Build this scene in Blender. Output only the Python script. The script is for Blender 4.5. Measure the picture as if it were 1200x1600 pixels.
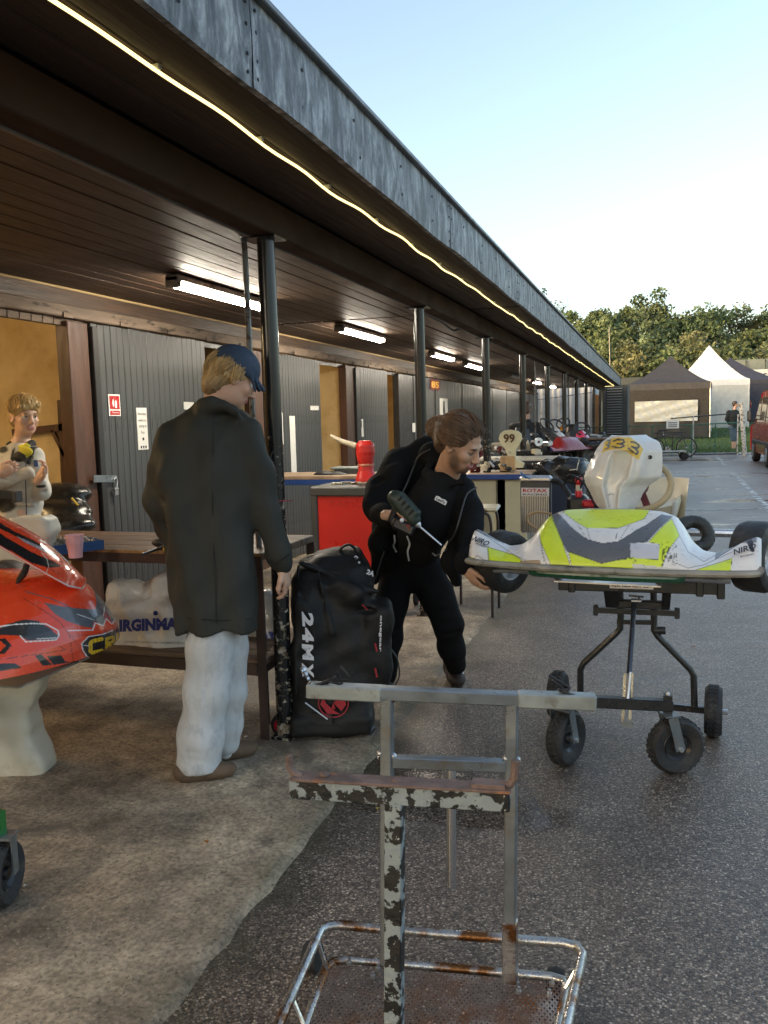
import bpy, math, random
import numpy as np
from mathutils import Matrix, Vector

for _o in list(bpy.data.objects):
    bpy.data.objects.remove(_o)
SC = bpy.context.scene
COL = SC.collection
rnd = random.Random(7)
NPR = np.random.RandomState(11)
R_ = math.radians

# ---------------------------------------------------------------- camera
F_PX, IW, IH, EYE = 1300.0, 1200.0, 1600.0, 1.47
PITCH, YAW, ROLL = R_(6.1858), R_(18.156), 0.026
_fh = np.array([-math.sin(YAW), math.cos(YAW), 0.0]); _r = np.array([math.cos(YAW), math.sin(YAW), 0.0]); _u = np.array([0, 0, 1.0])
C_F = _fh * math.cos(PITCH) - _u * math.sin(PITCH)
_d = -_u * math.cos(PITCH) - _fh * math.sin(PITCH)
C_R = math.cos(ROLL) * _r + math.sin(ROLL) * _d
C_D = -math.sin(ROLL) * _r + math.cos(ROLL) * _d
C_O = np.array([0, 0, EYE])
cam_d = bpy.data.cameras.new('camera'); cam = bpy.data.objects.new('camera', cam_d); COL.objects.link(cam)
cam_d.sensor_fit = 'VERTICAL'; cam_d.sensor_height = 36.0; cam_d.lens = F_PX / IH * 36.0
cam_d.clip_start = 0.05; cam_d.clip_end = 2000
_m = Matrix.Identity(4)
for i in range(3):
    _m[i][0] = C_R[i]; _m[i][1] = -C_D[i]; _m[i][2] = -C_F[i]; _m[i][3] = C_O[i]
cam.matrix_world = _m
SC.camera = cam

# ---------------------------------------------------------------- sky, sun, exposure
SUN_EL, SUN_AZ = R_(7.0), R_(-130)          # azimuth measured clockwise from +Y
world = bpy.data.worlds.new('World'); SC.world = world; world.use_nodes = True
_nt = world.node_tree; _nt.nodes.clear()
_out = _nt.nodes.new('ShaderNodeOutputWorld'); _bg = _nt.nodes.new('ShaderNodeBackground')
_sky = _nt.nodes.new('ShaderNodeTexSky'); _sky.sky_type = 'NISHITA'; _sky.sun_disc = False
_sky.sun_elevation = SUN_EL; _sky.sun_rotation = SUN_AZ
_sky.air_density = 0.75; _sky.dust_density = 3.4; _sky.ozone_density = 0.3; _sky.altitude = 60
_nt.links.new(_sky.outputs[0], _bg.inputs[0]); _bg.inputs[1].default_value = 0.15
_nt.links.new(_bg.outputs[0], _out.inputs[0])
sun_d = bpy.data.lights.new('sun', 'SUN'); sun_d.energy = 0.06; sun_d.angle = R_(40); sun_d.color = (1.0, 0.82, 0.62)
sun = bpy.data.objects.new('sun', sun_d); COL.objects.link(sun)
sun.rotation_euler = (math.pi / 2 - SUN_EL, 0, math.pi - SUN_AZ)
SC.view_settings.view_transform = 'Standard'; SC.view_settings.look = 'None'
SC.view_settings.gamma = 1.0; SC.view_settings.use_curve_mapping = False
SC.view_settings.exposure = 2.15
SC.cycles.max_bounces = 8; SC.cycles.diffuse_bounces = 4; SC.cycles.glossy_bounces = 4
SC.cycles.sample_clamp_indirect = 6.0

# ---------------------------------------------------------------- pixel helpers (real depth always given)
def at(x, y, X=None, Y=None, z=None, w=None):
    v = C_R * (x - IW / 2) + C_D * (y - IH / 2) + C_F * F_PX
    if w is not None: t = w / F_PX
    elif z is not None: t = (z - EYE) / v[2]
    elif X is not None: t = X / v[0]
    else: t = Y / v[1]
    return C_O + v * t
def pj(P):
    P = np.asarray(P, float) - C_O
    w = P @ C_F
    return IW / 2 + F_PX * (P @ C_R) / w, IH / 2 + F_PX * (P @ C_D) / w
def depth(P): return float((np.asarray(P, float) - C_O) @ C_F)
HR = _r.copy(); HF = _fh.copy(); UP = _u.copy()      # horizontal image-right, away, up

# ---------------------------------------------------------------- materials
MATS = {}
def lin(c):
    return tuple(((v / 255.0) / 12.92 if v / 255.0 <= 0.04045 else ((v / 255.0 + 0.055) / 1.055) ** 2.4) for v in c)
def mat(name, col, rough=0.55, metal=0.0, var=0.12, vs=5.0, bump=0.1, bs=70.0, spots=None, coat=0.0, stretch=(1, 1, 1),
        emis=None, es=0.0, spec=0.5, rvar=0.1, attr=None, trans=0.0, sheen=0.0, spots2=None, sss=0.0):
    """procedural Principled: base colour with noise variation, optional spots (colour, scale, threshold, softness), noise bump"""
    if name in MATS: return MATS[name]
    m = bpy.data.materials.new(name); m.use_nodes = True; MATS[name] = m
    nt = m.node_tree; N = nt.nodes; L = nt.links
    b = N['Principled BSDF']
    tc = N.new('ShaderNodeTexCoord'); mp = N.new('ShaderNodeMapping'); mp.inputs['Scale'].default_value = stretch
    L.new(tc.outputs['Object'], mp.inputs[0])
    n1 = N.new('ShaderNodeTexNoise'); n1.inputs['Scale'].default_value = vs; n1.inputs['Detail'].default_value = 6
    L.new(mp.outputs[0], n1.inputs['Vector'])
    mx = N.new('ShaderNodeMix'); mx.data_type = 'RGBA'; mx.blend_type = 'MULTIPLY'; mx.inputs[0].default_value = 1.0
    if attr:
        a = N.new('ShaderNodeAttribute'); a.attribute_name = attr; L.new(a.outputs['Color'], mx.inputs[6])
    else:
        mx.inputs[6].default_value = (*col, 1)
    mr = N.new('ShaderNodeMapRange'); mr.inputs[1].default_value = 0.3; mr.inputs[2].default_value = 0.7
    mr.inputs[3].default_value = 1 - var; mr.inputs[4].default_value = 1 + var
    L.new(n1.outputs['Fac'], mr.inputs[0]); L.new(mr.outputs[0], mx.inputs[7])
    cur = mx.outputs[2]
    for sp in (spots, spots2):
        if sp:
            sc_, ss, th, so = sp[:4]
            n2 = N.new('ShaderNodeTexNoise'); n2.inputs['Scale'].default_value = ss; n2.inputs['Detail'].default_value = 5
            n2.inputs['Roughness'].default_value = 0.6
            L.new(mp.outputs[0], n2.inputs['Vector'])
            r2 = N.new('ShaderNodeMapRange'); r2.inputs[1].default_value = th - so; r2.inputs[2].default_value = th + so
            L.new(n2.outputs['Fac'], r2.inputs[0])
            m2 = N.new('ShaderNodeMix'); m2.data_type = 'RGBA'; m2.inputs[7].default_value = (*sc_, 1)
            L.new(r2.outputs[0], m2.inputs[0]); L.new(cur, m2.inputs[6]); cur = m2.outputs[2]
    L.new(cur, b.inputs['Base Color'])
    b.inputs['Roughness'].default_value = rough; b.inputs['Metallic'].default_value = metal
    if rvar:
        rr = N.new('ShaderNodeMapRange'); rr.inputs[1].default_value = 0.3; rr.inputs[2].default_value = 0.7
        rr.inputs[3].default_value = max(0.02, rough - rvar); rr.inputs[4].default_value = min(1, rough + rvar)
        n4 = N.new('ShaderNodeTexNoise'); n4.inputs['Scale'].default_value = vs * 2.3; n4.inputs['Detail'].default_value = 4
        L.new(mp.outputs[0], n4.inputs['Vector']); L.new(n4.outputs['Fac'], rr.inputs[0]); L.new(rr.outputs[0], b.inputs['Roughness'])
    b.inputs['Coat Weight'].default_value = coat; b.inputs['Specular IOR Level'].default_value = spec
    if sheen: b.inputs['Sheen Weight'].default_value = sheen
    if trans: b.inputs['Transmission Weight'].default_value = trans
    if sss:
        b.inputs['Subsurface Weight'].default_value = sss; b.inputs['Subsurface Radius'].default_value = (0.012, 0.005, 0.003)
        b.inputs['Subsurface Scale'].default_value = 0.6
    if emis: b.inputs['Emission Color'].default_value = (*emis, 1); b.inputs['Emission Strength'].default_value = es
    if bump:
        n3 = N.new('ShaderNodeTexNoise'); n3.inputs['Scale'].default_value = bs; n3.inputs['Detail'].default_value = 4
        L.new(mp.outputs[0], n3.inputs['Vector'])
        bp = N.new('ShaderNodeBump'); bp.inputs['Strength'].default_value = bump; bp.inputs['Distance'].default_value = 0.01
        L.new(n3.outputs['Fac'], bp.inputs['Height']); L.new(bp.outputs[0], b.inputs['Normal'])
    return m

# ---------------------------------------------------------------- objects
def tag(o, label=None, cat=None, group=None, kind=None):
    if label: o['label'] = label
    if cat: o['category'] = cat
    if group: o['group'] = group
    if kind: o['kind'] = kind
    return o
def thing(name, label, cat, loc=(0, 0, 0), rz=0.0, group=None):
    o = bpy.data.objects.new(name, None); COL.objects.link(o); o.empty_display_size = 0.1
    o.location = [float(v) for v in loc]; o.rotation_euler = (0, 0, rz)
    return tag(o, label, cat, group)
def basis_chain(o):
    m = Matrix.Identity(4)
    while o is not None:
        lm = Matrix.LocRotScale(o.location, o.rotation_euler, o.scale)
        m = lm @ m; o = o.parent
    return m
def add_mesh(name, V, Fc, mats, parent=None, mi=None, smooth=35, world=True, cols=None, loc=None, kind=None):
    """one mesh object; world coords are moved into the parent's frame (or to an origin at the base when top-level)"""
    V = np.asarray(V, float).reshape(-1, 3)
    if parent is not None and world:
        im = np.array(basis_chain(parent).inverted())
        V = V @ im[:3, :3].T + im[:3, 3]
    org = None
    if parent is None and world:
        org = np.array([(V[:, 0].min() + V[:, 0].max()) / 2, (V[:, 1].min() + V[:, 1].max()) / 2, V[:, 2].min()])
        V = V - org
    me = bpy.data.meshes.new(name)
    if isinstance(Fc, np.ndarray):
        n, k = Fc.shape
        me.vertices.add(len(V)); me.vertices.foreach_set('co', V.astype(np.float32).ravel())
        me.loops.add(n * k); me.loops.foreach_set('vertex_index', Fc.astype(np.int32).ravel())
        me.polygons.add(n); me.polygons.foreach_set('loop_start', np.arange(0, n * k, k, dtype=np.int32))
        me.polygons.foreach_set('loop_total', np.full(n, k, dtype=np.int32))
        me.update(calc_edges=True)
    else:
        me.from_pydata([tuple(v) for v in V], [], Fc)
    if not isinstance(mats, (list, tuple)): mats = [mats]
    for m in mats: me.materials.append(m)
    if mi is not None: me.polygons.foreach_set('material_index', np.asarray(mi, np.int32))
    if cols is not None:
        a = me.color_attributes.new('Col', 'FLOAT_COLOR', 'POINT')
        c4 = np.ones((len(V), 4), np.float32); c4[:, :3] = cols
        a.data.foreach_set('color', c4.ravel())
    if smooth:
        me.polygons.foreach_set('use_smooth', np.ones(len(me.polygons), bool))
        if smooth < 179: me.set_sharp_from_angle(angle=R_(smooth))
    me.validate(); me.update()
    o = bpy.data.objects.new(name, me); COL.objects.link(o)
    if parent is not None: o.parent = parent
    if org is not None: o.location = org
    if loc is not None: o.location = loc
    if kind: o['kind'] = kind
    return o
def dup(o, parent=None, loc=None, rz=None, label=None):
    c = o.copy(); COL.objects.link(c)
    if parent is not None: c.parent = parent
    if loc is not None: c.location = loc
    if rz is not None: c.rotation_euler[2] = rz
    if label: c['label'] = label
    for ch in [q for q in list(bpy.data.objects) if q.parent == o]:
        dup(ch, c)
    return c

def nrm(v):
    v = np.asarray(v, float); l = np.linalg.norm(v); return v / l if l > 1e-12 else v
def frame(d, up=(0, 0, 1)):
    d = nrm(d); s = np.cross(d, up)
    if np.linalg.norm(s) < 1e-5: s = np.cross(d, (1, 0, 0))
    s = nrm(s); return d, s, np.cross(s, d)
def rz_(a): c, s = math.cos(a), math.sin(a); return np.array([[c, -s, 0], [s, c, 0], [0, 0, 1.0]])
def rx_(a): c, s = math.cos(a), math.sin(a); return np.array([[1, 0, 0], [0, c, -s], [0, s, c]])
def ry_(a): c, s = math.cos(a), math.sin(a); return np.array([[c, 0, s], [0, 1, 0], [-s, 0, c]])

class MB:
    def __init__(s): s.v = []; s.f = []; s.m = []; s.cm = 0
    def _add(s, V, Fc):
        b = len(s.v); s.v.extend([tuple(map(float, p)) for p in V])
        s.f.extend([tuple(b + i for i in q) for q in Fc]); s.m.extend([s.cm] * len(Fc)); return s
    def box(s, c, size, R=None, b=0.0):
        c = np.asarray(c, float); hx, hy, hz = [v / 2 for v in size]
        R = np.eye(3) if R is None else np.asarray(R)
        if b <= 0:
            V = [(x, y, z) for x in (-hx, hx) for y in (-hy, hy) for z in (-hz, hz)]
            Fc = [(0, 1, 3, 2), (4, 6, 7, 5), (0, 4, 5, 1), (2, 3, 7, 6), (0, 2, 6, 4), (1, 5, 7, 3)]
            return s._add([c + R @ np.array(v) for v in V], Fc)
        b = min(b, hx * .9, hy * .9, hz * .9)
        V = []; idx = {}
        for sx in (-1, 1):
            for sy in (-1, 1):
                for sz in (-1, 1):
                    for a in range(3):
                        p = [sx * hx, sy * hy, sz * hz]
                        for q in range(3):
                            if q != a: p[q] -= (sx, sy, sz)[q] * b
                        idx[(sx, sy, sz, a)] = len(V); V.append(p)
        Fc = []
        for a in range(3):
            o1, o2 = [(1, 2), (2, 0), (0, 1)][a]
            for sg in (-1, 1):
                q = []
                for (p1, p2) in ((-1, -1), (1, -1), (1, 1), (-1, 1)):
                    k = [0, 0, 0]; k[a] = sg; k[o1] = p1; k[o2] = p2; q.append(idx[(*k, a)])
                Fc.append(tuple(q if sg > 0 else q[::-1]))
            for p1 in (-1, 1):
                for p2 in (-1, 1):
                    k0 = [0, 0, 0]; k0[o1] = p1; k0[o2] = p2; k1 = list(k0); k0[a] = -1; k1[a] = 1
                    q = [idx[(*k0, o1)], idx[(*k1, o1)], idx[(*k1, o2)], idx[(*k0, o2)]]
                    Fc.append(tuple(q if p1 * p2 < 0 else q[::-1]))
        for sx in (-1, 1):
            for sy in (-1, 1):
                for sz in (-1, 1):
                    q = [idx[(sx, sy, sz, a)] for a in range(3)]
                    Fc.append(tuple(q if sx * sy * sz > 0 else q[::-1]))
        return s._add([c + R @ np.array(v) for v in V], Fc)
    def bar(s, a, b, w, h=None, up=(0, 0, 1), bev=0.0):
        a = np.asarray(a, float); b = np.asarray(b, float); h = h or w
        d, sd, u = frame(b - a, up)
        return s.box((a + b) / 2, (np.linalg.norm(b - a), w, h), np.stack([d, sd, u], 1), bev)
    def tube(s, path, r, n=8, closed=False, caps=True, flat=1.0):
        P = [np.asarray(p, float) for p in path]; k = len(P)
        rs = r if isinstance(r, (list, tuple, np.ndarray)) else [r] * k
        V = []; Fc = []; side = None
        for i in range(k):
            if closed: t = P[(i + 1) % k] - P[i - 1]
            else: t = P[min(i + 1, k - 1)] - P[max(i - 1, 0)]
            t = nrm(t)
            if side is None: _, side, up = frame(t)
            else:
                side = side - t * (side @ t)
                side = nrm(side) if np.linalg.norm(side) > 1e-6 else frame(t)[1]
            up = np.cross(side, t)
            sc = 1.0
            if 0 < i < k - 1 or closed:
                a1 = nrm(P[i] - P[i - 1]); a2 = nrm(P[(i + 1) % k] - P[i]); cs = max(-1, min(1, a1 @ a2))
                sc = min(1.6, 1 / max(.3, math.cos(math.acos(cs) / 2)))
            for j in range(n):
                an = 2 * math.pi * j / n
                V.append(P[i] + rs[i] * (math.cos(an) * side + flat * math.sin(an) * up))
        m = k if closed else k - 1
        for i in range(m):
            for j in range(n):
                i2 = (i + 1) % k
                Fc.append((i * n + j, i * n + (j + 1) % n, i2 * n + (j + 1) % n, i2 * n + j))
        if caps and not closed:
            Fc.append(tuple(range(n - 1, -1, -1))); Fc.append(tuple((k - 1) * n + j for j in range(n)))
        return s._add(V, Fc)
    def lathe(s, prof, c=(0, 0, 0), axis=(0, 0, 1), n=24, a0=0.0, a1=2 * math.pi):
        c = np.asarray(c, float); d, e1, e2 = frame(axis, (0.1, 0.3, 1) if abs(nrm(axis)[2]) < .9 else (1, 0, 0))
        V = []; Fc = []; full = abs(a1 - a0 - 2 * math.pi) < 1e-6; nn = n if full else n + 1
        for r, z in prof:
            for j in range(nn):
                an = a0 + (a1 - a0) * j / n
                V.append(c + d * z + r * (math.cos(an) * e1 + math.sin(an) * e2))
        for i in range(len(prof) - 1):
            for j in range(n):
                j2 = (j + 1) % nn
                Fc.append((i * nn + j, i * nn + j2, (i + 1) * nn + j2, (i + 1) * nn + j))
        return s._add(V, Fc)
    def prism(s, poly, o, ex, ey, h, n=None):
        """polygon (2-D list) in the plane o+ex*x+ey*y, extruded by +h along the normal"""
        o = np.asarray(o, float); ex = np.asarray(ex, float); ey = np.asarray(ey, float)
        nv = nrm(np.cross(ex, ey)) if n is None else np.asarray(n, float); k = len(poly)
        A = [o + ex * x + ey * y for x, y in poly]; B = [p + nv * h for p in A]
        Fc = [tuple(range(k - 1, -1, -1)), tuple(range(k, 2 * k))] + [(i, (i + 1) % k, k + (i + 1) % k, k + i) for i in range(k)]
        return s._add(A + B, Fc)
    def grid(s, G, closed_u=False, closed_v=False):
        nu = len(G); nv = len(G[0]); V = [p for row in G for p in row]; Fc = []
        for i in range(nu if closed_u else nu - 1):
            for j in range(nv if closed_v else nv - 1):
                i2 = (i + 1) % nu; j2 = (j + 1) % nv
                Fc.append((i * nv + j, i2 * nv + j, i2 * nv + j2, i * nv + j2))
        return s._add(V, Fc)
    def ball(s, c, r, n=12, R=None):
        r = [r] * 3 if np.isscalar(r) else r
        R = np.eye(3) if R is None else R; c = np.asarray(c, float)
        G = [[c + R @ np.array([r[0] * math.sin(a) * math.cos(b), r[1] * math.sin(a) * math.sin(b), r[2] * math.cos(a)])
              for b in [2 * math.pi * j / (2 * n) for j in range(2 * n)]] for a in [math.pi * i / n for i in range(n + 1)]]
        return s.grid(G, closed_v=True)
    def build(s, name, mats, parent=None, world=True, smooth=35, kind=None, loc=None):
        return add_mesh(name, s.v, s.f, mats, parent, s.m if isinstance(mats, (list, tuple)) and len(mats) > 1 else None, smooth, world, loc=loc, kind=kind)

def bez(P, n=8):
    """Catmull-Rom through points"""
    P = [np.asarray(p, float) for p in P]; Q = [2 * P[0] - P[1]] + P + [2 * P[-1] - P[-2]]; out = []
    for i in range(1, len(Q) - 2):
        for k in range(n):
            t = k / n
            out.append(0.5 * ((2 * Q[i]) + (-Q[i - 1] + Q[i + 1]) * t + (2 * Q[i - 1] - 5 * Q[i] + 4 * Q[i + 1] - Q[i + 2]) * t * t + (-Q[i - 1] + 3 * Q[i] - 3 * Q[i + 1] + Q[i + 2]) * t ** 3))
    out.append(P[-1]); return out

def text(s, size, m, o, ex, ey, parent=None, name='lettering', shear=0.0, bold=0.0, ext=0.0008, width=None, align='CENTER', world=True, label=None):
    cu = bpy.data.curves.new('t', 'FONT'); cu.body = s; cu.size = 1.0; cu.shear = shear; cu.offset = bold; cu.align_x = align; cu.align_y = 'CENTER'; cu.resolution_u = 2
    ob = bpy.data.objects.new('t', cu); COL.objects.link(ob)
    me = bpy.data.meshes.new_from_object(ob)
    V = np.array([v.co[:] for v in me.vertices]); Fc = [tuple(p.vertices) for p in me.polygons]
    bpy.data.objects.remove(ob); bpy.data.curves.remove(cu); bpy.data.meshes.remove(me)
    ex = nrm(ex); ey = nrm(ey); nv = np.cross(ex, ey); o = np.asarray(o, float)
    w = V[:, 0].max() - V[:, 0].min(); hh = V[:, 1].max() - V[:, 1].min()
    if align == 'CENTER':
        V[:, 0] -= (V[:, 0].max() + V[:, 0].min()) / 2; V[:, 1] -= (V[:, 1].max() + V[:, 1].min()) / 2
    sy = size / 0.72; sx = sy if width is None else width / w
    P = o + np.outer(V[:, 0] * sx, ex) + np.outer(V[:, 1] * sy, ey) + nv * ext
    return add_mesh(name, P, Fc, m, parent, smooth=0, world=world)

# ---------------------------------------------------------------- implicit surfaces (bodies, cloth, bags)
def smin(a, b, k):
    if k <= 0: return np.minimum(a, b)
    h = np.clip(0.5 + 0.5 * (b - a) / k, 0, 1)
    return b * (1 - h) + a * h - k * h * (1 - h)
class Sdf:
    def __init__(s, h=0.01): s.h = h; s.ops = []; s.disp = None; s.paint = []; s.cutlo = None
    def cap(s, a, b, ra, rb=None, k=0.02, col=0, sub=False):
        rb = ra if rb is None else rb
        a = np.asarray(a, float); b = np.asarray(b, float); r = max(ra, rb)
        s.ops.append(dict(t='c', a=a, b=b, ra=ra, rb=rb, k=k, col=col, sub=sub, lo=np.minimum(a, b) - r, hi=np.maximum(a, b) + r)); return s
    def chain(s, pts, rs, k=0.02, col=0):
        for i in range(len(pts) - 1): s.cap(pts[i], pts[i + 1], rs[i], rs[i + 1], k, col)
        return s
    def ell(s, c, r, R=None, k=0.02, col=0, sub=False):
        c = np.asarray(c, float); r = np.asarray(r if not np.isscalar(r) else [r] * 3, float); R = np.eye(3) if R is None else np.asarray(R, float)
        e = np.sqrt(((R * r) ** 2).sum(1))
        s.ops.append(dict(t='e', c=c, r=r, R=R, k=k, col=col, sub=sub, lo=c - e, hi=c + e)); return s
    def box(s, c, hs, rad, R=None, k=0.02, col=0, sub=False):
        c = np.asarray(c, float); hs = np.asarray(hs, float); R = np.eye(3) if R is None else np.asarray(R, float)
        e = np.abs(R) @ hs
        s.ops.append(dict(t='b', c=c, r=hs, rad=rad, R=R, k=k, col=col, sub=sub, lo=c - e, hi=c + e)); return s
    def stack(s, C, A, B, ex, ey, k=0.02, col=0, p=2.0):
        """elliptic sections at centres C (sorted, mostly along z), half-axes A along ex and B along ey"""
        C = np.asarray(C, float); A = np.asarray(A, float); B = np.asarray(B, float); o = np.argsort(C[:, 2]); C = C[o]; A = A[o]; B = B[o]
        m = max(A.max(), B.max())
        lo = C.min(0) - m; hi = C.max(0) + m; lo[2] = C[0, 2] - 0.01; hi[2] = C[-1, 2] + 0.01
        s.ops.append(dict(t='s', C=C, A=A, B=B, ex=nrm(ex), ey=nrm(ey), p=p, k=k, col=col, sub=False, lo=lo, hi=hi)); return s
    def _d(s, o, P):
        t = o['t']
        if t == 'c':
            ab = o['b'] - o['a']; q = P - o['a']; tt = np.clip((q @ ab) / max(ab @ ab, 1e-12), 0, 1)
            return np.linalg.norm(q - tt[..., None] * ab, axis=-1) - (o['ra'] + (o['rb'] - o['ra']) * tt)
        if t == 'e':
            q = (P - o['c']) @ o['R']; k0 = np.linalg.norm(q / o['r'], axis=-1); k1 = np.linalg.norm(q / o['r'] ** 2, axis=-1)
            return k0 * (k0 - 1) / np.maximum(k1, 1e-9)
        if t == 'b':
            q = np.abs((P - o['c']) @ o['R']) - (o['r'] - o['rad'])
            return np.linalg.norm(np.maximum(q, 0), axis=-1) + np.minimum(q.max(-1), 0) - o['rad']
        z = P[..., 2]; C = o['C']
        f = lambda a: np.interp(z, C[:, 2], a)
        dx = P - np.stack([f(C[:, 0]), f(C[:, 1]), z], -1)
        a = f(o['A']); b = f(o['B']); p = o['p']
        rr = (np.abs(dx @ o['ex'] / a) ** p + np.abs(dx @ o['ey'] / b) ** p) ** (1 / p)
        d = (rr - 1) * np.minimum(a, b)
        return np.maximum(d, np.maximum(C[0, 2] - z, z - C[-1, 2]))
    def compute(s, pal=None, thin=0.0):
        h = s.h; mg = 0.03 + 2 * h
        lo = np.min([o['lo'] for o in s.ops if not o['sub']], 0) - mg; hi = np.max([o['hi'] for o in s.ops if not o['sub']], 0) + mg
        n = np.ceil((hi - lo) / h).astype(int) + 1
        ax = [lo[i] + h * np.arange(n[i]) for i in range(3)]
        D = np.full(n, 0.5)
        for o in s.ops:
            e = o['k'] + 3 * h
            i0 = np.maximum(np.floor((o['lo'] - e - lo) / h).astype(int), 0); i1 = np.minimum(np.ceil((o['hi'] + e - lo) / h).astype(int) + 1, n)
            if (i1 <= i0).any(): continue
            sl = tuple(slice(i0[i], i1[i]) for i in range(3))
            P = np.stack(np.meshgrid(*[ax[i][sl[i]] for i in range(3)], indexing='ij'), -1)
            d = s._d(o, P)
            if o['sub']: D[sl] = -smin(-D[sl], d, o['k'])
            else: D[sl] = smin(D[sl], d, o['k'])
        if s.disp is not None:
            I = np.argwhere(np.abs(D) < 0.05)
            P = lo + h * I
            D[I[:, 0], I[:, 1], I[:, 2]] += s.disp(P)
        if s.cutlo is not None: D = np.maximum(D, s.cutlo - ax[2][None, None, :])
        if thin: D = np.abs(D + thin / 2) - thin / 2
        V, Q = surface_nets(D, lo, h)
        return V, Q, s._cols(V, pal)
    def mesh(s, name, mats, parent=None, pal=None, smooth=180, world=True, thin=0.0):
        V, Q, cols = s.compute(pal, thin)
        return add_mesh(name, V, Q, mats, parent, smooth=smooth, world=world, cols=cols)
    def _cols(s, V, pal):
        cols = None
        if pal is not None:
            best = np.full(len(V), 9e9); ci = np.zeros(len(V), int)
            for o in s.ops:
                if o['sub']: continue
                d = s._d(o, V); b = d < best; best[b] = d[b]; ci[b] = o['col']
            cols = np.asarray(pal, float)[ci]
            for (c, r, cc, soft) in s.paint:
                q = np.linalg.norm((V - np.asarray(c)) / np.asarray(r), axis=1)
                f = np.clip((1 - q) / soft + 0.5, 0, 1)[:, None]
                cols = cols * (1 - f) + np.asarray(cc) * f
        return cols
def surface_nets(D, lo, h):
    ins = D < 0
    n = np.array(D.shape) - 1
    cs = np.zeros(n, np.int8)
    for dx in (0, 1):
        for dy in (0, 1):
            for dz in (0, 1):
                cs += ins[dx:n[0] + dx, dy:n[1] + dy, dz:n[2] + dz]
    act = (cs > 0) & (cs < 8)
    I = np.argwhere(act); idx = np.full(n, -1, np.int64); idx[act] = np.arange(len(I))
    acc = np.zeros((len(I), 3)); cnt = np.zeros(len(I))
    cor = [(a, b, c) for a in (0, 1) for b in (0, 1) for c in (0, 1)]
    for i, a in enumerate(cor):
        for b in cor[i + 1:]:
            if sum(abs(x - y) for x, y in zip(a, b)) != 1: continue
            da = D[I[:, 0] + a[0], I[:, 1] + a[1], I[:, 2] + a[2]]; db = D[I[:, 0] + b[0], I[:, 1] + b[1], I[:, 2] + b[2]]
            mk = (da < 0) != (db < 0)
            t = np.where(mk, da / np.where(mk, da - db, 1), 0)
            p = np.asarray(a, float) + t[:, None] * (np.asarray(b, float) - np.asarray(a, float))
            acc[mk] += p[mk]; cnt[mk] += 1
    V = lo + h * (I + acc / cnt[:, None])
    Q = []
    for ax in range(3):
        o1, o2 = (ax + 1) % 3, (ax + 2) % 3
        sl0 = [slice(None)] * 3; sl1 = [slice(None)] * 3; sl0[ax] = slice(0, -1); sl1[ax] = slice(1, None)
        A = ins[tuple(sl0)]; B = ins[tuple(sl1)]
        E = np.argwhere(A != B)
        E = E[(E[:, o1] > 0) & (E[:, o2] > 0) & (E[:, o1] < n[o1]) & (E[:, o2] < n[o2])]
        if not len(E): continue
        def g(d1, d2):
            J = E.copy(); J[:, o1] -= d1; J[:, o2] -= d2; return idx[J[:, 0], J[:, 1], J[:, 2]]
        q = np.stack([g(1, 1), g(0, 1), g(0, 0), g(1, 0)], 1)
        fl = ~A[E[:, 0], E[:, 1], E[:, 2]]
        q[fl] = q[fl][:, ::-1]
        Q.append(q)
    return V, np.concatenate(Q)
def join_arrays(parts):
    V, Q, C, n = [], [], [], 0
    for v, q, c in parts:
        V.append(v); Q.append(q + n); n += len(v); C.append(c)
    return np.concatenate(V), np.concatenate(Q), np.concatenate(C)
def wav(P, seeds):
    """cheap smooth pseudo-noise: sum of warped sines; seeds = [(dir, freq, amp, phase)]"""
    d = np.zeros(len(P))
    for (dr, fr, am, ph) in seeds:
        x = P @ np.asarray(dr, float)
        d += am * np.sin(fr * x + ph + 1.3 * np.sin(P @ np.array([7.1, -5.3, 3.7]) + ph))
    return d
def crumple_(P, s=1.0):
    r = np.zeros(len(P))
    for (d_, f_, a_, p_) in (((1, .4, .7), 17, .011, .2), ((-.7, .8, .9), 23, .009, 1.9), ((.5, -.9, .6), 34, .006, 3.1), ((.9, .3, -.8), 47, .0045, .7)):
        r += a_ * s * (np.abs(np.sin(.5 * (f_ * (P @ np.asarray(d_)) + p_ + 1.6 * np.sin(P @ np.array([9.1, -6.3, 11.7]) + p_)))) - .6)
    return r
def inpoly(X, Y, poly):
    r = np.zeros(X.shape, bool); k = len(poly)
    for i in range(k):
        x1, y1 = poly[i]; x2, y2 = poly[(i + 1) % k]
        if y1 == y2: continue
        c = ((y1 > Y) != (y2 > Y)) & (X < (x2 - x1) * (Y - y1) / (y2 - y1) + x1); r ^= c
    return r
def segdist(X, Y, pl):
    d = np.full(X.shape, 1e9)
    for (x1, y1), (x2, y2) in zip(pl[:-1], pl[1:]):
        vx, vy = x2 - x1, y2 - y1; t = np.clip(((X - x1) * vx + (Y - y1) * vy) / (vx * vx + vy * vy + 1e-9), 0, 1)
        d = np.minimum(d, np.hypot(X - x1 - t * vx, Y - y1 - t * vy))
    return d
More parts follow.
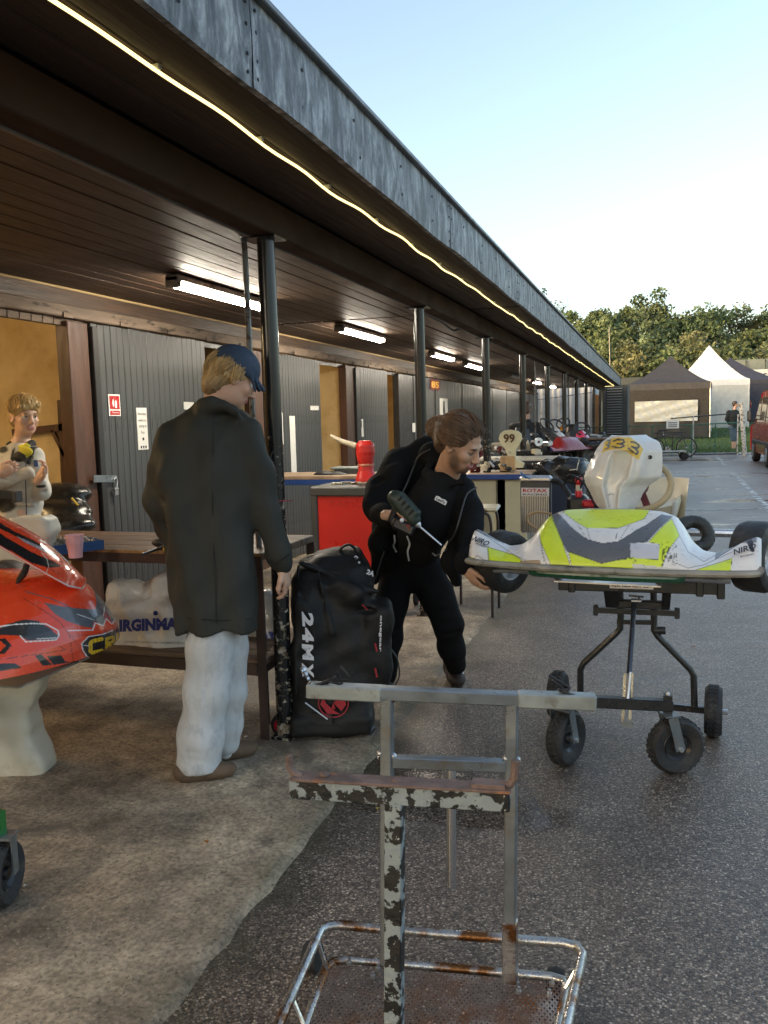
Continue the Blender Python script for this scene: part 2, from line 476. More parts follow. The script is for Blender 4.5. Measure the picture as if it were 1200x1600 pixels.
# ================================================================ ground
def node_mat(name):
    m = bpy.data.materials.new(name); m.use_nodes = True; MATS[name] = m
    return m, m.node_tree.nodes, m.node_tree.links, m.node_tree.nodes['Principled BSDF']
def ramp(N, L, src, stops):
    r = N.new('ShaderNodeValToRGB'); e = r.color_ramp.elements
    while len(e) < len(stops): e.new(0.5)
    for i, (p, c) in enumerate(stops):
        e[i].position = p; e[i].color = (c, c, c, 1) if np.isscalar(c) else (*c, 1)
    L.new(src, r.inputs[0]); return r.outputs[0]
def tnoise(N, L, vec, sc, det=5, rough=0.55, dist=0.0):
    n = N.new('ShaderNodeTexNoise'); n.inputs['Scale'].default_value = sc; n.inputs['Detail'].default_value = det
    n.inputs['Roughness'].default_value = rough; n.inputs['Distortion'].default_value = dist; L.new(vec, n.inputs['Vector']); return n.outputs['Fac']
def mixc(N, L, f, a, b, mode='MIX'):
    m = N.new('ShaderNodeMix'); m.data_type = 'RGBA'; m.blend_type = mode
    for s_, v in ((0, f), (6, a), (7, b)):
        if hasattr(v, 'links') or hasattr(v, 'is_linked'): L.new(v, m.inputs[s_])
        elif s_ == 0: m.inputs[0].default_value = v
        else: m.inputs[s_].default_value = (*v, 1)
    return m.outputs[2]
def mth(N, L, op, a, b=0.0, clamp=False):
    m = N.new('ShaderNodeMath'); m.operation = op; m.use_clamp = clamp
    for i, v in ((0, a), (1, b)):
        if hasattr(v, 'is_linked'): L.new(v, m.inputs[i])
        else: m.inputs[i].default_value = v
    return m.outputs[0]

def asphalt_mat():
    m, N, L, b = node_mat('asphalt')
    g = N.new('ShaderNodeNewGeometry').outputs['Position']
    v = N.new('ShaderNodeTexVoronoi'); v.inputs['Scale'].default_value = 165; L.new(g, v.inputs['Vector'])
    sep = N.new('ShaderNodeSeparateColor'); L.new(v.outputs['Color'], sep.inputs[0])
    stone = ramp(N, L, sep.outputs[0], [(0.0, (0.070, 0.053, 0.043)), (0.45, (0.145, 0.110, 0.088)), (0.74, (0.235, 0.184, 0.146)), (0.92, (0.38, 0.31, 0.245)), (1.0, (0.64, 0.54, 0.43))])
    gap = ramp(N, L, v.outputs['Distance'], [(0.35, 1.0), (0.75, 0.45)])
    c = mixc(N, L, 1.0, stone, gap, 'MULTIPLY')
    big = tnoise(N, L, g, 0.55, 6, 0.6); mid = tnoise(N, L, g, 3.0, 6, 0.6)
    c = mixc(N, L, 1.0, c, ramp(N, L, mid, [(0.3, 0.78), (0.7, 1.2)]), 'MULTIPLY')
    mp = N.new('ShaderNodeMapping'); mp.inputs['Scale'].default_value = (0.55, 1.5, 1); mp.inputs['Location'].default_value = (3.1, 0.4, 0); L.new(g, mp.inputs[0])
    wetn = tnoise(N, L, mp.outputs[0], 0.62, 5, 0.55, 0.4)
    wet = ramp(N, L, wetn, [(0.59, 0.0), (0.64, 1.0)])
    damp = ramp(N, L, tnoise(N, L, g, 0.35, 4), [(0.3, 0.0), (0.65, 1.0)])
    # pale sky sheen painted as patches of colour on the far half
    sepx = N.new('ShaderNodeSeparateXYZ'); L.new(g, sepx.inputs[0])
    far = ramp(N, L, mth(N, L, 'DIVIDE', sepx.outputs[1], 30.0), [(0.18, 0.0), (0.40, 1.0)])
    mp2 = N.new('ShaderNodeMapping'); mp2.inputs['Scale'].default_value = (0.9, 0.55, 1); L.new(g, mp2.inputs[0])
    far_sheen = ramp(N, L, tnoise(N, L, mp2.outputs[0], 1.3, 7, 0.62, 0.5), [(0.42, 0.0), (0.68, 0.85)])
    far_sheen = mth(N, L, 'MULTIPLY', far_sheen, far)
    c = mixc(N, L, far_sheen, c, (0.20, 0.185, 0.17))
    c = mixc(N, L, mth(N, L, 'MULTIPLY', wet, 0.35), c, (0.02, 0.02, 0.021))
    sxa = N.new('ShaderNodeSeparateXYZ'); L.new(g, sxa.inputs[0])
    kb = ramp(N, L, mth(N, L, 'ADD', mth(N, L, 'ADD', sxa.outputs[0], 1.30), mth(N, L, 'MULTIPLY', mth(N, L, 'SUBTRACT', mid, 0.5), 0.5)), [(0.10, .75), (0.34, 0.0)])
    c = mixc(N, L, kb, c, (0.045, 0.043, 0.024))
    L.new(c, b.inputs['Base Color'])
    r0 = ramp(N, L, damp, [(0.0, 0.46), (1.0, 0.28)])
    rgh = N.new('ShaderNodeMix'); rgh.data_type = 'FLOAT'; L.new(wet, rgh.inputs[0]); L.new(r0, rgh.inputs[2]); rgh.inputs[3].default_value = 0.10
    L.new(rgh.outputs[0], b.inputs['Roughness'])
    bp = N.new('ShaderNodeBump'); bp.inputs['Distance'].default_value = 0.004
    L.new(mth(N, L, 'SUBTRACT', 0.62, mth(N, L, 'MULTIPLY', wet, 0.55)), bp.inputs['Strength'])
    L.new(mth(N, L, 'ADD', gap, mth(N, L, 'MULTIPLY', sep.outputs[1], 0.5)), bp.inputs['Height'])
    L.new(bp.outputs[0], b.inputs['Normal']); b.inputs['Specular IOR Level'].default_value = 0.5
    return m
def concrete_mat():
    m, N, L, b = node_mat('old_concrete')
    g = N.new('ShaderNodeNewGeometry').outputs['Position']
    n1 = tnoise(N, L, g, 1.1, 7, 0.62, 0.3); n2 = tnoise(N, L, g, 9, 6, 0.65); n3 = tnoise(N, L, g, 60, 4, 0.6)
    c = ramp(N, L, n1, [(0.36, (0.13, 0.098, 0.070)), (0.47, (0.29, 0.228, 0.160)), (0.56, (0.42, 0.335, 0.235)), (0.66, (0.56, 0.46, 0.33))])
    c = mixc(N, L, 1.0, c, ramp(N, L, n2, [(0.3, 0.55), (0.7, 1.3)]), 'MULTIPLY')
    c = mixc(N, L, 1.0, c, ramp(N, L, n3, [(0.35, 0.62), (0.65, 1.28)]), 'MULTIPLY')
    stain = ramp(N, L, tnoise(N, L, g, 0.8, 6, 0.65, 0.6), [(0.52, 0.0), (0.60, 0.8)])
    c = mixc(N, L, stain, c, (0.10, 0.085, 0.07))
    # exposed aggregate
    v = N.new('ShaderNodeTexVoronoi'); v.inputs['Scale'].default_value = 150; L.new(g, v.inputs['Vector'])
    sep = N.new('ShaderNodeSeparateColor'); L.new(v.outputs['Color'], sep.inputs[0])
    ag = ramp(N, L, sep.outputs[0], [(0.94, 0.0), (0.98, 0.5)])
    c = mixc(N, L, ag, c, (0.42, 0.35, 0.25))
    dk = ramp(N, L, sep.outputs[1], [(0.965, 0.0), (0.985, 0.6)])
    c = mixc(N, L, dk, c, (0.03, 0.026, 0.022))
    # hairline cracks and old oil drips
    mpc = N.new('ShaderNodeMix'); mpc.data_type = 'VECTOR'; mpc.inputs[0].default_value = .12; nz = N.new('ShaderNodeTexNoise'); nz.inputs['Scale'].default_value = 2.2; L.new(g, nz.inputs['Vector']); L.new(g, mpc.inputs[4]); L.new(nz.outputs['Color'], mpc.inputs[5])
    vc = N.new('ShaderNodeTexVoronoi'); vc.feature = 'DISTANCE_TO_EDGE'; vc.inputs['Scale'].default_value = .62; L.new(mpc.outputs[1], vc.inputs['Vector'])
    c = mixc(N, L, ramp(N, L, vc.outputs['Distance'], [(0.0, .35), (.0035, .0)]), c, (.03, .026, .02))
    oil = ramp(N, L, tnoise(N, L, g, 3.4, 3, .5, .2), [(0.70, 0.0), (0.76, .6)])
    c = mixc(N, L, oil, c, (.035, .03, .026))
    # moss and damp along the worn outer edge
    sx = N.new('ShaderNodeSeparateXYZ'); L.new(g, sx.inputs[0])
    edge = ramp(N, L, mth(N, L, 'ADD', mth(N, L, 'ADD', sx.outputs[0], 1.45), mth(N, L, 'MULTIPLY', mth(N, L, 'SUBTRACT', n2, 0.5), 0.55)), [(0.12, 0.0), (0.30, 1.0)])
    c = mixc(N, L, mth(N, L, 'MULTIPLY', edge, ramp(N, L, tnoise(N, L, g, 2.2, 5), [(0.45, 0.0), (0.62, 0.75)])), c, (0.055, 0.058, 0.022))
    L.new(c, b.inputs['Base Color'])
    L.new(ramp(N, L, stain, [(0.0, 0.8), (1.0, 0.5)]), b.inputs['Roughness'])
    bp = N.new('ShaderNodeBump'); bp.inputs['Distance'].default_value = 0.012; bp.inputs['Strength'].default_value = 0.7
    L.new(mth(N, L, 'ADD', n2, mth(N, L, 'MULTIPLY', n3, 0.5)), bp.inputs['Height']); L.new(bp.outputs[0], b.inputs['Normal'])
    return m
def grass_mat():
    m, N, L, b = node_mat('turf')
    g = N.new('ShaderNodeNewGeometry').outputs['Position']
    c = ramp(N, L, tnoise(N, L, g, 0.6, 6, 0.6), [(0.3, (0.045, 0.085, 0.018)), (0.55, (0.075, 0.135, 0.025)), (0.75, (0.11, 0.125, 0.045))])
    c = mixc(N, L, 1.0, c, ramp(N, L, tnoise(N, L, g, 14, 4), [(0.3, 0.6), (0.7, 1.3)]), 'MULTIPLY')
    L.new(c, b.inputs['Base Color']); b.inputs['Roughness'].default_value = 0.9; return m
ASPH, CONC, TURF = asphalt_mat(), concrete_mat(), grass_mat()
tag(MB().box((0, 150, -0.27), (1600, 1700, 0.5)).build('ground', mat('earth', (0.06, 0.07, 0.03), 0.95)), kind='structure')
_g = []
for i in range(2): _g.append([])
tag(add_mesh('car_park', [(-8, -14, 0), (60, -14, 0), (60, 31.6, 0), (-8, 31.6, 0)], [(0, 1, 2, 3)], ASPH, smooth=0), kind='structure')
# concrete apron under the canopy, worn uneven outer edge, 14 mm proud
ys = np.linspace(-8, 30, 420)
ex = -1.18 + 0.008 * np.sin(ys * 1.1 + 0.4) + 0.004 * np.sin(ys * 6.1) + 0.004 * np.sin(ys * 23) + 0.0035 * NPR.randn(len(ys)) - 0.0035 * np.clip(ys - 2, 0, 20)
G = [[(-7.6, y, 0.014), (-3.8, y, 0.014), (-2.2, y, 0.014), (x - 0.03, y, 0.014), (x, y, 0.011 + 0.003 * NPR.rand()), (x + 0.03, y, -0.004)] for x, y in zip(ex, ys)]
tag(MB().grid(G).build('concrete_apron', CONC, smooth=60), kind='structure')
# rising grass behind the fence
def zg(x, y): return 0.02 + max(0, min(1, (y - 32.5) / 12)) ** 1.3 * 0.78 + max(0, y - 46) * 0.02
G = [[(x, y, zg(x, y) + 0.03 * math.sin(x * 1.3 + y)) for x in np.linspace(-40, 70, 56)] for y in list(np.linspace(33.0, 48, 26)) + [52, 56, 60, 70]]
tag(MB().grid(G).build('grass_field', TURF, smooth=180), kind='structure')
tag(MB().box((10, 32.3, 0.0), (60, 1.5, 0.06)).build('path', mat('wet_path', (0.20, 0.20, 0.21), 0.25, var=0.3, vs=2)), kind='structure')
# grass blades on the near part of the field
def grass_blades():
    n = 26000; x = NPR.uniform(-5, 14, n); y = 33.0 + 11.5 * NPR.rand(n) ** 1.4
    z = np.array([zg(a, b) for a, b in zip(x, y)]); h = NPR.uniform(.05, .12, n); a = NPR.uniform(0, 6.28, n); w = 0.018
    c, s = np.cos(a) * w, np.sin(a) * w; lx = NPR.randn(n) * .03; ly = NPR.randn(n) * .03
    V = np.stack([np.stack([x - c, y - s, z - .02], 1), np.stack([x + c, y + s, z - .02], 1), np.stack([x + lx, y + ly, z + h], 1)], 1).reshape(-1, 3)
    base = np.array([0.06, 0.12, 0.02]) * NPR.uniform(.6, 1.5, (n, 1)) + np.array([0.03, 0.01, 0]) * NPR.rand(n, 1)
    add = add_mesh('grass', V, np.arange(3 * n).reshape(-1, 3), mat('grass_blade', (1, 1, 1), .8, attr='Col', bump=0), smooth=0, cols=np.repeat(base, 3, 0))
    tag(add, 'short mown green grass behind the chain link fence', 'grass', kind='stuff')
grass_blades()
# painted bay lines on the car park
WL = mat('worn_white_paint', (0.62, 0.62, 0.58), 0.6, var=0.15, vs=8, spots=((0.09, 0.085, 0.08), 7, 0.50, 0.06), bump=.2)
_gp = 'faded white parking lines'
def line(a, b, w, lab):
    a = np.array([*a, 0.004]); b = np.array([*b, 0.004]); d = nrm(b - a); s_ = np.array([-d[1], d[0], 0]) * w / 2
    n = max(2, int(np.linalg.norm(b - a) / .25)); G = [[a + (b - a) * t - s_ * (1 + .12 * NPR.randn()), a + (b - a) * t + s_ * (1 + .12 * NPR.randn())] for t in np.linspace(0, 1, n)]
    tag(MB().grid(G).build('painted_line', WL, smooth=0), lab, 'road marking', _gp)
line((1.98, 30.6), (1.62, 12.6), 0.11, 'long faded white line running away to the gate')
line((0.05, 13.3), (1.9, 13.92), 0.07, 'thin white bay line crossing behind the yellow kart')

# ================================================================ lock-up block with canopy
Y0, Y1 = -3.0, 28.3           # canopy extent
WX = -3.75                    # door plane
PX_, PD = -1.64, 2.52         # post line
blk = thing('garage_block', 'long low dark timber lock-up block with deep canopy on black steel posts', 'building', (-2.4, 3.4, 0))
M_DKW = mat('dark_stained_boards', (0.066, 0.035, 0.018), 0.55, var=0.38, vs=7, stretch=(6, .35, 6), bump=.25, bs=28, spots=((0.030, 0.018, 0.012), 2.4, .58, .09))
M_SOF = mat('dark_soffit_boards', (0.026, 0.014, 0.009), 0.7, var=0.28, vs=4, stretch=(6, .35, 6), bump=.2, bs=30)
M_BEAM = mat('brown_painted_beam', (0.034, 0.017, 0.010), 0.75, var=0.3, vs=3, stretch=(1, .5, 1), bump=.2, bs=20, spec=.2)
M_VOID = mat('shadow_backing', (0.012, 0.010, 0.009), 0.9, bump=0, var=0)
def fascia_mat():
    m, N, L, b = node_mat('weathered_fascia')
    g = N.new('ShaderNodeNewGeometry').outputs['Position']
    mp = N.new('ShaderNodeMapping'); mp.inputs['Scale'].default_value = (1, 1.6, .55); L.new(g, mp.inputs[0])
    n1 = tnoise(N, L, mp.outputs[0], 9.0, 9, 0.68, 0.6); n2 = tnoise(N, L, g, 45, 6, 0.7)
    mp3 = N.new('ShaderNodeMapping'); mp3.inputs['Scale'].default_value = (1, 7, .8); L.new(g, mp3.inputs[0])
    n3 = tnoise(N, L, mp3.outputs[0], 3.0, 5, 0.6)
    c = ramp(N, L, n1, [(0.34, (0.035, 0.037, 0.041)), (0.45, (0.10, 0.106, 0.114)), (0.54, (0.24, 0.25, 0.262)), (0.66, (0.50, 0.51, 0.52))])
    c = mixc(N, L, 1.0, c, ramp(N, L, n2, [(0.3, 0.7), (0.7, 1.25)]), 'MULTIPLY')
    c = mixc(N, L, ramp(N, L, n3, [(0.52, 0), (0.68, .55)]), c, (0.045, 0.045, 0.047))
    L.new(c, b.inputs['Base Color']); b.inputs['Roughness'].default_value = .55
    bp = N.new('ShaderNodeBump'); bp.inputs['Distance'].default_value = .006; bp.inputs['Strength'].default_value = .5
    L.new(n2, bp.inputs['Height']); L.new(bp.outputs[0], b.inputs['Normal']); return m
M_FAS = fascia_mat()
M_EDGE = mat('metal_roof_edge', (0.14, 0.145, 0.15), 0.45, metal=.4, var=.2)
# ceiling boards: each board an object, three lengths per run
bw = 0.131
board = MB().box((0, 0, 0), (bw - .007, 10.40, .018), b=.003)
bmesh_o = None
cuts = [Y0, Y0 + 10.45, Y0 + 20.9]
nb = int((3.75 - 1.70) / bw)
for i in range(nb + 1):
    x = -1.70 - bw / 2 - i * bw
    for c, y in enumerate(cuts):
        p = (x, y + 5.2 + (0.0 if c else 0), 2.432 + .0025 * rnd.uniform(-1, 1))
        lp = (p[0] + 2.4, p[1] - 3.4, p[2])
        if bmesh_o is None:
            bmesh_o = board.build('ceiling_board', M_DKW, blk, world=False, smooth=0); o = bmesh_o
        else:
            o = bmesh_o.copy(); COL.objects.link(o)
        o.location = lp; o.rotation_euler = (R_(rnd.uniform(-.4, .4)), 0, 0) if False else (0, R_(rnd.uniform(-.5, .5)), 0)
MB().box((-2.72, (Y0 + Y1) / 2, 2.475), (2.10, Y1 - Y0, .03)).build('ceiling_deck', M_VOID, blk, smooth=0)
sof = None
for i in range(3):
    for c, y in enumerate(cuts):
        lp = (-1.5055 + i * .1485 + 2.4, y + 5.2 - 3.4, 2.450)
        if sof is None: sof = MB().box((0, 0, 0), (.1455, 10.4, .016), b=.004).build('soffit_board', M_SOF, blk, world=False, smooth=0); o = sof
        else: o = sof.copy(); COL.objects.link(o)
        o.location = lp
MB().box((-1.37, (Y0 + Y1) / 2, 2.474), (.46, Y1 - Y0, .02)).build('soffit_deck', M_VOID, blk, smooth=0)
MB().box((-1.63, (Y0 + Y1) / 2, 2.362), (.10, Y1 - Y0, .145), b=.006).build('beam', M_BEAM, blk, smooth=0)
MB().box((-1.692, (Y0 + Y1) / 2, 2.30), (.02, Y1 - Y0, .03), b=.004).build('beam_strip', mat('grey_strip', (.13, .12, .11), .5), blk, smooth=0)
# fascia panels with a lapped seam and nail heads, a slightly wavy lower edge
seam0 = 2.285
k = 0
M_NAIL = mat('nail_head', (.03, .03, .032), .5, metal=.6, bump=0)
y = seam0 - 2.44 * 2
while y < Y1:
    ya, yb = y, min(y + 2.44, Y1)
    nn = 14; G = []
    for t in np.linspace(0, 1, nn):
        yy = ya + .002 + (yb - ya - .004) * t
        w = .003 * math.sin(yy * 2.1 + k) + .002 * math.sin(yy * 5.3)
        sag = -.012 * math.sin(max(0, (yy - 6)) / 22 * math.pi)
        zb = 2.437 + w * .7 + sag; G.append([(-1.112 + w, yy, zb), (-1.110 + w * .4, yy, 2.57 + sag), (-1.116, yy, 2.695 + sag), (-1.135, yy, 2.695 + sag), (-1.135, yy, zb)])
    m_ = MB().grid(G, closed_v=True); fp = m_.build('fascia_panel', M_FAS, blk, smooth=30)
    nl = MB()
    for zz in (2.47, 2.52, 2.60, 2.66):
        for yy in (ya + .03, yb - .03): nl.ball((-1.1105, yy, zz), (.003, .006, .006), 4)
    for j in range(4):
        for zz in (2.50, 2.62): nl.ball((-1.111 + .002, ya + .35 + j * .55 + rnd.uniform(-.05, .05), zz), (.003, .007, .007), 4)
    nl.build('nails', M_NAIL, fp, kind='stuff')
    y = yb; k += 1
MB().box((-1.108, (Y0 + Y1) / 2, 2.703), (.035, Y1 - Y0, .022), b=.004).build('roof_edge_trim', M_EDGE, blk, smooth=0)
MB().grid([[(-1.125, Y0, 2.712), (-1.125, Y1, 2.712)], [(-7.8, Y0, 2.95), (-7.8, Y1, 2.95)], [(-7.8, Y0, 2.49), (-7.8, Y1, 2.49)], [(-1.135, Y0, 2.49), (-1.135, Y1, 2.49)]], closed_u=True).build('roof', mat('roof_felt', (.05, .05, .052), .9), blk, smooth=0)
MB().box((-1.37, Y1 + .012, 2.575), (.55, .02, .27)).build('roof_end', M_FAS, blk, smooth=0)
# posts: black paint flaking off at hand height and below, each a pipe with a foot plate and a top bracket
def post_mat():
    m, N, L, b = node_mat('flaking_black_paint')
    g = N.new('ShaderNodeNewGeometry').outputs['Position']
    sz = N.new('ShaderNodeSeparateXYZ'); L.new(g, sz.inputs[0])
    n1 = tnoise(N, L, g, 22, 7, 0.68, 0.4); n2 = tnoise(N, L, g, 75, 5, 0.6)
    f = mth(N, L, 'ADD', mth(N, L, 'MULTIPLY', n1, .72), mth(N, L, 'MULTIPLY', n2, .28))
    low = ramp(N, L, mth(N, L, 'DIVIDE', sz.outputs[2], 2.3), [(0.0, .105), (0.18, .055), (.45, .07), (0.62, .035), (0.70, -.10), (1.0, -.13)])
    lowv = N.new('ShaderNodeMapRange'); lowv.inputs[1].default_value = 0; lowv.inputs[2].default_value = 1
    zf = mth(N, L, 'DIVIDE', sz.outputs[2], 2.3)
    lo_ = N.new('ShaderNodeFloatCurve')
    cv = lo_.mapping.curves[0]
    for (px, py) in ((.3, .62), (.6, .60), (.72, .42)): cv.points.new(px, py)
    cv.points[0].location = (0, .70); cv.points[-1].location = (1, .38); lo_.mapping.update()
    L.new(zf, lo_.inputs['Value'])
    msk = mth(N, L, 'ADD', f, mth(N, L, 'SUBTRACT', lo_.outputs[0], .5))
    a = ramp(N, L, msk, [(0.685, 0), (0.70, 1)])
    under = ramp(N, L, tnoise(N, L, g, 40, 4, .6), [(0.35, (0.10, 0.055, 0.028)), (0.5, (0.30, 0.24, 0.16)), (0.65, (0.52, 0.47, 0.38))])
    c = mixc(N, L, a, (0.011, 0.011, 0.012), under)
    L.new(c, b.inputs['Base Color']); L.new(ramp(N, L, a, [(0, .24), (1, .75)]), b.inputs['Roughness'])
    bp = N.new('ShaderNodeBump'); bp.inputs['Distance'].default_value = .004; bp.inputs['Strength'].default_value = .8; bp.invert = True
    L.new(a, bp.inputs['Height']); L.new(bp.outputs[0], b.inputs['Normal'])
    return m
M_POST = post_mat()
M_PIPE = mat('grey_galvanised_pipe', (.16, .17, .17), .45, metal=.5, var=.3, vs=20, spots=((.06, .035, .02), 18, .6, .05))
YP = [3.43 + PD * i for i in range(-2, 0)] + [3.43, 5.93, 8.41, 10.87, 13.45, 16.02, 18.58, 21.2, 23.8, 26.6]
for i, yp in enumerate(YP):
    m_ = MB().tube([(PX_, yp, 0), (PX_ + .004, yp, .9), (PX_, yp, 2.30)], .039, 18)
    p_ = m_.build('post', M_POST, blk)
    MB().box((PX_, yp, .02), (.10, .10, .012)).build('foot_plate', M_POST, p_)
    MB().box((PX_ - .01, yp, 2.283), (.16, .12, .008)).build('top_plate', M_POST, p_)
MB().tube(bez([(PX_ - .09, 3.33, 2.34), (PX_ - .145, 3.48, 2.33), (PX_ - .165, 3.55, 2.25), (PX_ - .165, 3.56, 1.4), (PX_ - .15, 3.55, .02)], 5), .0135, 8).build('downpipe', M_PIPE, blk)
for yp in (13.45, 18.58): MB().tube([(PX_ - .12, yp - .5, 0), (PX_ - .12, yp - .5, 2.32)], .012, 6).build('downpipe', M_PIPE, blk)
MB().tube(bez([(-1.71, 6.0, 2.30), (-1.715, 6.9, 2.285), (-1.71, 7.3, 2.255), (-1.70, 7.9, 2.30), (-1.70, 11, 2.29)], 4), .010, 6).build('cable', mat('black_cable', (.015, .015, .015), .5), blk)

# ---- rear wall, door track, doors
M_GREYD = mat('grey_painted_boards', (0.052, 0.054, 0.056), 0.36, var=0.2, vs=3, stretch=(1, 5, .5), bump=.2, bs=35, spots=((.055, .056, .058), 3, .62, .1))
M_TRACK = mat('worn_timber_track', (0.17, 0.125, 0.09), 0.75, var=.35, vs=5, stretch=(2, .5, 2), bump=.4, bs=20, spots=((.04, .028, .02), 9, .6, .04))
M_BROWN = mat('red_brown_post', (0.075, 0.032, 0.018), 0.5, var=.3, vs=4, stretch=(3, 3, .6), bump=.25, bs=30, spots=((.42, .33, .22), 34, .72, .02))
M_INT = mat('ochre_lockup_wall', (0.62, 0.48, 0.25), 0.8, var=.14, vs=1.6, bump=.15, bs=25, spots=((.20, .11, .05), 11, .72, .05), spots2=((.40, .27, .11), 1.4, .55, .1))
M_BLK = mat('near_black_paint', (.018, .017, .017), .45, var=.3, spots=((.12, .10, .08), 40, .72, .02))
MB().box((WX - .02, (Y0 + Y1) / 2, 2.262), (.05, Y1 - Y0, .085), b=.008).build('door_track', M_TRACK, blk, smooth=0)
MB().box((WX - .055, (Y0 + Y1) / 2, 2.36), (.04, Y1 - Y0, .12)).build('wall_header', M_DKW, blk, smooth=0)
br = MB()
for yy in np.arange(Y0 + .3, Y1, .62): br.box((WX + .011, yy, 2.232 + rnd.uniform(-.004, .004)), (.012, .09, .035), b=.003)
br.build('track_brackets', M_TRACK, blk, kind='stuff')
# vertical header slats over the openings
MB().box((WX - .075, (Y0 + Y1) / 2, 2.195), (.02, Y1 - Y0, .05)).build('lintel', M_BLK, blk, smooth=0)
hs = None
for yy in np.arange(2.2, 4.95, .105):
    if hs is None: hs = MB().box((0, 0, 0), (.018, .10, .06), b=.003).build('header_slat', M_TRACK, blk, world=False, smooth=0); o = hs
    else: o = hs.copy(); COL.objects.link(o)
    o.location = (WX - .055 + 2.4, yy - 3.4, 2.20)
# bays: (door from, door to, jamb from, jamb to)
DOORS = [(-0.2, 1.35), (4.97, 6.52), (7.66, 9.13), (10.40, 11.72), (13.12, 14.42), (14.55, 16.55), (16.72, 18.70), (20.0, 21.9), (22.05, 23.9), (24.2, 26.0), (26.2, 28.2)]
JAMBS = [(1.36, 1.6), (4.74, 4.955), (7.42, 7.64), (10.02, 10.38), (12.32, 13.1), (14.43, 14.54), (16.57, 16.70), (18.72, 18.9), (19.8, 19.98), (21.92, 22.03), (23.95, 24.15), (26.02, 26.18)]
pl_w = .0735
plank = {}
doors = []
for (a, b_) in DOORS:
    near = a < 12
    d = MB().box((WX - .012, (a + b_) / 2, 1.115), (.012, b_ - a, 2.17)).build('door', M_GREYD, blk, smooth=0); doors.append(d)
    n = max(1, round((b_ - a) / pl_w)); w = (b_ - a) / n
    wk = round(w, 4); dc = np.array([-(WX - 0) * 0, 0, 0])
    for j in range(n):
        key = wk
        if key not in plank:
            plank[key] = MB().box((0, 0, 0), (.014, w - .0045, 2.18), b=.004).build('plank', M_GREYD, d, world=False, smooth=0); o = plank[key]
        else:
            o = plank[key].copy(); COL.objects.link(o); o.parent = d
        o.location = (WX + .002 + 2.4 + rnd.uniform(-.0012, .0012), a + w * (j + .5) - 3.4, 1.115 + rnd.uniform(-.004, .004))
for (a, b_) in JAMBS:
    MB().box((WX - .05, (a + b_) / 2, 1.1), (.10, b_ - a, 2.2), b=.006).build('jamb', M_BROWN if a < 11 else M_BLK, blk, smooth=0)
MB().box((WX + .014, 4.995, 1.1), (.03, .06, 2.16), b=.004).build('door_edge', M_BLK, doors[1], smooth=0)
MB().box((WX + .014, 10.40, 1.1), (.03, .16, 2.16), b=.004).build('door_edge', M_BLK, doors[3], smooth=0)
# lock-up interiors
MB().box((-7.5, (Y0 + Y1) / 2, 1.2), (.1, Y1 - Y0, 2.4)).build('rear_wall', M_INT, blk, smooth=0)
for yy in (-2.95, 1.48, 4.93, 7.53, 10.2, 12.9, 15.6, 18.8, 21.98, 24.05, 28.25):
    MB().box((-5.65, yy, 1.2), (3.7, .07, 2.4)).build('partition_wall', M_INT, blk, smooth=0)
MB().box((-5.65, (Y0 + Y1) / 2, 2.44), (3.75, Y1 - Y0, .06)).build('lockup_ceiling', mat('lockup_ceiling_paint', (.42, .30, .14), .8), blk, smooth=0)
# ================================================================ lamps of the lock-up block, one of them added out of view
M_TUBE = mat('lit_tube', (.9, .9, .85), .3, emis=(1.0, .90, .74), es=27.0, bump=0, var=0)
M_TUBEOFF = mat('unlit_diffuser', (.55, .55, .52), .35, bump=0)
M_FIT = mat('grey_lamp_housing', (.30, .29, .27), .4, bump=0, spots=((.12, .08, .05), 12, .62, .06))
def ceiling_light(y0, y1, x, lab, lit=True):
    L = y1 - y0; t = thing('ceiling_light', lab, 'lamp', (x, (y0 + y1) / 2, 2.335), 0, 'strip lights under the canopy')
    MB().box((0, 0, .055), (.10, L, .05), b=.012).build('housing', M_FIT, t, world=False)
    G = [[(.047 * math.cos(a), yy, .032 - .034 * math.sin(a)) for a in np.linspace(0, math.pi, 9)] for yy in (-L / 2 + .035, L / 2 - .035)]
    m_ = MB().grid(G); e = len(m_.v)
    m_.f.append(tuple(range(9))[::-1]); m_.m.append(0); m_.f.append(tuple(range(9, 18))); m_.m.append(0)
    m_.build('diffuser', M_TUBE if lit else M_TUBEOFF, t, world=False)
    for s_ in (-1, 1): MB().box((0, s_ * (L / 2 - .018), .035), (.106, .036, .075), b=.01).build('end_cap', M_FIT, t, world=False)
ceiling_light(4.62, 5.92, -2.86, 'lit strip light nearest the camera beside the first canopy post')
ceiling_light(7.55, 8.85, -2.88, 'lit strip light above the bent man\'s back, second along the canopy')
ceiling_light(11.0, 12.2, -2.88, 'lit strip light seen just right of the second canopy post')
ceiling_light(13.4, 14.7, -2.95, 'lit strip light between the second and third canopy posts')
ceiling_light(17.4, 18.7, -2.90, 'unlit grey strip light beyond the third canopy post', False)
ceiling_light(20.9, 22.2, -2.90, 'small lit strip light right of the fourth canopy post')
ceiling_light(24.2, 25.5, -2.90, 'farthest small lit strip light under the canopy end')
ceiling_light(-0.6, 0.7, -2.86, 'added strip light out of view behind the camera, brightening the near bays')  # unseen fitting, added for the light it throws under the canopy
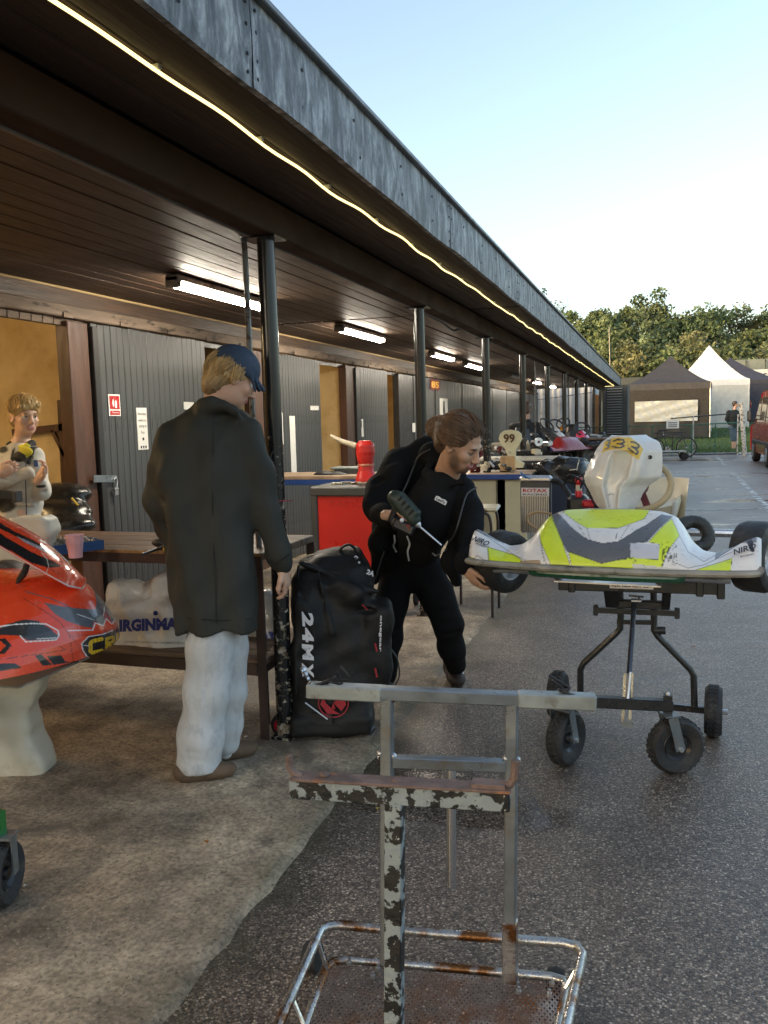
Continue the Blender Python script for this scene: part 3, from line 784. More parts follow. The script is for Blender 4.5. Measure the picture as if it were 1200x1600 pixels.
# warm lamps inside the lock-ups whose glow shows through the open doors
M_WARM = mat('lit_warm_tube', (.9, .8, .6), .3, emis=(1.0, .70, .34), es=34.0, bump=0, var=0)
def lockup_light(x, y, lab, L=1.2):
    t = thing('lockup_light', lab, 'lamp', (x, y, 2.30), 0, 'warm tube lights inside the lock-ups')
    MB().box((0, 0, .08), (.10, L + .06, .05), b=.01).build('housing', M_FIT, t, world=False)
    MB().tube([(0, -L / 2, .03), (0, L / 2, .03)], .022, 10).build('diffuser', M_WARM, t, world=False)
lockup_light(-5.0, 3.0, 'warm tube light inside the near lock-up behind the boy')
lockup_light(-5.6, 9.2, 'warm tube light inside the lock-up behind the red jug', .6)
lockup_light(-5.6, 11.6, 'warm tube light inside the lock-up past the third grey door', .6)
lockup_light(-5.6, 19.9, 'warm tube light inside the far open lock-up', .8)
# rope light clipped along the soffit, turning in at the far end
M_LED = mat('lit_rope', (.9, .8, .5), .4, emis=(1.0, .78, .30), es=0.62, bump=0, var=0)
pts = []
for i, y in enumerate(np.arange(0.2, 28.0, .09)):
    ph = (y % 0.62) / 0.62
    pts.append((-1.29 + .006 * math.sin(y * 3.3) + .004 * math.sin(y * 9), y, 2.432 - .008 * math.sin(math.pi * ph) ** 2))
pts += [(-1.31, 28.1, 2.43), (-1.45, 28.12, 2.425), (-1.75, 28.12, 2.42)]
led = thing('rope_light', 'glowing warm yellow rope light running along the canopy soffit', 'lamp', (-1.29, 3.0, 2.42))
MB().tube(pts, .0052, 6).build('rope', M_LED, led)
cl = None
for y in np.arange(0.2, 28, .62):
    m_ = None
    if cl is None: cl = MB().box((0, 0, 0), (.03, .016, .016), b=.003).build('clip', mat('clear_clip', (.6, .6, .5), .3, bump=0), led, world=False); o = cl
    else: o = cl.copy(); COL.objects.link(o)
    o.location = (0, y - 3.0, .016)
# ================================================================ beyond the canopy: sheds, fence, tents, van, trees
M_WHITEW = mat('white_corrugated_wall', (.66, .68, .70), .5, var=.08, vs=2, spots=((.45, .44, .42), 3, .64, .1))
# white steel container past the end of the block
t = thing('white_container', 'white corrugated steel container standing past the end of the canopy', 'container', (-4.4, 30.5, 0))
G = []
for i, x in enumerate(np.linspace(-7.6, -2.05, 112)):
    dy = .018 * (1 if (i // 2) % 2 else -1); G.append([(x, 29.6 + dy, .1), (x, 29.6 + dy, 2.48)])
MB().grid(G).build('wall', M_WHITEW, t, smooth=0)
MB().box((-4.82, 29.62, 2.53), (5.6, .1, .1)).build('top_rail', M_WHITEW, t, smooth=0)
MB().box((-4.82, 29.62, .07), (5.6, .1, .12)).build('bottom_rail', mat('grey_rail', (.3, .3, .31), .6), t, smooth=0)
MB().box((-4.82, 31.2, 1.3), (5.55, 3.05, 2.45)).build('body', M_WHITEW, t, smooth=0)
MB().tube(bez([(-7, 29.52, 1.95), (-4.5, 29.5, 2.05), (-2.1, 29.52, 2.28)], 6), .012, 5).build('cable', MATS['black_cable'], t)
# timber and junk strip between container and shed
t = thing('timber_door', 'brown timber door leaning beside the white container', 'door', (-1.95, 29.4, 0))
MB().box((-1.93, 29.45, 1.15), (.17, .05, 2.1), b=.005).build('panel', mat('varnished_wood', (.26, .13, .05), .5, stretch=(8, 8, .6), var=.3), t, smooth=0)
MB().box((-1.80, 29.46, 1.2), (.06, .05, 2.2)).build('frame', M_WHITEW, t, smooth=0)
# dark louvred shed
t = thing('louvred_shed', 'dark green shed with horizontal louvre slats at the canopy end', 'shed', (-1.3, 29.3, 0))
M_SHED = mat('dark_shed', (.035, .042, .042), .6)
MB().box((-1.32, 30.3, 1.25), (.82, 2.0, 2.5)).build('body', M_SHED, t, smooth=0)
MB().box((-1.66, 29.27, 1.25), (.12, .06, 2.45)).build('frame', M_SHED, t, smooth=0)
sl = None; M_SL = mat('louvre_grey', (.16, .17, .17), .5)
for i in range(24):
    if sl is None: sl = MB().box((0, 0, 0), (.50, .05, .012), rx_(R_(35)), b=.002).build('slat', M_SL, t, world=False, smooth=0); o = sl
    else: o = sl.copy(); COL.objects.link(o)
    o.location = (-.03, -.03, .35 + i * .088)
# long low clubhouse behind, two wings
def clubhouse(name, lab, x0, x1, y, zb, ze, roofc, wallc, th=.45):
    t = thing(name, lab, 'building', ((x0 + x1) / 2, y, zb))
    MB().box(((x0 + x1) / 2, y + 2.6, (zb + ze) / 2), (x1 - x0, 5, ze - zb)).build('wall', mat(name + '_wall', wallc, .8, var=.2), t, smooth=0)
    m_ = MB().box(((x0 + x1) / 2, y + 2.2, ze + .13), (x1 - x0 + .8, 6.4, .26), b=.03); m_.build('roof', mat(name + '_roof', roofc, .7, var=.15), t, smooth=0)
    MB().box(((x0 + x1) / 2, y - 1.02, ze + .12), (x1 - x0 + .82, .05, th), b=.01).build('fascia', mat(name + '_fascia', roofc, .5), t, smooth=0)
    return t
c1 = clubhouse('clubhouse', 'low dark building with blue grey flat roof behind the black tent', -4.6, 3.2, 47.0, 0.6, 3.1, (.045, .055, .06), (.03, .03, .03))
for i, x in enumerate((-2.9, -1.4)): MB().box((x, 46.92, 1.6), (.7, .06, 1.4), b=.01).build('window', mat('dull_glass', (.10, .13, .15), .08, bump=0), c1)
MB().box((-3.35, 46.93, 1.7), (.25, .05, 2.0)).build('red_post', mat('red_trim', (.22, .04, .03), .5), c1)
MB().box((-2.2, 46.93, 1.7), (.2, .05, 2.0)).build('pale_post', M_WHITEW, c1)
c2 = clubhouse('pavilion', 'long pale grey roofed pavilion with white doors and a sign', 4.6, 22, 58.0, 1.0, 4.25, (.16, .19, .18), (.05, .045, .04), .75)
for x in (8.4, 9.25): MB().box((x, 57.94, 2.4), (.75, .08, 2.5), b=.01).build('door', mat('cream_door', (.62, .58, .48), .6), c2)
MB().box((6.7, 57.93, 3.7), (3.0, .06, .14)).build('strip', mat('cream_strip', (.55, .48, .36), .6), c2)
MB().box((7.7, 56.9, 4.2), (1.9, .07, .07)).build('red_strip', mat('red_lamp_strip', (.6, .08, .04), .4), c2)
# sign
sg = thing('sign_board', 'white sign board lettered LUG on the pavilion front', 'sign', (8.75, 56.7, 3.2))
_so = at(1180.5, 590, Y=56.7)
MB().box(_so, (1.42, .05, .98), b=.01).build('panel', mat('sign_white', (.78, .78, .74), .5), sg, smooth=0)
text('LUG', .34, mat('sign_black', (.02, .02, .02), .5, bump=0), _so + np.array([.28, -.03, .08]), (1, 0, 0), (0, 0, 1), sg, bold=.02, width=.72)
MB().tube([_so + np.array([-.5, -.03, -.15]), _so + np.array([-.38, -.03, .22]), _so + np.array([-.22, -.03, -.1]), _so + np.array([-.3, -.03, -.28])], .022, 5).build('emblem', MATS['sign_black'], sg)
MB().box(_so + np.array([.2, -.028, -.3]), (.75, .004, .05)).build('underline', MATS['sign_black'], sg)
for s_ in (-.55, .55): MB().bar(_so + np.array([s_, .05, .45]), _so + np.array([s_, .2, 1.1]), .04).build('bracket', M_BLK, sg)

# ---- pop-up tents
def tent(name, lab, cx, cy, zb, w, he, hp, rz, mroof, mwall, walls, window=None):
    t = thing(name, lab, 'tent', (cx, cy, zb), rz, 'pop-up tents on the grass')
    h = w / 2; A = [(-h, -h), (h, -h), (h, h), (-h, h)]
    # canopy: concave pyramid, four panels
    n = 10
    for i in range(4):
        (x1, y1), (x2, y2) = A[i], A[(i + 1) % 4]; G = []
        for a in np.linspace(0, 1, n):
            row = []
            for b_ in np.linspace(0, 1, n):
                x = (x1 + (x2 - x1) * b_) * (1 - a); y = (y1 + (y2 - y1) * b_) * (1 - a)
                z = he + (hp - he) * (a ** 1.35) + .012 * math.sin(b_ * 17 + i) * (1 - a) * math.sin(a * 3) - .05 * math.sin(math.pi * b_) * (1 - a) * a
                row.append((x, y, z))
            G.append(row)
        MB().grid(G).build('roof_panel', mroof, t, world=False, smooth=180)
        G = [[(x1 + (x2 - x1) * b_, y1 + (y2 - y1) * b_, he - v * .28 + .01 * math.sin(b_ * 13 + i) * v) for v in (0, .5, 1)] for b_ in np.linspace(0, 1, 12)]
        MB().grid(G).build('valance', mroof, t, world=False, smooth=180)
        MB().tube([(x1 * .985, y1 * .985, 0), (x1 * .985, y1 * .985, he)], .028, 8).build('leg', mat('tent_pole', (.7, .7, .7), .4, metal=.3, bump=0), t, world=False)
        if i in walls:
            G = []
            for b_ in np.linspace(0.01, .99, 40):
                G.append([((x1 + (x2 - x1) * b_) * .99 + (.03 * math.sin(b_ * 21 + v * 4 + i) * v if y1 != y2 else 0), (y1 + (y2 - y1) * b_) * .99 + (.03 * math.sin(b_ * 21 + v * 4 + i) * v if x1 != x2 else 0), (he - .2) * (1 - v) + .02) for v in np.linspace(0, 1, 8)])
            wl = MB().grid(G).build('side_wall', mwall, t, world=False, smooth=180)
            if i == 0 and window:
                G = [[(-h * window[0] + (h * (window[1] + window[0])) * b_, -h * .99 - .05 + .012 * math.sin(b_ * 37 + v * 9) + .01 * math.sin(b_ * 11 - v * 14), window[2] + (window[3] - window[2]) * v) for v in np.linspace(0, 1, 14)] for b_ in np.linspace(0, 1, 50)]
                MB().grid(G).build('window', mat('crinkled_clear_plastic', (.36, .39, .40), .22, var=.15, spec=.8, bump=.5, bs=6, stretch=(1, 1, 3)), wl, world=False, smooth=180)
    return t
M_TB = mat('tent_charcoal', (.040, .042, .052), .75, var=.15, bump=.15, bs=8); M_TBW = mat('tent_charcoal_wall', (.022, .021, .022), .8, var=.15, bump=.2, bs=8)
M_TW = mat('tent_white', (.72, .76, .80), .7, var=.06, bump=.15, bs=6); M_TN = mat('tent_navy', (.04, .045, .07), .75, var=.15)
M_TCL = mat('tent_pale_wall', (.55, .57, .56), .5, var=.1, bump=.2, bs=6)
p = at(1047, 682, Y=39.0)
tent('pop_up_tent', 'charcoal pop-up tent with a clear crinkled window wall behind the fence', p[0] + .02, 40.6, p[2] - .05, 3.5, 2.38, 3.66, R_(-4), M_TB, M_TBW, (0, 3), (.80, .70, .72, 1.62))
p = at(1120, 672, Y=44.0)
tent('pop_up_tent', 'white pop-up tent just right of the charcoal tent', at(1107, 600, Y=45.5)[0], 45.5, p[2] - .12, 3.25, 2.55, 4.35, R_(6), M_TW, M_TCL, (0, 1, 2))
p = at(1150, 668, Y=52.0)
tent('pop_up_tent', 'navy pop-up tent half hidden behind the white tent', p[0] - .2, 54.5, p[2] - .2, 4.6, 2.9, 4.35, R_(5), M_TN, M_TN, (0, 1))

# ---- chain link fence, gate
M_GRN = mat('green_fence_paint', (.03, .13, .09), .5, var=.2); M_WIRE = mat('green_wire', (.035, .11, .085), .5, bump=0)
M_GATE = mat('flaking_white_gate', (.55, .53, .48), .6, var=.2, spots=((.10, .075, .05), 14, .56, .04))
def mesh_panel(parent, a, b, z0, z1, m_, step=.09, r=.0035):
    a = np.array([*a, 0.]); b = np.array([*b, 0.]); L = np.linalg.norm(b - a); d = (b - a) / L; mb = MB(); H = z1 - z0
    u = -H
    while u < L:
        for sgn in (0, 1):
            s0, s1 = max(u, 0), min(u + H, L)
            if s1 - s0 > .02:
                za, zb_ = (z0 + s0 - u, z0 + s1 - u) if sgn == 0 else (z1 - (s0 - u), z1 - (s1 - u))
                mb.tube([a + d * s0 + UP * za, a + d * s1 + UP * zb_], r, 3, caps=False)
        u += step
    return mb.build('wire_mesh', m_, parent, kind='stuff')
fn = thing('chain_link_fence', 'green chain link fence with slim posts along the car park end', 'fence', (-1.2, 29.5, 0))
P0 = (-3.9, 28.9); P1 = (1.15, 30.0)
mesh_panel(fn, P0, P1, .05, 1.05, M_WIRE)
MB().tube([(*P0, 1.1), (*P1, 1.1)], .018, 6).build('top_rail', M_GRN, fn)
MB().tube([(*P0, .06), (*P1, .06)], .008, 5).build('bottom_wire', M_GRN, fn)
for q in np.linspace(0, 1, 5):
    x, y = P0[0] + (P1[0] - P0[0]) * q, P0[1] + (P1[1] - P0[1]) * q
    MB().tube([(x, y, 0), (x, y, 1.12)], .022, 7).build('post', M_GRN, fn)
gt = thing('gate', 'white flaking metal gate with wire mesh and a paper notice', 'gate', (2.0, 30.2, 0))
g0 = np.array([1.2, 30.05, 0]); g1 = np.array([2.62, 30.45, 0]); gd = nrm(g1 - g0)
mesh_panel(gt, g0[:2], g1[:2], .1, 1.12, M_WIRE)
MB().tube([g0 + UP * .05, g0 + UP * 1.42], .022, 7).build('stile', M_GATE, gt); MB().tube([g1 + UP * .05, g1 + UP * 1.42], .022, 7).build('stile', M_GATE, gt)
MB().tube([g0 - gd * .75 + UP * 1.33, g1 + UP * 1.45], .02, 7).build('top_bar', M_BLK, gt); MB().tube([g0 + UP * 1.1, g1 + UP * 1.14], .02, 7).build('mid_rail', M_GRN, gt)
MB().tube([g0 + UP * .1, g1 + UP * .1], .016, 7).build('bottom_rail', M_BLK, gt)
gm = (g0 + g1) / 2; MB().tube([gm + UP * .1, gm + UP * 1.12], .016, 7).build('brace', M_GRN, gt)
gp = thing('gate_post', 'thick flaking white gate post leaning slightly left', 'post', (2.85, 30.5, 0))
MB().tube([(2.86, 30.5, 0), (2.72, 30.5, 1.75)], .075, 10).build('shaft', M_GATE, gp); MB().box((2.715, 30.5, 1.77), (.16, .16, .04), b=.01).build('cap', M_GATE, gp)
so = at(1051, 663, Y=29.6)
nt_ = thing('paper_notice', 'small white paper notice tied to the green fence rail', 'sign', so)
MB().box(so, (.40, .01, .27)).build('sheet', MATS['sign_white'], nt_, smooth=0)
text('NO DOGS', .075, MATS['sign_black'], so + np.array([0, -.008, .04]), (1, 0, -.03), (0.03, 0, 1), nt_, bold=.01, width=.3) if False else None
for dz in (.05, -.02, -.08): MB().box(so + np.array([0, -.006, dz]), (.28, .002, .03)).build('print_line', MATS['sign_black'], nt_, smooth=0)

# ---- bicycle and a little trolley at the fence
M_BLKP = mat('black_plastic', (.018, .018, .02), .5, var=.2); M_RUB = mat('black_rubber', (.02, .02, .021), .75, var=.2, bump=.3, bs=120)
M_STEEL = mat('bright_steel', (.55, .56, .57), .32, metal=.9, var=.12, rvar=.12)
bk = thing('bicycle', 'dark bicycle leaning on the fence beneath the paper notice', 'bicycle', (.3, 29.3, 0), R_(12))
def wheel_part(parent, c, r, wd, name='wheel', ax=(0, 1, 0), rim_m=None, spokes=14):
    w = MB().lathe([(r * math.cos(0) - wd * .5 + wd * .5 * math.cos(a), wd * .5 * math.sin(a)) for a in np.linspace(0, 2 * math.pi, 9)], c, ax, 28).build(name, M_RUB, parent, world=False)
    sp = MB(); d, e1, e2 = frame(ax, (0.1, 0.3, 1))
    for i in range(spokes):
        a = 2 * math.pi * i / spokes; sp.tube([np.array(c) , np.array(c) + (r - wd) * (math.cos(a) * e1 + math.sin(a) * e2)], .003, 3, caps=False)
    sp.ball(c, .03, 6); sp.lathe([(r - wd, -.008), (r - wd, .008), (r - wd - .012, .008), (r - wd - .012, -.008), (r - wd, -.008)], c, ax, 24)
    sp.build('rim', rim_m or M_STEEL, w, world=False); return w
wheel_part(bk, (-.52, 0, .34), .34, .045); wheel_part(bk, (.52, 0, .34), .34, .045)
fr = MB(); BB = (-.08, 0, .30); HT = (.36, 0, .80); ST = (-.22, 0, .76); RA = (-.52, 0, .34)
for a, b_ in ((BB, HT), (BB, ST), (ST, HT), (BB, RA), (ST, RA)): fr.tube([a, b_], .017, 7)
fr.tube([(.34, 0, .88), (.40, 0, .70), (.52, 0, .34)], .015, 7); fr.build('frame', mat('dark_bike_paint', (.03, .035, .04), .3), bk, world=False)
MB().box((-.26, 0, .92), (.26, .13, .05), b=.02).build('saddle', M_BLKP, bk, world=False); MB().tube([ST, (-.25, 0, .90)], .014, 6).build('seat_post', M_STEEL, bk, world=False)
MB().tube([(.30, -.28, .98), (.35, -.05, .92), (.35, .05, .92), (.30, .28, .98)], .013, 6).build('handlebar', M_BLKP, bk, world=False)
MB().lathe([(.0, -.01), (.09, -.01), (.09, .01), (0, .01)], BB, (0, 1, 0), 16).build('chainring', M_STEEL, bk, world=False)
_p = at(1050, 690, Y=29.3); bk.location = (_p[0] - .05, 29.35, .02)
tr = thing('flat_trolley', 'low flat trolley on small black wheels in front of the bicycle', 'trolley', (.2, 28.4, 0), R_(8))
MB().box((0, 0, .28), (.95, .5, .03), b=.008).build('deck_frame', M_STEEL, tr, world=False)
for x in (-.42, .42):
    for y in (-.22, .22):
        MB().lathe([(0, -.035), (.10, -.035), (.115, -.02), (.115, .02), (.10, .035), (0, .035)], (x, y, .115), (0, 1, 0), 16).build('wheel', M_RUB, tr, world=False)
        MB().bar((x, y, .12), (x, y, .28), .03).build('fork', M_STEEL, tr, world=False)
for x in (-.38, .1): MB().tube([(x, .2, .28), (x, .2, .85)], .018, 7).build('upright', M_BLKP, tr, world=False)
MB().bar((-.5, .2, .87), (.52, .2, .87), .05, .04).build('top_bar', M_BLKP, tr, world=False)
_p = at(1047, 718, z=0); tr.location = (_p[0], 28.6, 0)

# ---- van parked at the right edge, nose away
M_VAN = mat('maroon_van_paint', (.30, .02, .022), .22, var=.08, coat=.8, bump=0); M_GLS = mat('dark_window_glass', (.02, .022, .025), .04, bump=0, spec=.8)
vn = thing('van', 'dark red van parked nose away at the right edge', 'van', (3.72, 25.7, 0))
prof = [(-2.5, .32), (-2.55, .9), (-2.45, 1.05), (-1.45, 1.18), (-.55, 1.98), (-.2, 2.06), (2.45, 2.06), (2.58, 1.9), (2.6, .4), (2.5, .30)]   # local y (nose at +y in world => flip)
G = []
for x, ins in ((-.90, .05), (-.93, .0), (-.93, 0), (.93, 0), (.93, 0), (.90, .05)):
    G.append([(x * (1 - .10 * max(0, (z - 1.1))), -y * (1 - ins * .3), .30 + (z - .30) * (1 - ins * .2)) for y, z in prof])
m_ = MB().grid(G, closed_v=True); k_ = len(prof); m_.f.append(tuple(range(k_))); m_.m.append(0); m_.f.append(tuple(5 * k_ + i for i in range(k_))[::-1]); m_.m.append(0)
m_.build('body', M_VAN, vn, world=False, smooth=30)
for sx in (-1, 1):
    def sp_(y, z, off=.008): return np.array([sx * (.93 * (1 - .10 * max(0, (z - 1.1))) + off), -y, z])
    for (ya, yb, nm) in ((-1.2, -.15, 'front_window'), (.0, 1.1, 'side_window'), (1.25, 2.3, 'rear_window')):
        top = 1.88; bot = 1.24; q = [sp_(ya + (.0 if nm != 'front_window' else -.02), bot), sp_(yb, bot), sp_(yb, top), sp_(ya + (.62 if nm == 'front_window' else .05), top)]
        m_ = MB(); m_._add(q, [(0, 1, 2, 3)]); m_.build(nm, M_GLS, vn, world=False, smooth=0)
    for yy in (-.22, -.1 + 1.25): MB().bar(sp_(yy, .45, .002), sp_(yy, 1.2, .002), .012, .006).build('door_gap', M_BLKP, vn, world=False)
    MB().box(sp_(.3, .62, .01), (.03, 4.2, .09), b=.01).build('side_trim', M_BLKP, vn, world=False)
    MB().box(sp_(.06, 1.08, .015), (.03, .18, .035), b=.01).build('handle', M_BLKP, vn, world=False)
    mr_ = MB().box((sx * 1.10, 1.22, 1.36), (.10, .16, .32), b=.03).build('mirror', M_BLKP, vn, world=False)
    MB().box((sx * 1.10, 1.135, 1.37), (.075, .01, .26), b=.003).build('mirror_glass', mat('mirror_glass', (.10, .11, .12), .08, metal=.3, bump=0, var=0), mr_, world=False)
    MB().bar((sx * .88, 1.22, 1.26), (sx * 1.08, 1.22, 1.26), .04).build('mirror_arm', M_BLKP, mr_, world=False)
    for yy in (1.62, -1.55):
        w_ = MB().lathe([(0, -.09), (.20, -.1), (.30, -.1), (.33, -.07), (.33, .07), (.30, .1), (0, .1)], (sx * .84, yy, .33), (1, 0, 0), 24).build('wheel', M_RUB, vn, world=False)
        MB().lathe([(0, 0), (.19, 0), (.2, -.01)], (sx * .945, yy, .33), (sx, 0, 0), 18).build('hub', M_STEEL, w_, world=False)
m_ = MB(); m_._add([(-.72, 1.36, 1.27), (.72, 1.36, 1.27), (.64, .62, 1.93), (-.64, .62, 1.93)], [(0, 1, 2, 3)]); m_.build('windscreen', M_GLS, vn, world=False, smooth=0)
MB().box((0, -2.60, .9), (1.2, .04, .3), b=.02).build('rear_panel', M_VAN, vn, world=False)
for sx in (-1, 1): MB().box((sx * .82, -2.60, 1.1), (.14, .05, .42), b=.02).build('tail_light', mat('red_lens', (.4, .02, .01), .2, bump=0), vn, world=False)

# ---- trees and scrub on the bank behind
tag(MB().grid([[(x, y, z + .6 * math.sin(x * .21 + y * .3) - .0 * x) for x in np.linspace(-60, 80, 50)] for y, z in ((58, .8), (64, 1.9), (69, 3.3), (76, 5.2), (86, 6.4), (120, 6.8))]).build('hillside', mat('scrub_ground', (.05, .06, .022), .95, var=.3, vs=.5), smooth=180), kind='structure')
M_LEAF = mat('leaf', (1, 1, 1), .65, attr='Col', bump=0, var=.1, spec=.3)
M_BARK = mat('bark', (.06, .048, .036), .9, bump=.5, bs=20)
def foliage(n, c, r, leaf, cols, seed, clumps=40, hollow=.55, droop=0.0):
    g = np.random.RandomState(seed); c = np.asarray(c, float); r = np.asarray(r, float)
    d = g.randn(clumps, 3); d /= np.linalg.norm(d, axis=1)[:, None]
    cc = d * (hollow + (1 - hollow) * g.rand(clumps, 1) ** .5) * (1 + .14 * g.randn(clumps, 1)); cc[:, 2] = np.abs(cc[:, 2]) * 1.0 - .35 * (g.rand(clumps) < .45)
    cr = g.uniform(.16, .34, clumps); shade = g.uniform(.65, 1.35, clumps); hue = g.rand(clumps)
    k = g.randint(0, clumps, n); q = g.randn(n, 3); q /= np.linalg.norm(q, axis=1)[:, None]; q *= g.rand(n, 1) ** .45
    P = c + (cc[k] + q * cr[k][:, None]) * r
    P[:, 2] -= droop * g.rand(n)
    a = g.randn(n, 3); a /= np.linalg.norm(a, axis=1)[:, None]; b_ = g.randn(n, 3); b_ = np.cross(a, b_); b_ /= np.linalg.norm(b_, axis=1)[:, None]
    s = leaf * g.uniform(.6, 1.3, (n, 1))
    V = np.stack([P - a * s, P + b_ * s * .55, P + a * s, P - b_ * s * .55], 1).reshape(-1, 3)
    c0 = np.asarray(cols[0]); c1 = np.asarray(cols[1]); f = np.clip(hue[k][:, None] * .7 + .3 * g.rand(n, 1), 0, 1)
    C = (c0 * (1 - f) + c1 * f) * shade[k][:, None] * g.uniform(.75, 1.25, (n, 1))
    return V, np.arange(4 * n).reshape(-1, 4), np.repeat(C, 4, 0)
def tree(name, lab, x, y, z, h, r, n, cols, seed, group, bare=False, leaf=.16, cat='tree'):
    t = thing(name, lab, cat, (x, y, z), 0, group)
    g = random.Random(seed); tk = MB()
    ch = h * .58
    tk.tube(bez([(0, 0, -.5), (g.uniform(-.2, .2), 0, h * .3), (g.uniform(-.4, .4), 0, h * .75)], 4), list(np.linspace(h * .028, h * .012, 9)), 7)
    for i in range(26 if bare else 12):
        a = g.uniform(0, 6.28); z0 = h * g.uniform(.22, .72); L = r * g.uniform(.6, 1.05); e = np.array([math.cos(a) * L, math.sin(a) * L, z0 + h * g.uniform(.10, .36)])
        m0 = np.array([e[0] * .45, e[1] * .45, z0 + h * .06]); pth = bez([(0, 0, z0), m0, e], 3)
        tk.tube(pth, list(np.linspace(h * .010, h * .002, len(pth))), 5)
        for j in range(5 if bare else 3):
            s0 = pth[g.randint(2, len(pth) - 1)]; tk.tube([s0, s0 + np.array([g.uniform(-1, 1) * r * .3, g.uniform(-1, 1) * r * .3, g.uniform(.05, .2) * h])], [h * .003, h * .0010], 4)
    tk.build('trunk', M_BARK, t, world=False)
    V, Q, C = foliage(n, (0, 0, ch), (r, r, h * .40), leaf, cols, seed, clumps=34 if bare else 48)
    add_mesh('crown', V, Q, M_LEAF, t, smooth=0, world=False, cols=C)
G1 = ((.092, .138, .062), (.145, .175, .082)); G2 = ((.060, .100, .052), (.10, .142, .068)); G3 = ((.115, .142, .070), (.165, .165, .085)); G4 = ((.10, .148, .074), (.15, .195, .105))
TG = 'autumn trees on the bank behind the tents'
specs = [  # px, top py, Y, radius, palette, bare, label
    (858, 462, 72, 2.6, G2, True, 'thin dark tree poking above the canopy roof edge'),
    (905, 492, 70, 2.8, G1, False, 'rounded olive tree nearest the canopy roof end'),
    (945, 486, 69, 2.3, G4, False, 'pale drooping willow-like tree beside the tall thin pole'),
    (1003, 468, 72, 3.6, G1, False, 'broad open-crowned tree rising above the charcoal tent'),
    (1055, 500, 71, 2.6, G2, False, 'dark bushy tree between the two highest crowns'),
    (1103, 482, 73, 3.7, G2, False, 'dark spreading tree above the white tent'),
    (1160, 476, 75, 2.4, G3, True, 'nearly bare pale tree right of the dark spreading tree'),
    (1196, 500, 73, 3.2, G1, False, 'olive tree cut by the right picture edge'),
    (1245, 478, 74, 3.6, G2, False, 'tree just beyond the right picture edge'),
    (830, 500, 74, 3.2, G1, False, 'tree hidden behind the canopy roof'),
]
for i, (px, py, Y, r, pal, bare, lab) in enumerate(specs):
    p = at(px, py, Y=Y); zb = 4.0
    tree('tree', lab, p[0], Y, zb, p[2] - zb, r, 1500 if bare else 6500, pal, 100 + i, TG, bare, .13 if bare else .16)
bs = [(880, 545, 63, 2.4, G4), (930, 530, 64, 2.6, G1), (985, 540, 63, 2.8, G3), (1040, 545, 62, 2.6, G1), (1090, 535, 63, 2.7, G3), (1140, 545, 62, 2.8, G1), (1190, 540, 63, 2.6, G3), (1240, 545, 62, 2.8, G1),
      (960, 515, 67, 2.3, G1), (1020, 520, 67, 2.6, G4), (1075, 520, 67, 2.4, G3), (1130, 515, 68, 2.6, G2), (1175, 520, 67, 2.6, G1)]
bl = ['pale green bush by the canopy roof tip', 'olive bush left of the charcoal tent peak', 'yellowing bush above the charcoal tent roof', 'olive bush between the tent peaks', 'golden bush above the white tent peak', 'olive bush above the navy tent', 'golden bush at the right picture edge', 'bush outside the right edge',
      'upper olive bush below the pale drooping tree', 'upper pale bush under the broad crown', 'upper golden bush under the dark bushy tree', 'upper dark bush under the spreading tree', 'upper olive bush under the bare tree']
for i, (px, py, Y, r, pal) in enumerate(bs):
    p = at(px, py, Y=Y); zb = .8 if Y < 65 else 2.0
    t = thing('bush', bl[i], 'bush', (p[0], Y, zb), 0, 'scrub bushes on the bank')
    h = p[2] - zb
    V, Q, C = foliage(7500, (0, 0, h * .42), (r * 1.15, r, h * .58), .15, pal, 300 + i, clumps=60, hollow=.4)
    add_mesh('crown', V, Q, M_LEAF, t, smooth=0, world=False, cols=C)
    st = MB()
    for j in range(6): st.tube([(0, 0, 0), (rnd.uniform(-.4, .4) * r, rnd.uniform(-.4, .4) * r, h * .6)], [.05, .015], 5)
    st.build('trunk', M_BARK, t, world=False)
V, Q, C = foliage(42000, (4, 66.5, 2.6), (26, 4, 3.0), .17, ((.088, .122, .058), (.14, .155, .075)), 77, clumps=420, hollow=.02)
tag(add_mesh('undergrowth', V, Q, M_LEAF, smooth=0, cols=C), 'dense olive scrub filling the bank under the trees', 'undergrowth', kind='stuff')
fp_ = thing('railing', 'dark footbridge railing among the trees on the bank', 'railing', (3, 74, 9))
a_ = at(1005, 513, Y=73.9); b_ = at(1100, 512, Y=73.9)
MB().bar(a_, b_, .10, .5).build('panel', M_BLKP, fp_)
for q in np.linspace(0, 1, 4): MB().bar(a_ + (b_ - a_) * q - UP * .5, a_ + (b_ - a_) * q + UP * .35, .08).build('post', M_STEEL, fp_)
pa = at(955, 575, Y=58); pb = at(952, 512, Y=58)
pl_ = thing('thin_pole', 'tall thin leaning metal pole in front of the trees', 'pole', pa)
MB().tube([pa - UP * 3, pb], .045, 6).build('shaft', M_PIPE, pl_); MB().ball(pb, .07, 6).build('cap', M_PIPE, pl_)
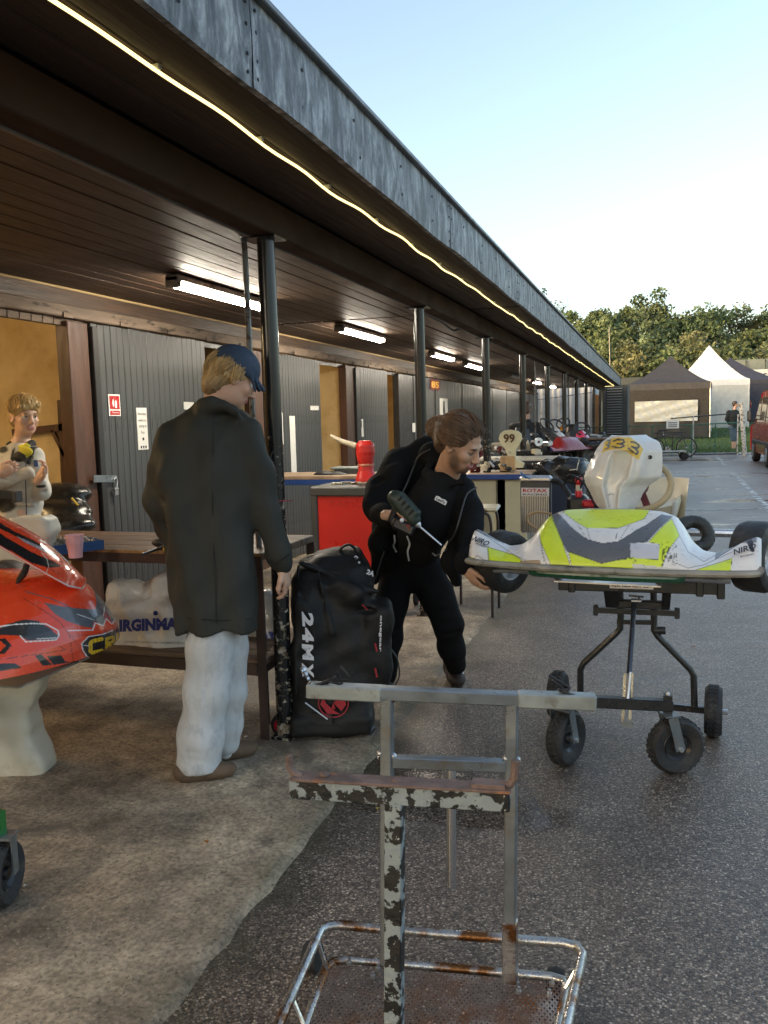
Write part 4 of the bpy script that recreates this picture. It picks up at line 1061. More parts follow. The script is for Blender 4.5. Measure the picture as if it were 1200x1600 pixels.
# ================================================================ shared kart materials
M_CHROME = mat('chrome_tube', (.62, .62, .62), .16, metal=1.0, var=.1, bump=.05)
M_GALV = mat('galvanised_square_tube', (.25, .28, .30), .36, metal=.75, var=.22, vs=9, bump=.08, bs=90, spots=((.22, .20, .17), 16, .62, .08))
M_GALV2 = mat('dull_galvanised_sleeve', (.30, .33, .32), .5, metal=.5, var=.2, vs=14, bump=.1, spots=((.20, .20, .18), 22, .6, .06))
M_RUSTY = mat('rusty_chrome', (.50, .49, .47), .28, metal=.9, var=.2, vs=18, spots=((.20, .085, .03), 9, .52, .06), bump=.2, bs=90, rvar=.15)
M_FLAKE = mat('flaking_grey_paint', (.24, .28, .29), .45, var=.1, vs=20, spots=((.010, .011, .012), 28, .505, .012), spots2=((.45, .46, .42), 60, .68, .015), bump=.35, bs=45)
M_RUST = mat('rusty_edge', (.15, .10, .085), .7, var=.35, vs=25, bump=.4, bs=80, spots=((.35, .12, .02), 18, .62, .05))
M_BLKM = mat('satin_black_metal', (.016, .017, .019), .32, var=.2, bump=.06, spots=((.05, .05, .05), 30, .66, .03))
M_TYRE = mat('kart_slick', (.016, .016, .017), .55, var=.25, vs=14, bump=.25, bs=60, spots=((.05, .045, .04), 11, .6, .08))
M_ALU = mat('brushed_aluminium', (.55, .55, .56), .38, metal=.9)
M_DARKRED = mat('dark_red_plastic', (.12, .015, .015), .4)
M_CREAM = mat('cream_fibreglass', (.62, .54, .38), .4, var=.12, vs=6)
M_WPL = mat('aged_white_plastic', (.66, .60, .47), .42, var=.07, vs=4, bump=.05, spots=((.50, .42, .30), 6, .66, .1))
INK = (.015, .015, .018)
def livery_mat(name, rough=.28, coat=.3):
    return mat(name, (1, 1, 1), rough, attr='Col', var=.06, vs=14, coat=coat, bump=.04, bs=25, spots=((.30, .28, .25), 30, .73, .03))
def shell(G, t, n):
    """closed thick sheet from a grid of points; n = offset direction for the back"""
    G = np.asarray(G, float); B = G + np.asarray(n, float) * t
    nu, nv = G.shape[:2]; V = np.concatenate([G.reshape(-1, 3), B.reshape(-1, 3)]); o = nu * nv
    i, j = np.meshgrid(np.arange(nu - 1), np.arange(nv - 1), indexing='ij'); a = (i * nv + j).ravel(); b = ((i + 1) * nv + j).ravel()
    F1 = np.stack([a, b, b + 1, a + 1], 1); F2 = F1[:, ::-1] + o
    rim = []
    def edge(ids):
        for p, q in zip(ids[:-1], ids[1:]): rim.append((p, q, q + o, p + o))
    r = np.arange(nu) * nv
    edge(r[::-1]); edge(r + nv - 1); edge(np.arange(nv)); edge(((nu - 1) * nv + np.arange(nv))[::-1])
    return V, np.concatenate([F1, F2, np.array(rim)])
def paint(Xp, Yp, base, layers):
    """layers: ('fill', polygon, colour) or ('line', polyline, width, colour)"""
    C = np.tile(np.asarray(base, float), (len(Xp), 1))
    for l in layers:
        if l[0] == 'fill':
            C[inpoly(Xp, Yp, l[1])] = l[2]
        else:
            d = segdist(Xp, Yp, l[1]); f = np.clip((l[2] / 2 + .5 - d), 0, 1)[:, None]; C = C * (1 - f) + np.asarray(l[3]) * f
    return C
def kart_wheel(parent, c, r, w, ax, rim=None):
    ax = nrm(ax); h = w / 2
    t_ = MB().lathe([(r * .52, -h * .8), (r * .60, -h * .95), (r * .80, -h), (r * .94, -h * .88), (r, -h * .55), (r, h * .55), (r * .94, h * .88), (r * .80, h), (r * .60, h * .95), (r * .52, h * .8), (r * .5, 0), (r * .52, -h * .8)], c, ax, 40).build('wheel', M_TYRE, parent)
    m_ = MB()
    for s_ in (-1, 1):
        m_.lathe([(0.0, s_ * h * .25), (r * .22, s_ * h * .25), (r * .24, s_ * h * .35), (r * .40, s_ * h * .40), (r * .49, s_ * h * .82), (r * .54, s_ * h * .86), (r * .54, s_ * h * .80)], c, ax, 28)
    m_.build('rim', rim or M_ALU, t_)
    d, e1, e2 = frame(ax, (0.1, 0.3, 1)); n_ = MB()
    for i in range(3): n_.lathe([(0, 0), (.009, 0), (.009, .014), (0, .014)], np.asarray(c) + ax * h * .27 + r * .15 * (math.cos(i * 2.1) * e1 + math.sin(i * 2.1) * e2), ax, 6)
    n_.build('nuts', M_STEEL, t_, kind='stuff')
    return t_

# ================================================================ yellow and white kart raised on the black trolley
KM = np.array([-.193, 3.307, .87]); KX = nrm([.996, -.088, 0]); KY = np.array([-KX[1], KX[0], 0])
def K(x, y, z): return KM + KX * x + KY * y + UP * z
def Kpx(px, py, ly):
    v = C_R * (px - IW / 2) + C_D * (py - IH / 2) + C_F * F_PX
    t = ((KM - C_O) @ KY + ly) / (v @ KY); P = C_O + v * t
    return P
kart = thing('racing_kart', 'yellow white and grey racing kart on a black lift trolley, nose towards the camera', 'kart', (KM[0], KM[1] + .6, .7))
XS = np.array([0, .10, .20, .255, .285, .32, .36, .41, .47, .52, .555, .566]); HT = np.array([.212, .210, .203, .185, .150, .095, .066, .060, .088, .118, .130, .118]); YT = np.array([.31, .31, .30, .275, .25, .215, .18, .165, .155, .15, .16, .17])
YB = np.array([-.035, -.033, -.026, -.02, -.016, -.010, -.004, .004, .016, .03, .05, .075])
def fair(x, v):
    a = abs(x); h = np.interp(a, XS, HT); yt = np.interp(a, XS, YT); yb = np.interp(a, XS, YB)
    bul = .030 * math.exp(-(a / .24) ** 4)
    y = yb + (yt - yb) * (v ** 1.55) - bul * math.sin(math.pi * min(1, v * 1.15)) * .35
    z = .020 + (h - .020) * (1 - (1 - v) ** 1.35)
    # the wings dish inwards between lip and top edge
    dish = math.exp(-((a - .43) / .10) ** 2) * .02 * math.sin(math.pi * v)
    return np.array([x, y + dish, z])
NU, NV = 300, 70
XG = np.linspace(-.566, .566, NU)
# smooth the interpolated profile along x so that there are no creases
FG = np.array([[fair(x, v) for v in np.linspace(0, 1, NV)] for x in XG])
kern = np.exp(-np.linspace(-3, 3, 15) ** 2); kern /= kern.sum()
FGp = np.pad(FG, ((7, 7), (0, 0), (0, 0)), mode='edge'); SM = sum(kern[i] * FGp[i:i + NU] for i in range(15)); SM[:, :, 0] = FG[:, :, 0]; FG = SM
W_ = KM + FG[..., :1] * KX + FG[..., 1:2] * KY + FG[..., 2:3] * UP
V, Q = shell(W_, .006, KY * .8 - UP * .3)
px, py = pj(V); zx, zy = (px - 700) * 2.4, (py - 660) * 2.4; zy = np.where(zy > 400, 400 + (zy - 400) * .82, zy)
YEL = (.62, .74, .03); GRY = (.10, .105, .115); WHT = (.70, .68, .66); TAPE = (.50, .51, .56)
Lc = dict(
    ytop=[(430, 336), (450, 325), (760, 325), (735, 362), (640, 396), (520, 396), (478, 372)],
    chev=[(378, 350), (392, 328), (412, 340), (470, 400), (520, 431), (580, 444), (640, 438), (740, 386), (800, 346), (842, 352), (745, 440), (702, 442), (692, 490), (620, 497), (575, 504), (445, 467), (418, 420), (396, 372)],
    ylow=[(452, 470), (575, 506), (690, 486), (708, 488), (694, 522), (462, 512)],
    yl=[(340, 400), (362, 362), (384, 340), (398, 372), (425, 432), (458, 512), (386, 510), (364, 470), (348, 440)],
    yr=[(752, 440), (838, 360), (868, 420), (822, 468), (802, 518), (692, 508), (704, 489), (788, 494), (792, 446)],
    tape=[(683, 443), (792, 447), (788, 494), (685, 487)], tape2=[(690, 506), (942, 530), (942, 553), (695, 527)],
    lgrey=[(88, 386), (172, 388), (205, 420), (226, 446), (190, 438), (130, 414), (95, 400)], ly=[(147, 455), (250, 480), (277, 496), (256, 516), (156, 522)], ly2=[(50, 478), (100, 490), (84, 517), (50, 524)],
    brown=[(270, 498), (346, 496), (346, 517), (260, 519)],
    rgrey=[(1003, 462), (1086, 422), (1158, 420), (1158, 440), (1100, 442), (1022, 482), (1003, 492)], ry=[(914, 530), (1066, 490), (1052, 567), (944, 557)], ry2=[(1118, 536), (1190, 522), (1190, 588), (1150, 578)], rgrey2=[(1110, 424), (1140, 424), (1150, 470), (1136, 470)],
    scuff=[(800, 455), (822, 440), (838, 452), (866, 480), (852, 500), (826, 488), (812, 505)])
lay = [('fill', Lc['ytop'], YEL), ('fill', Lc['chev'], GRY), ('fill', Lc['ylow'], YEL), ('fill', Lc['yl'], YEL), ('fill', Lc['yr'], YEL), ('fill', Lc['lgrey'], (.20, .21, .23)), ('fill', Lc['ly'], YEL), ('fill', Lc['ly2'], YEL),
       ('fill', Lc['rgrey'], (.20, .21, .23)), ('fill', Lc['rgrey2'], (.03, .03, .035)), ('fill', Lc['ry'], YEL), ('fill', Lc['ry2'], YEL)]
for k_ in ('ytop', 'chev', 'ylow', 'yl', 'yr', 'lgrey', 'ly', 'ly2', 'rgrey', 'ry', 'ry2'): lay.append(('line', Lc[k_] + Lc[k_][:1], 1.6, INK))
for pl in ([(520, 396), (535, 440)], [(478, 372), (520, 430)], [(640, 396), (625, 440)], [(680, 385), (640, 438)], [(340, 400), (352, 470), (370, 508)], [(350, 440), (362, 510)], [(100, 400), (140, 420), (250, 480), (300, 500)], [(150, 450), (156, 520)],
           [(868, 420), (900, 470), (960, 500), (1090, 440)], [(840, 500), (900, 520), (960, 510), (1066, 470)], [(830, 470), (850, 510)], [(815, 475), (800, 515)], [(1052, 567), (1120, 535)], [(60, 520), (110, 480), (150, 505)]):
    lay.append(('line', pl, 1.5, INK))
lay += [('fill', Lc['brown'], (.30, .20, .11)), ('fill', Lc['tape'], TAPE), ('fill', Lc['tape2'], (.55, .55, .53))]
C = paint(zx, zy, WHT, lay)
# black scuff strokes and road dirt on the right shoulder
g_ = np.random.RandomState(5)
for i in range(26):
    a = np.array([g_.uniform(806, 858), g_.uniform(440, 490)]); b = a + np.array([g_.uniform(-16, 4), g_.uniform(12, 30)])
    C = np.where(np.clip(1.1 - segdist(zx, zy, [tuple(a), tuple(b)]), 0, 1)[:, None] > .3, C * .25, C)
for i in range(60):
    a = np.array([g_.uniform(150, 1150), g_.uniform(345, 560)]); b = a + g_.randn(2) * np.array([9, 5])
    C = np.where(np.clip(.9 - segdist(zx, zy, [tuple(a), tuple(b)]), 0, 1)[:, None] > .3, C * .55, C)
fairing = add_mesh('nose_fairing', V, Q, livery_mat('kart_livery', .34, .15), kart, smooth=60, cols=C)
# dirty grey lip along the bottom edge
lipp = [K(FG[i, 0, 0], FG[i, 0, 1] - .003, FG[i, 0, 2] - .014) for i in range(0, NU, 4)] + [K(*FG[-1, 0])]
MB().tube(lipp, .019, 8, flat=.7).build('lip', mat('scuffed_grey_lip', (.26, .24, .20), .6, var=.35, vs=12, spots=((.05, .045, .04), 7, .60, .05), bump=.3), fairing)
def surf_text(s_, pxc, pyc, size, width, bold=.02, shear=.25, m_=None, back=.004):
    qx, qy = pj(W_.reshape(-1, 3)); k = np.argmin((qx - pxc) ** 2 + (qy - pyc) ** 2); i, j = divmod(k, NV); i = min(max(i, 8), NU - 9); j = min(max(j, 4), NV - 6)
    exx = nrm(W_[i + 8, j] - W_[i - 8, j]); eyy = W_[i, j + 5] - W_[i, j - 4]; eyy = nrm(eyy - exx * (eyy @ exx))
    text(s_, size, m_ or mat('kart_black_ink', INK, .4, bump=0), W_[i, j] + np.cross(exx, eyy) * back, exx, eyy, fairing, shear=shear, bold=bold, width=width)
surf_text('NIRO', 751, 846, .030, .074); surf_text('MOTORSPORT', 753, 853.5, .008, .05)
surf_text('NIRO', 1163.5, 860, .031, .084, back=.008); surf_text('MOTORSPORT', 1168, 870, .008, .05, back=.008)
# number panel
zz = np.array([.165, .185, .21, .26, .30, .34, .40, .45, .485, .505, .515]); zz = np.array([.165, .185, .21, .26, .30, .335, .40, .45, .485, .503, .515]); xl = np.array([-.030, -.060, -.090, -.115, -.138, -.148, -.122, -.098, -.078, -.055, -.035]); xr = np.array([.045, .062, .082, .102, .128, .180, .182, .180, .165, .125, .105])
_zf = np.linspace(.165, .515, 200); _k = np.exp(-np.linspace(-2, 2, 17) ** 2); _k /= _k.sum()
xl = np.convolve(np.pad(np.interp(_zf, zz, xl), 8, 'edge'), _k, 'valid'); xr = np.convolve(np.pad(np.interp(_zf, zz, xr), 8, 'edge'), _k, 'valid'); zz = _zf
NZ, NX = 110, 110
PG = np.zeros((NX, NZ, 3))
for j, z in enumerate(np.linspace(.165, .515, NZ)):
    a, b = np.interp(z, zz, xl), np.interp(z, zz, xr); tz = (z - .165) / .35
    for i, u in enumerate(np.linspace(-1, 1, NX)):
        x = (a + b) / 2 + (b - a) / 2 * u
        y = .335 + .03 * tz + .120 * max(0, abs(u) - .22) + .30 * max(0, tz - .80) ** 1.15
        gr = 1 / (1 + math.exp((abs(u + .10) - (.16 + .20 * tz)) / .028)) * max(0, math.sin(math.pi * min(1, max(0, (tz + .10) / .92)))) ** .5
        y += .050 * gr
        y -= .012 * math.exp(-((u - .48) / .10) ** 2 - ((tz - .60) / .16) ** 2) + .010 * math.exp(-((u + .80) / .10) ** 2 - ((tz - .55) / .16) ** 2)
        PG[i, j] = K(x, y, z)
V, Q = shell(PG, .006, KY)
px, py = pj(V); zx, zy = (px - 900) * 4, (py - 660) * 4
d3a = [(232, 118), (262, 106), (296, 110), (302, 124), (280, 132), (258, 133), (290, 137), (300, 147), (280, 158), (246, 155), (226, 150)]
d3b = [(345, 122), (372, 126), (394, 146), (388, 160), (364, 156), (348, 150), (372, 165), (388, 184), (380, 200), (352, 182), (330, 162)]
d3c = [(196, 112), (212, 112), (206, 135), (190, 142), (208, 148), (200, 162), (184, 164)]
band = [(158, 205), (178, 118), (240, 92), (340, 92), (398, 132), (422, 168), (392, 240), (318, 184), (246, 168), (178, 182)]
YN = (.66, .45, .08)
C = paint(zx, zy, (.62, .61, .58), [('fill', band, YN), ('line', band + band[:1], 2.5, (.60, .62, .62)), ('line', [(322, 100), (322, 180)], 2, (.35, .25, .05)), ('line', [(216, 100), (216, 172)], 2, (.35, .25, .05)), ('line', d3c, 9, (.10, .16, .20)), ('line', d3a, 11, (.07, .075, .075)), ('line', d3b, 11, (.07, .075, .08)),
                                          ('line', [(200, 452), (222, 446), (236, 452)], 5, (.2, .19, .18)), ('line', [(206, 462), (216, 440)], 3, (.12, .11, .10))])
panel = add_mesh('number_panel', V, Q, livery_mat('panel_gloss', .22, .4), kart, smooth=60, cols=C)
for (hx, hy) in ((924.5, 712), (1016, 714)):
    qx, qy = pj(PG.reshape(-1, 3)); p_ = PG.reshape(-1, 3)[np.argmin((qx - hx) ** 2 + (qy - hy) ** 2)]
    MB().lathe([(0, 0), (.005, 0), (.0085, -.001), (.009, .004), (.006, .005)], p_ - KY * .003, -KY, 14).build('fixing', M_BLKP, panel)
MB().box(K(.01, .345, .160), (.09, .03, .012), b=.003).build('bracket', M_ALU, panel)
# steering wheel and column behind the panel
sc = K(.075, .56, .29); sn = nrm(-KY * .75 + UP * .66); d_, s1, s2 = frame(sn, (1, 0, 0))
ring = [sc +   .135 * (math.cos(a) * s1 + math.sin(a) * s2) for a in np.linspace(0, 2 * math.pi, 36, endpoint=False)]
sw = MB().tube(ring, .014, 10, closed=True).build('steering_wheel', mat('beige_suede', (.42, .33, .19), .8, var=.2), kart)
m_ = MB()
for a in (0.3, math.pi - .3, -math.pi / 2): m_.bar(sc, sc + .15 * (math.cos(a) * s1 + math.sin(a) * s2), .03, .006, sn)
m_.build('spokes', M_DARKRED, sw); MB().lathe([(0, -.02), (.04, -.02), (.045, .01), (0, .012)], sc, sn, 18).build('hub', M_DARKRED, sw)
MB().tube([sc, K(.02, .25, .02)], .011, 8).build('steering_column', M_STEEL, kart)
# seat shell (cream fibreglass bucket)
G = []
for v in np.linspace(0, 1, 18):
    z = .0 + .30 * v ** 1.2; row = []
    for u in np.linspace(-1, 1, 21):
        row.append(K(.07 + (.17 + .015 * v) * u, 1.02 + .22 * v - .16 * abs(u) ** 3 * (1 - .3 * v), z - .02 + .07 * abs(u) ** 4 * (1 - v)))
    G.append(row)
V, Q = shell(np.array(G), .005, KY); add_mesh('seat', V, Q, M_CREAM, kart, smooth=60)
# side pod in cream plastic seen at the right of the panel
sp0 = [Kpx(*q, .75) for q in ((996, 801), (1048, 790), (1056, 783), (1058, 792), (1052, 816), (1042, 812), (1000, 812))]
m_ = MB(); A = [p - KM for p in sp0]; B_ = [p + KY * .42 for p in sp0]; n_ = len(sp0)
m_._add(sp0 + B_, [tuple(range(n_))[::-1], tuple(range(n_, 2 * n_))] + [(i, (i + 1) % n_, n_ + (i + 1) % n_, n_ + i) for i in range(n_)])
m_.build('side_pod', M_CREAM, kart, smooth=30)
MB().tube([Kpx(1055, 784, .74), Kpx(1053, 800, .74), Kpx(1049, 818, .74)], .011, 8).build('pod_edge', mat('pale_grey_edge', (.60, .60, .55), .4), kart)
# intake / exhaust hose
hp_ = bez([Kpx(1062, 822, .80), Kpx(1080, 815, .85), Kpx(1098, 820, .86), Kpx(1107, 838, .85), Kpx(1100, 852, .82), Kpx(1088, 855, .80)], 7)
MB().tube(hp_, [.030 + .002 * (i % 2) for i in range(len(hp_))], 12).build('hose', mat('ribbed_dark_hose', (.035, .033, .028), .5, bump=.3, bs=90), kart)
MB().tube(bez([Kpx(1055, 815, .5), Kpx(1066, 835, .5), Kpx(1076, 850, .5), Kpx(1085, 858, .5)], 4), .014, 8).build('cable_bundle', M_BLKP, kart)
MB().tube([Kpx(1056, 810, .48), Kpx(1070, 845, .48)], .010, 8).build('strut', M_STEEL, kart)
# chassis rails, floor, bumper tubes under the fairing
fr = MB().tube(bez([K(-.28, .06, -.022), K(-.26, .045, -.024), K(.0, .035, -.026), K(.26, .045, -.024), K(.28, .06, -.022)], 5), .021, 10).build('front_bumper', mat('dark_green_tube', (.012, .085, .045), .3, coat=.5, bump=0), kart)
for s_ in (-1, 1):
    MB().tube([K(s_ * .24, .06, -.024), K(s_ * .46, .09, -.030)], .016, 10).build('axle_tube', M_CHROME, kart)
    MB().tube(bez([K(s_ * .20, .10, -.05), K(s_ * .24, .5, -.055), K(s_ * .32, .9, -.055), K(s_ * .33, 1.45, -.05)], 5), .015, 8).build('chassis_rail', M_BLKM, kart)
MB().box(K(.01, .07, -.016), (.08, .05, .03), np.stack([KX, KY, UP], 1), b=.006).build('tape_wrap', mat('grey_tape', (.32, .32, .32), .4), kart)
MB().box(K(0, .75, -.072), (.42, 1.3, .006), np.stack([KX, KY, UP], 1)).build('floor_tray', M_ALU, kart)
MB().tube([K(-.5, 1.42, -.03), K(.5, 1.42, -.03)], .022, 10).build('rear_axle', M_STEEL, kart)
# front wheels, each a little turned
kart_wheel(kart, K(-.475, .285, -.030), .137, .13, KX * .86 - KY * .42 - UP * .08)
kart_wheel(kart, K(.555, .30, .030), .142, .135, KX * .90 - KY * .38 + UP * .02)
# radiator with sticker
rd = MB().box(K(-.455, .86, .155), (.155, .035, .26), np.stack([KX, KY, UP], 1), b=.006).build('radiator', mat('radiator_core', (.07, .07, .07), .5, metal=.5), kart)
fin = None
for i in range(16):
    MB().box(K(-.455 + (i - 7.5) * .0088, .838, .12), (.0035, .012, .20), np.stack([KX, KY, UP], 1)).build('fin', M_ALU, rd, smooth=0)
MB().box(K(-.455, .86, .295), (.165, .045, .035), np.stack([KX, KY, UP], 1), b=.012).build('header_tank', M_ALU, rd)
st = MB().box(K(-.452, .826, .232), (.140, .004, .042), np.stack([KX, KY, UP], 1)).build('sticker', mat('sticker_white', (.72, .70, .70), .35, bump=0), rd)
RX = rd
text('ROTAX', .017, mat('sticker_red', (.45, .015, .02), .4, bump=0), K(-.452, .822, .240), KX, UP, st, bold=.03, width=.122, ext=.002)
text('RACING', .009, mat('sticker_navy', (.03, .03, .06), .4, bump=0), K(-.452, .822, .220), KX, UP, st, bold=.02, width=.122, ext=.002)
MB().tube(bez([K(-.50, .84, .30), K(-.52, .80, .335), K(-.50, .78, .32), K(-.48, .82, .30)], 4), .004, 6).build('blue_clip', mat('blue_strap', (.03, .15, .35), .4), rd)
MB().tube(bez([Kpx(868, 840, .62), Kpx(840, 826, .60), Kpx(827, 818, .6), Kpx(826, 806, .6), Kpx(840, 800, .6), Kpx(862, 803, .62)], 5), .0055, 7).build('tan_hose', mat('tan_hose', (.35, .24, .12), .4), kart)
MB().tube(bez([K(-.40, .86, .285), K(-.34, .85, .285), K(-.30, .82, .25), K(-.26, .78, .20)], 4), .013, 8).build('coolant_hose', M_BLKP, kart)
en = MB().box(K(-.235, .80, .17), (.10, .12, .11), b=.02).build('engine_block', M_BLKM, kart)
MB().lathe([(0, 0), (.016, 0), (.018, .025), (.012, .035), (.012, .065), (.018, .072), (.018, .092), (.008, .10), (0, .10)], K(-.225, .76, .215), UP, 14).build('carburettor', [mat('red_anodised', (.5, .03, .04), .3, metal=.4)], en)
MB().lathe([(.015, .035), (.015, .062), (.012, .062)], K(-.225, .76, .212), UP, 14).build('pale_collar', M_WPL, en)
for dx, dz in ((-.02, .03), (.03, .02), (.05, -.02)): MB().tube(bez([K(-.28 + dx, .78, .24 + dz), K(-.24 + dx, .72, .31 + dz * .5), K(-.17 + dx, .72, .25 + dz), K(-.14, .74, .16)], 5), .005, 6).build('lead', M_BLKP, en)
MB().box(K(-.175, .76, .185), (.07, .06, .04), b=.012).build('red_cover', MATS['red_anodised'], en)

# ================================================================ black lift trolley under it
tro = thing('lift_trolley', 'black tubular lift trolley on four pneumatic wheels carrying the yellow kart', 'trolley', (-.12, 3.7, 0))
M_TROT = mat('treaded_rubber', (.020, .020, .021), .7, var=.2, bump=.4, bs=70, spots=((.055, .05, .045), 16, .6, .08))
def pneu(parent, c, r, w, ax, nm='wheel', treads=30):
    ax = nrm(ax); h = w / 2
    o_ = MB().lathe([(r * .50, -h * .55), (r * .72, -h * .95), (r * .88, -h), (r * .97, -h * .62), (r * .985, -h * .3), (r * .985, h * .3), (r * .97, h * .62), (r * .88, h), (r * .72, h * .95), (r * .50, h * .55)], c, ax, 36).build(nm, M_TROT, parent)
    d, e1, e2 = frame(ax, (0.1, 0.3, 1)); tb = MB()
    for i in range(treads):
        a = 2 * math.pi * i / treads; rd_ = math.cos(a) * e1 + math.sin(a) * e2; tn = -math.sin(a) * e1 + math.cos(a) * e2
        for s_ in (-1, 1):
            p_ = np.asarray(c) + rd_ * r * .985 + ax * s_ * h * .33
            tb.box(p_, (r * .13, h * .52, .008), np.stack([nrm(tn + ax * s_ * .45), np.cross(rd_, nrm(tn + ax * s_ * .45)), rd_], 1), b=.002)
    tb.build('tread', M_TROT, o_, kind='stuff')
    m_ = MB()
    for s_ in (-1, 1): m_.lathe([(0, s_ * h * .7), (r * .18, s_ * h * .7), (r * .22, s_ * h * .35), (r * .40, s_ * h * .3), (r * .50, s_ * h * .62), (r * .53, s_ * h * .55)], c, ax, 24)
    m_.build('rim', M_BLKM, o_); return o_
def caster(px, swing):
    p0 = np.array([px[0], px[1], .117]); f_ = np.array([math.cos(swing), math.sin(swing), 0])
    w_ = pneu(tro, p0, .117, .072, (-f_[1], f_[0], 0))
    ax = np.array([-f_[1], f_[0], 0]); fk = MB()
    for s_ in (-1, 1): fk.bar(p0 + ax * s_ * .048 - UP * .005, p0 + ax * s_ * .048 + UP * .135 + f_ * .035, .04, .005, ax)
    fk.box(p0 + UP * .138 + f_ * .035, (.06, .102, .006), np.stack([f_, ax, UP], 1)); fk.build('fork', M_GALV, tro)
    MB().lathe([(0, -.058), (.010, -.058), (.010, .058), (0, .058)], p0, ax, 8).build('axle_bolt', M_STEEL, tro)
    return p0 + f_ * .035
ca = caster((-.352, 3.475), R_(245)); cb = caster((.088, 3.50), R_(205))
for q in (ca, cb): MB().bar(q + UP * .14, q + UP * .215, .036).build('caster_stem', M_BLKM, tro)
zb_ = .29
MB().bar(np.array([ca[0] - .02, ca[1], zb_]), np.array([cb[0] + .02, cb[1], zb_]), .045, bev=.004).build('front_beam', M_BLKM, tro)
MB().lathe([(0, 0), (.012, 0), (.012, .012), (.006, .03), (0, .03)], np.array([cb[0], cb[1], zb_ + .023]), UP, 8).build('bolt', M_STEEL, tro)
rwl, rwr = np.array([-.445, 4.02, .117]), np.array([.262, 3.96, .117]); rax = nrm(rwr - rwl)
pneu(tro, rwl, .117, .075, rax); pneu(tro, rwr, .117, .075, rax)
MB().bar(rwl, rwr, .03, bev=.004).build('rear_axle', M_BLKM, tro); MB().lathe([(0, 0), (.012, 0), (.012, .06), (0, .06)], rwr, rax, 8).build('axle_end', M_STEEL, tro)
YR = 3.93
for pts in ([(907, 1098), (907, 1046), (912, 1036), (962, 990), (969, 982), (970, 962), (969, 922)], [(1085, 1104), (1084, 1056), (1079, 1046), (1028, 994), (1022, 985), (1022, 962), (1021, 922)]):
    MB().tube([at(x, y, Y=YR) for x, y in pts], .0155, 10).build('bent_upright', M_BLKM, tro)
YF = 3.56
MB().bar(at(964, 971, Y=YR), at(1026, 972, Y=YR), .022).build('cross_tube', M_BLKM, tro)
MB().bar(at(931, 953, Y=3.80), at(1058, 958, Y=3.80), .024, .024).build('cross_tube', M_BLKM, tro)
for e_ in ((931, 953), (1058, 958)): MB().box(at(*e_, Y=3.80), (.022, .022, .05), b=.004).build('end_stop', M_BLKM, tro)
MB().bar(at(948, 942, Y=3.74), at(1046, 946, Y=3.74), .035, bev=.004).build('lower_beam', M_BLKM, tro)
for a, b_ in (((948, 905), (953, 945)), ((1043, 908), (1040, 948)), ((962, 905), (960, 945))): MB().bar(at(*a, Y=3.62), at(*b_, Y=3.74), .035, bev=.003).build('hanger', M_BLKM, tro)
tb = MB().bar(at(873, 912, Y=YF), at(1131, 919, Y=YF), .042, .05, bev=.004).build('top_beam', M_BLKM, tro)
pa_, pb_ = at(953, 913, Y=YF), at(1021, 915, Y=YF); dd = nrm(pb_ - pa_)
lb = MB().box((pa_ + pb_) / 2 - np.array([0, .0235, 0]), (np.linalg.norm(pb_ - pa_), .002, .024), np.stack([dd, np.cross(UP, dd), UP], 1)).build('label_strip', MATS['sticker_white'], tb, smooth=0)
text('Karting Supplies Ltd  tel 01234', .006, MATS['sticker_navy'], (pa_ + pb_) / 2 - np.array([0, .026, 0]), dd, UP, lb, width=.165) if False else None
m_ = MB()
for i in range(22):
    if i % 6 == 5: continue
    m_.box(pa_ + (pb_ - pa_) * (.06 + .04 * i) - np.array([0, .0256, 0]), (.005, .001, .006 + .002 * (i % 3)))
m_.build('fine_print', MATS['sticker_navy'], lb, kind='stuff')
for (x, y) in ((894, 911), (1093, 917), (1126, 921)): 
    MB().box(at(x, y, Y=YF), (.03, .056, .072), b=.004).build('clamp', M_BLKM, tro); MB().lathe([(0, 0), (.009, 0), (.009, .014), (0, .014)], at(x, y - 12, Y=YF), UP, 6).build('clamp_bolt', M_STEEL, tro)
MB().bar(at(890, 907, Y=3.95), at(1100, 912, Y=3.95), .035).build('rear_top_beam', M_BLKM, tro)
MB().tube([at(1022, 985, Y=YR), at(1040, 985, Y=YR)], .018, 10).build('pivot_knob', M_BLKP, tro)
# lifting strut
MB().tube([at(991, 940, Y=3.66), at(983, 1052, Y=3.50)], .011, 8).build('strut', mat('blued_steel', (.09, .10, .13), .25, metal=.8), tro)
MB().tube([at(985, 1050, Y=3.50), at(980, 1098, Y=3.46)], .009, 8).build('strut_rod', M_STEEL, tro)
for dx in (-6, 5): MB().bar(at(983 + dx, 1052, Y=3.49), at(979 + dx, 1128, Y=3.46), .012, .004).build('strut_bracket', M_GALV, tro)
MB().box(at(981, 1132, Y=3.44), (.045, .004, .03)).build('foot_bracket', M_GALV, tro)
cp = at(994, 938, Y=3.66); m_ = MB().box(cp, (.045, .03, .012), b=.003)
m_.tube([cp + np.array([-.03, 0, .02]), cp + np.array([.03, 0, .015])], .005, 6); m_.build('cable_clamp', M_STEEL, tro)
MB().tube(bez([cp + np.array([-.01, 0, 0]), cp + np.array([-.022, -.01, -.03]), cp + np.array([0, 0, -.02]), cp + np.array([.012, -.01, .015])], 4), .003, 5).build('cable_loop', M_BLKP, tro)

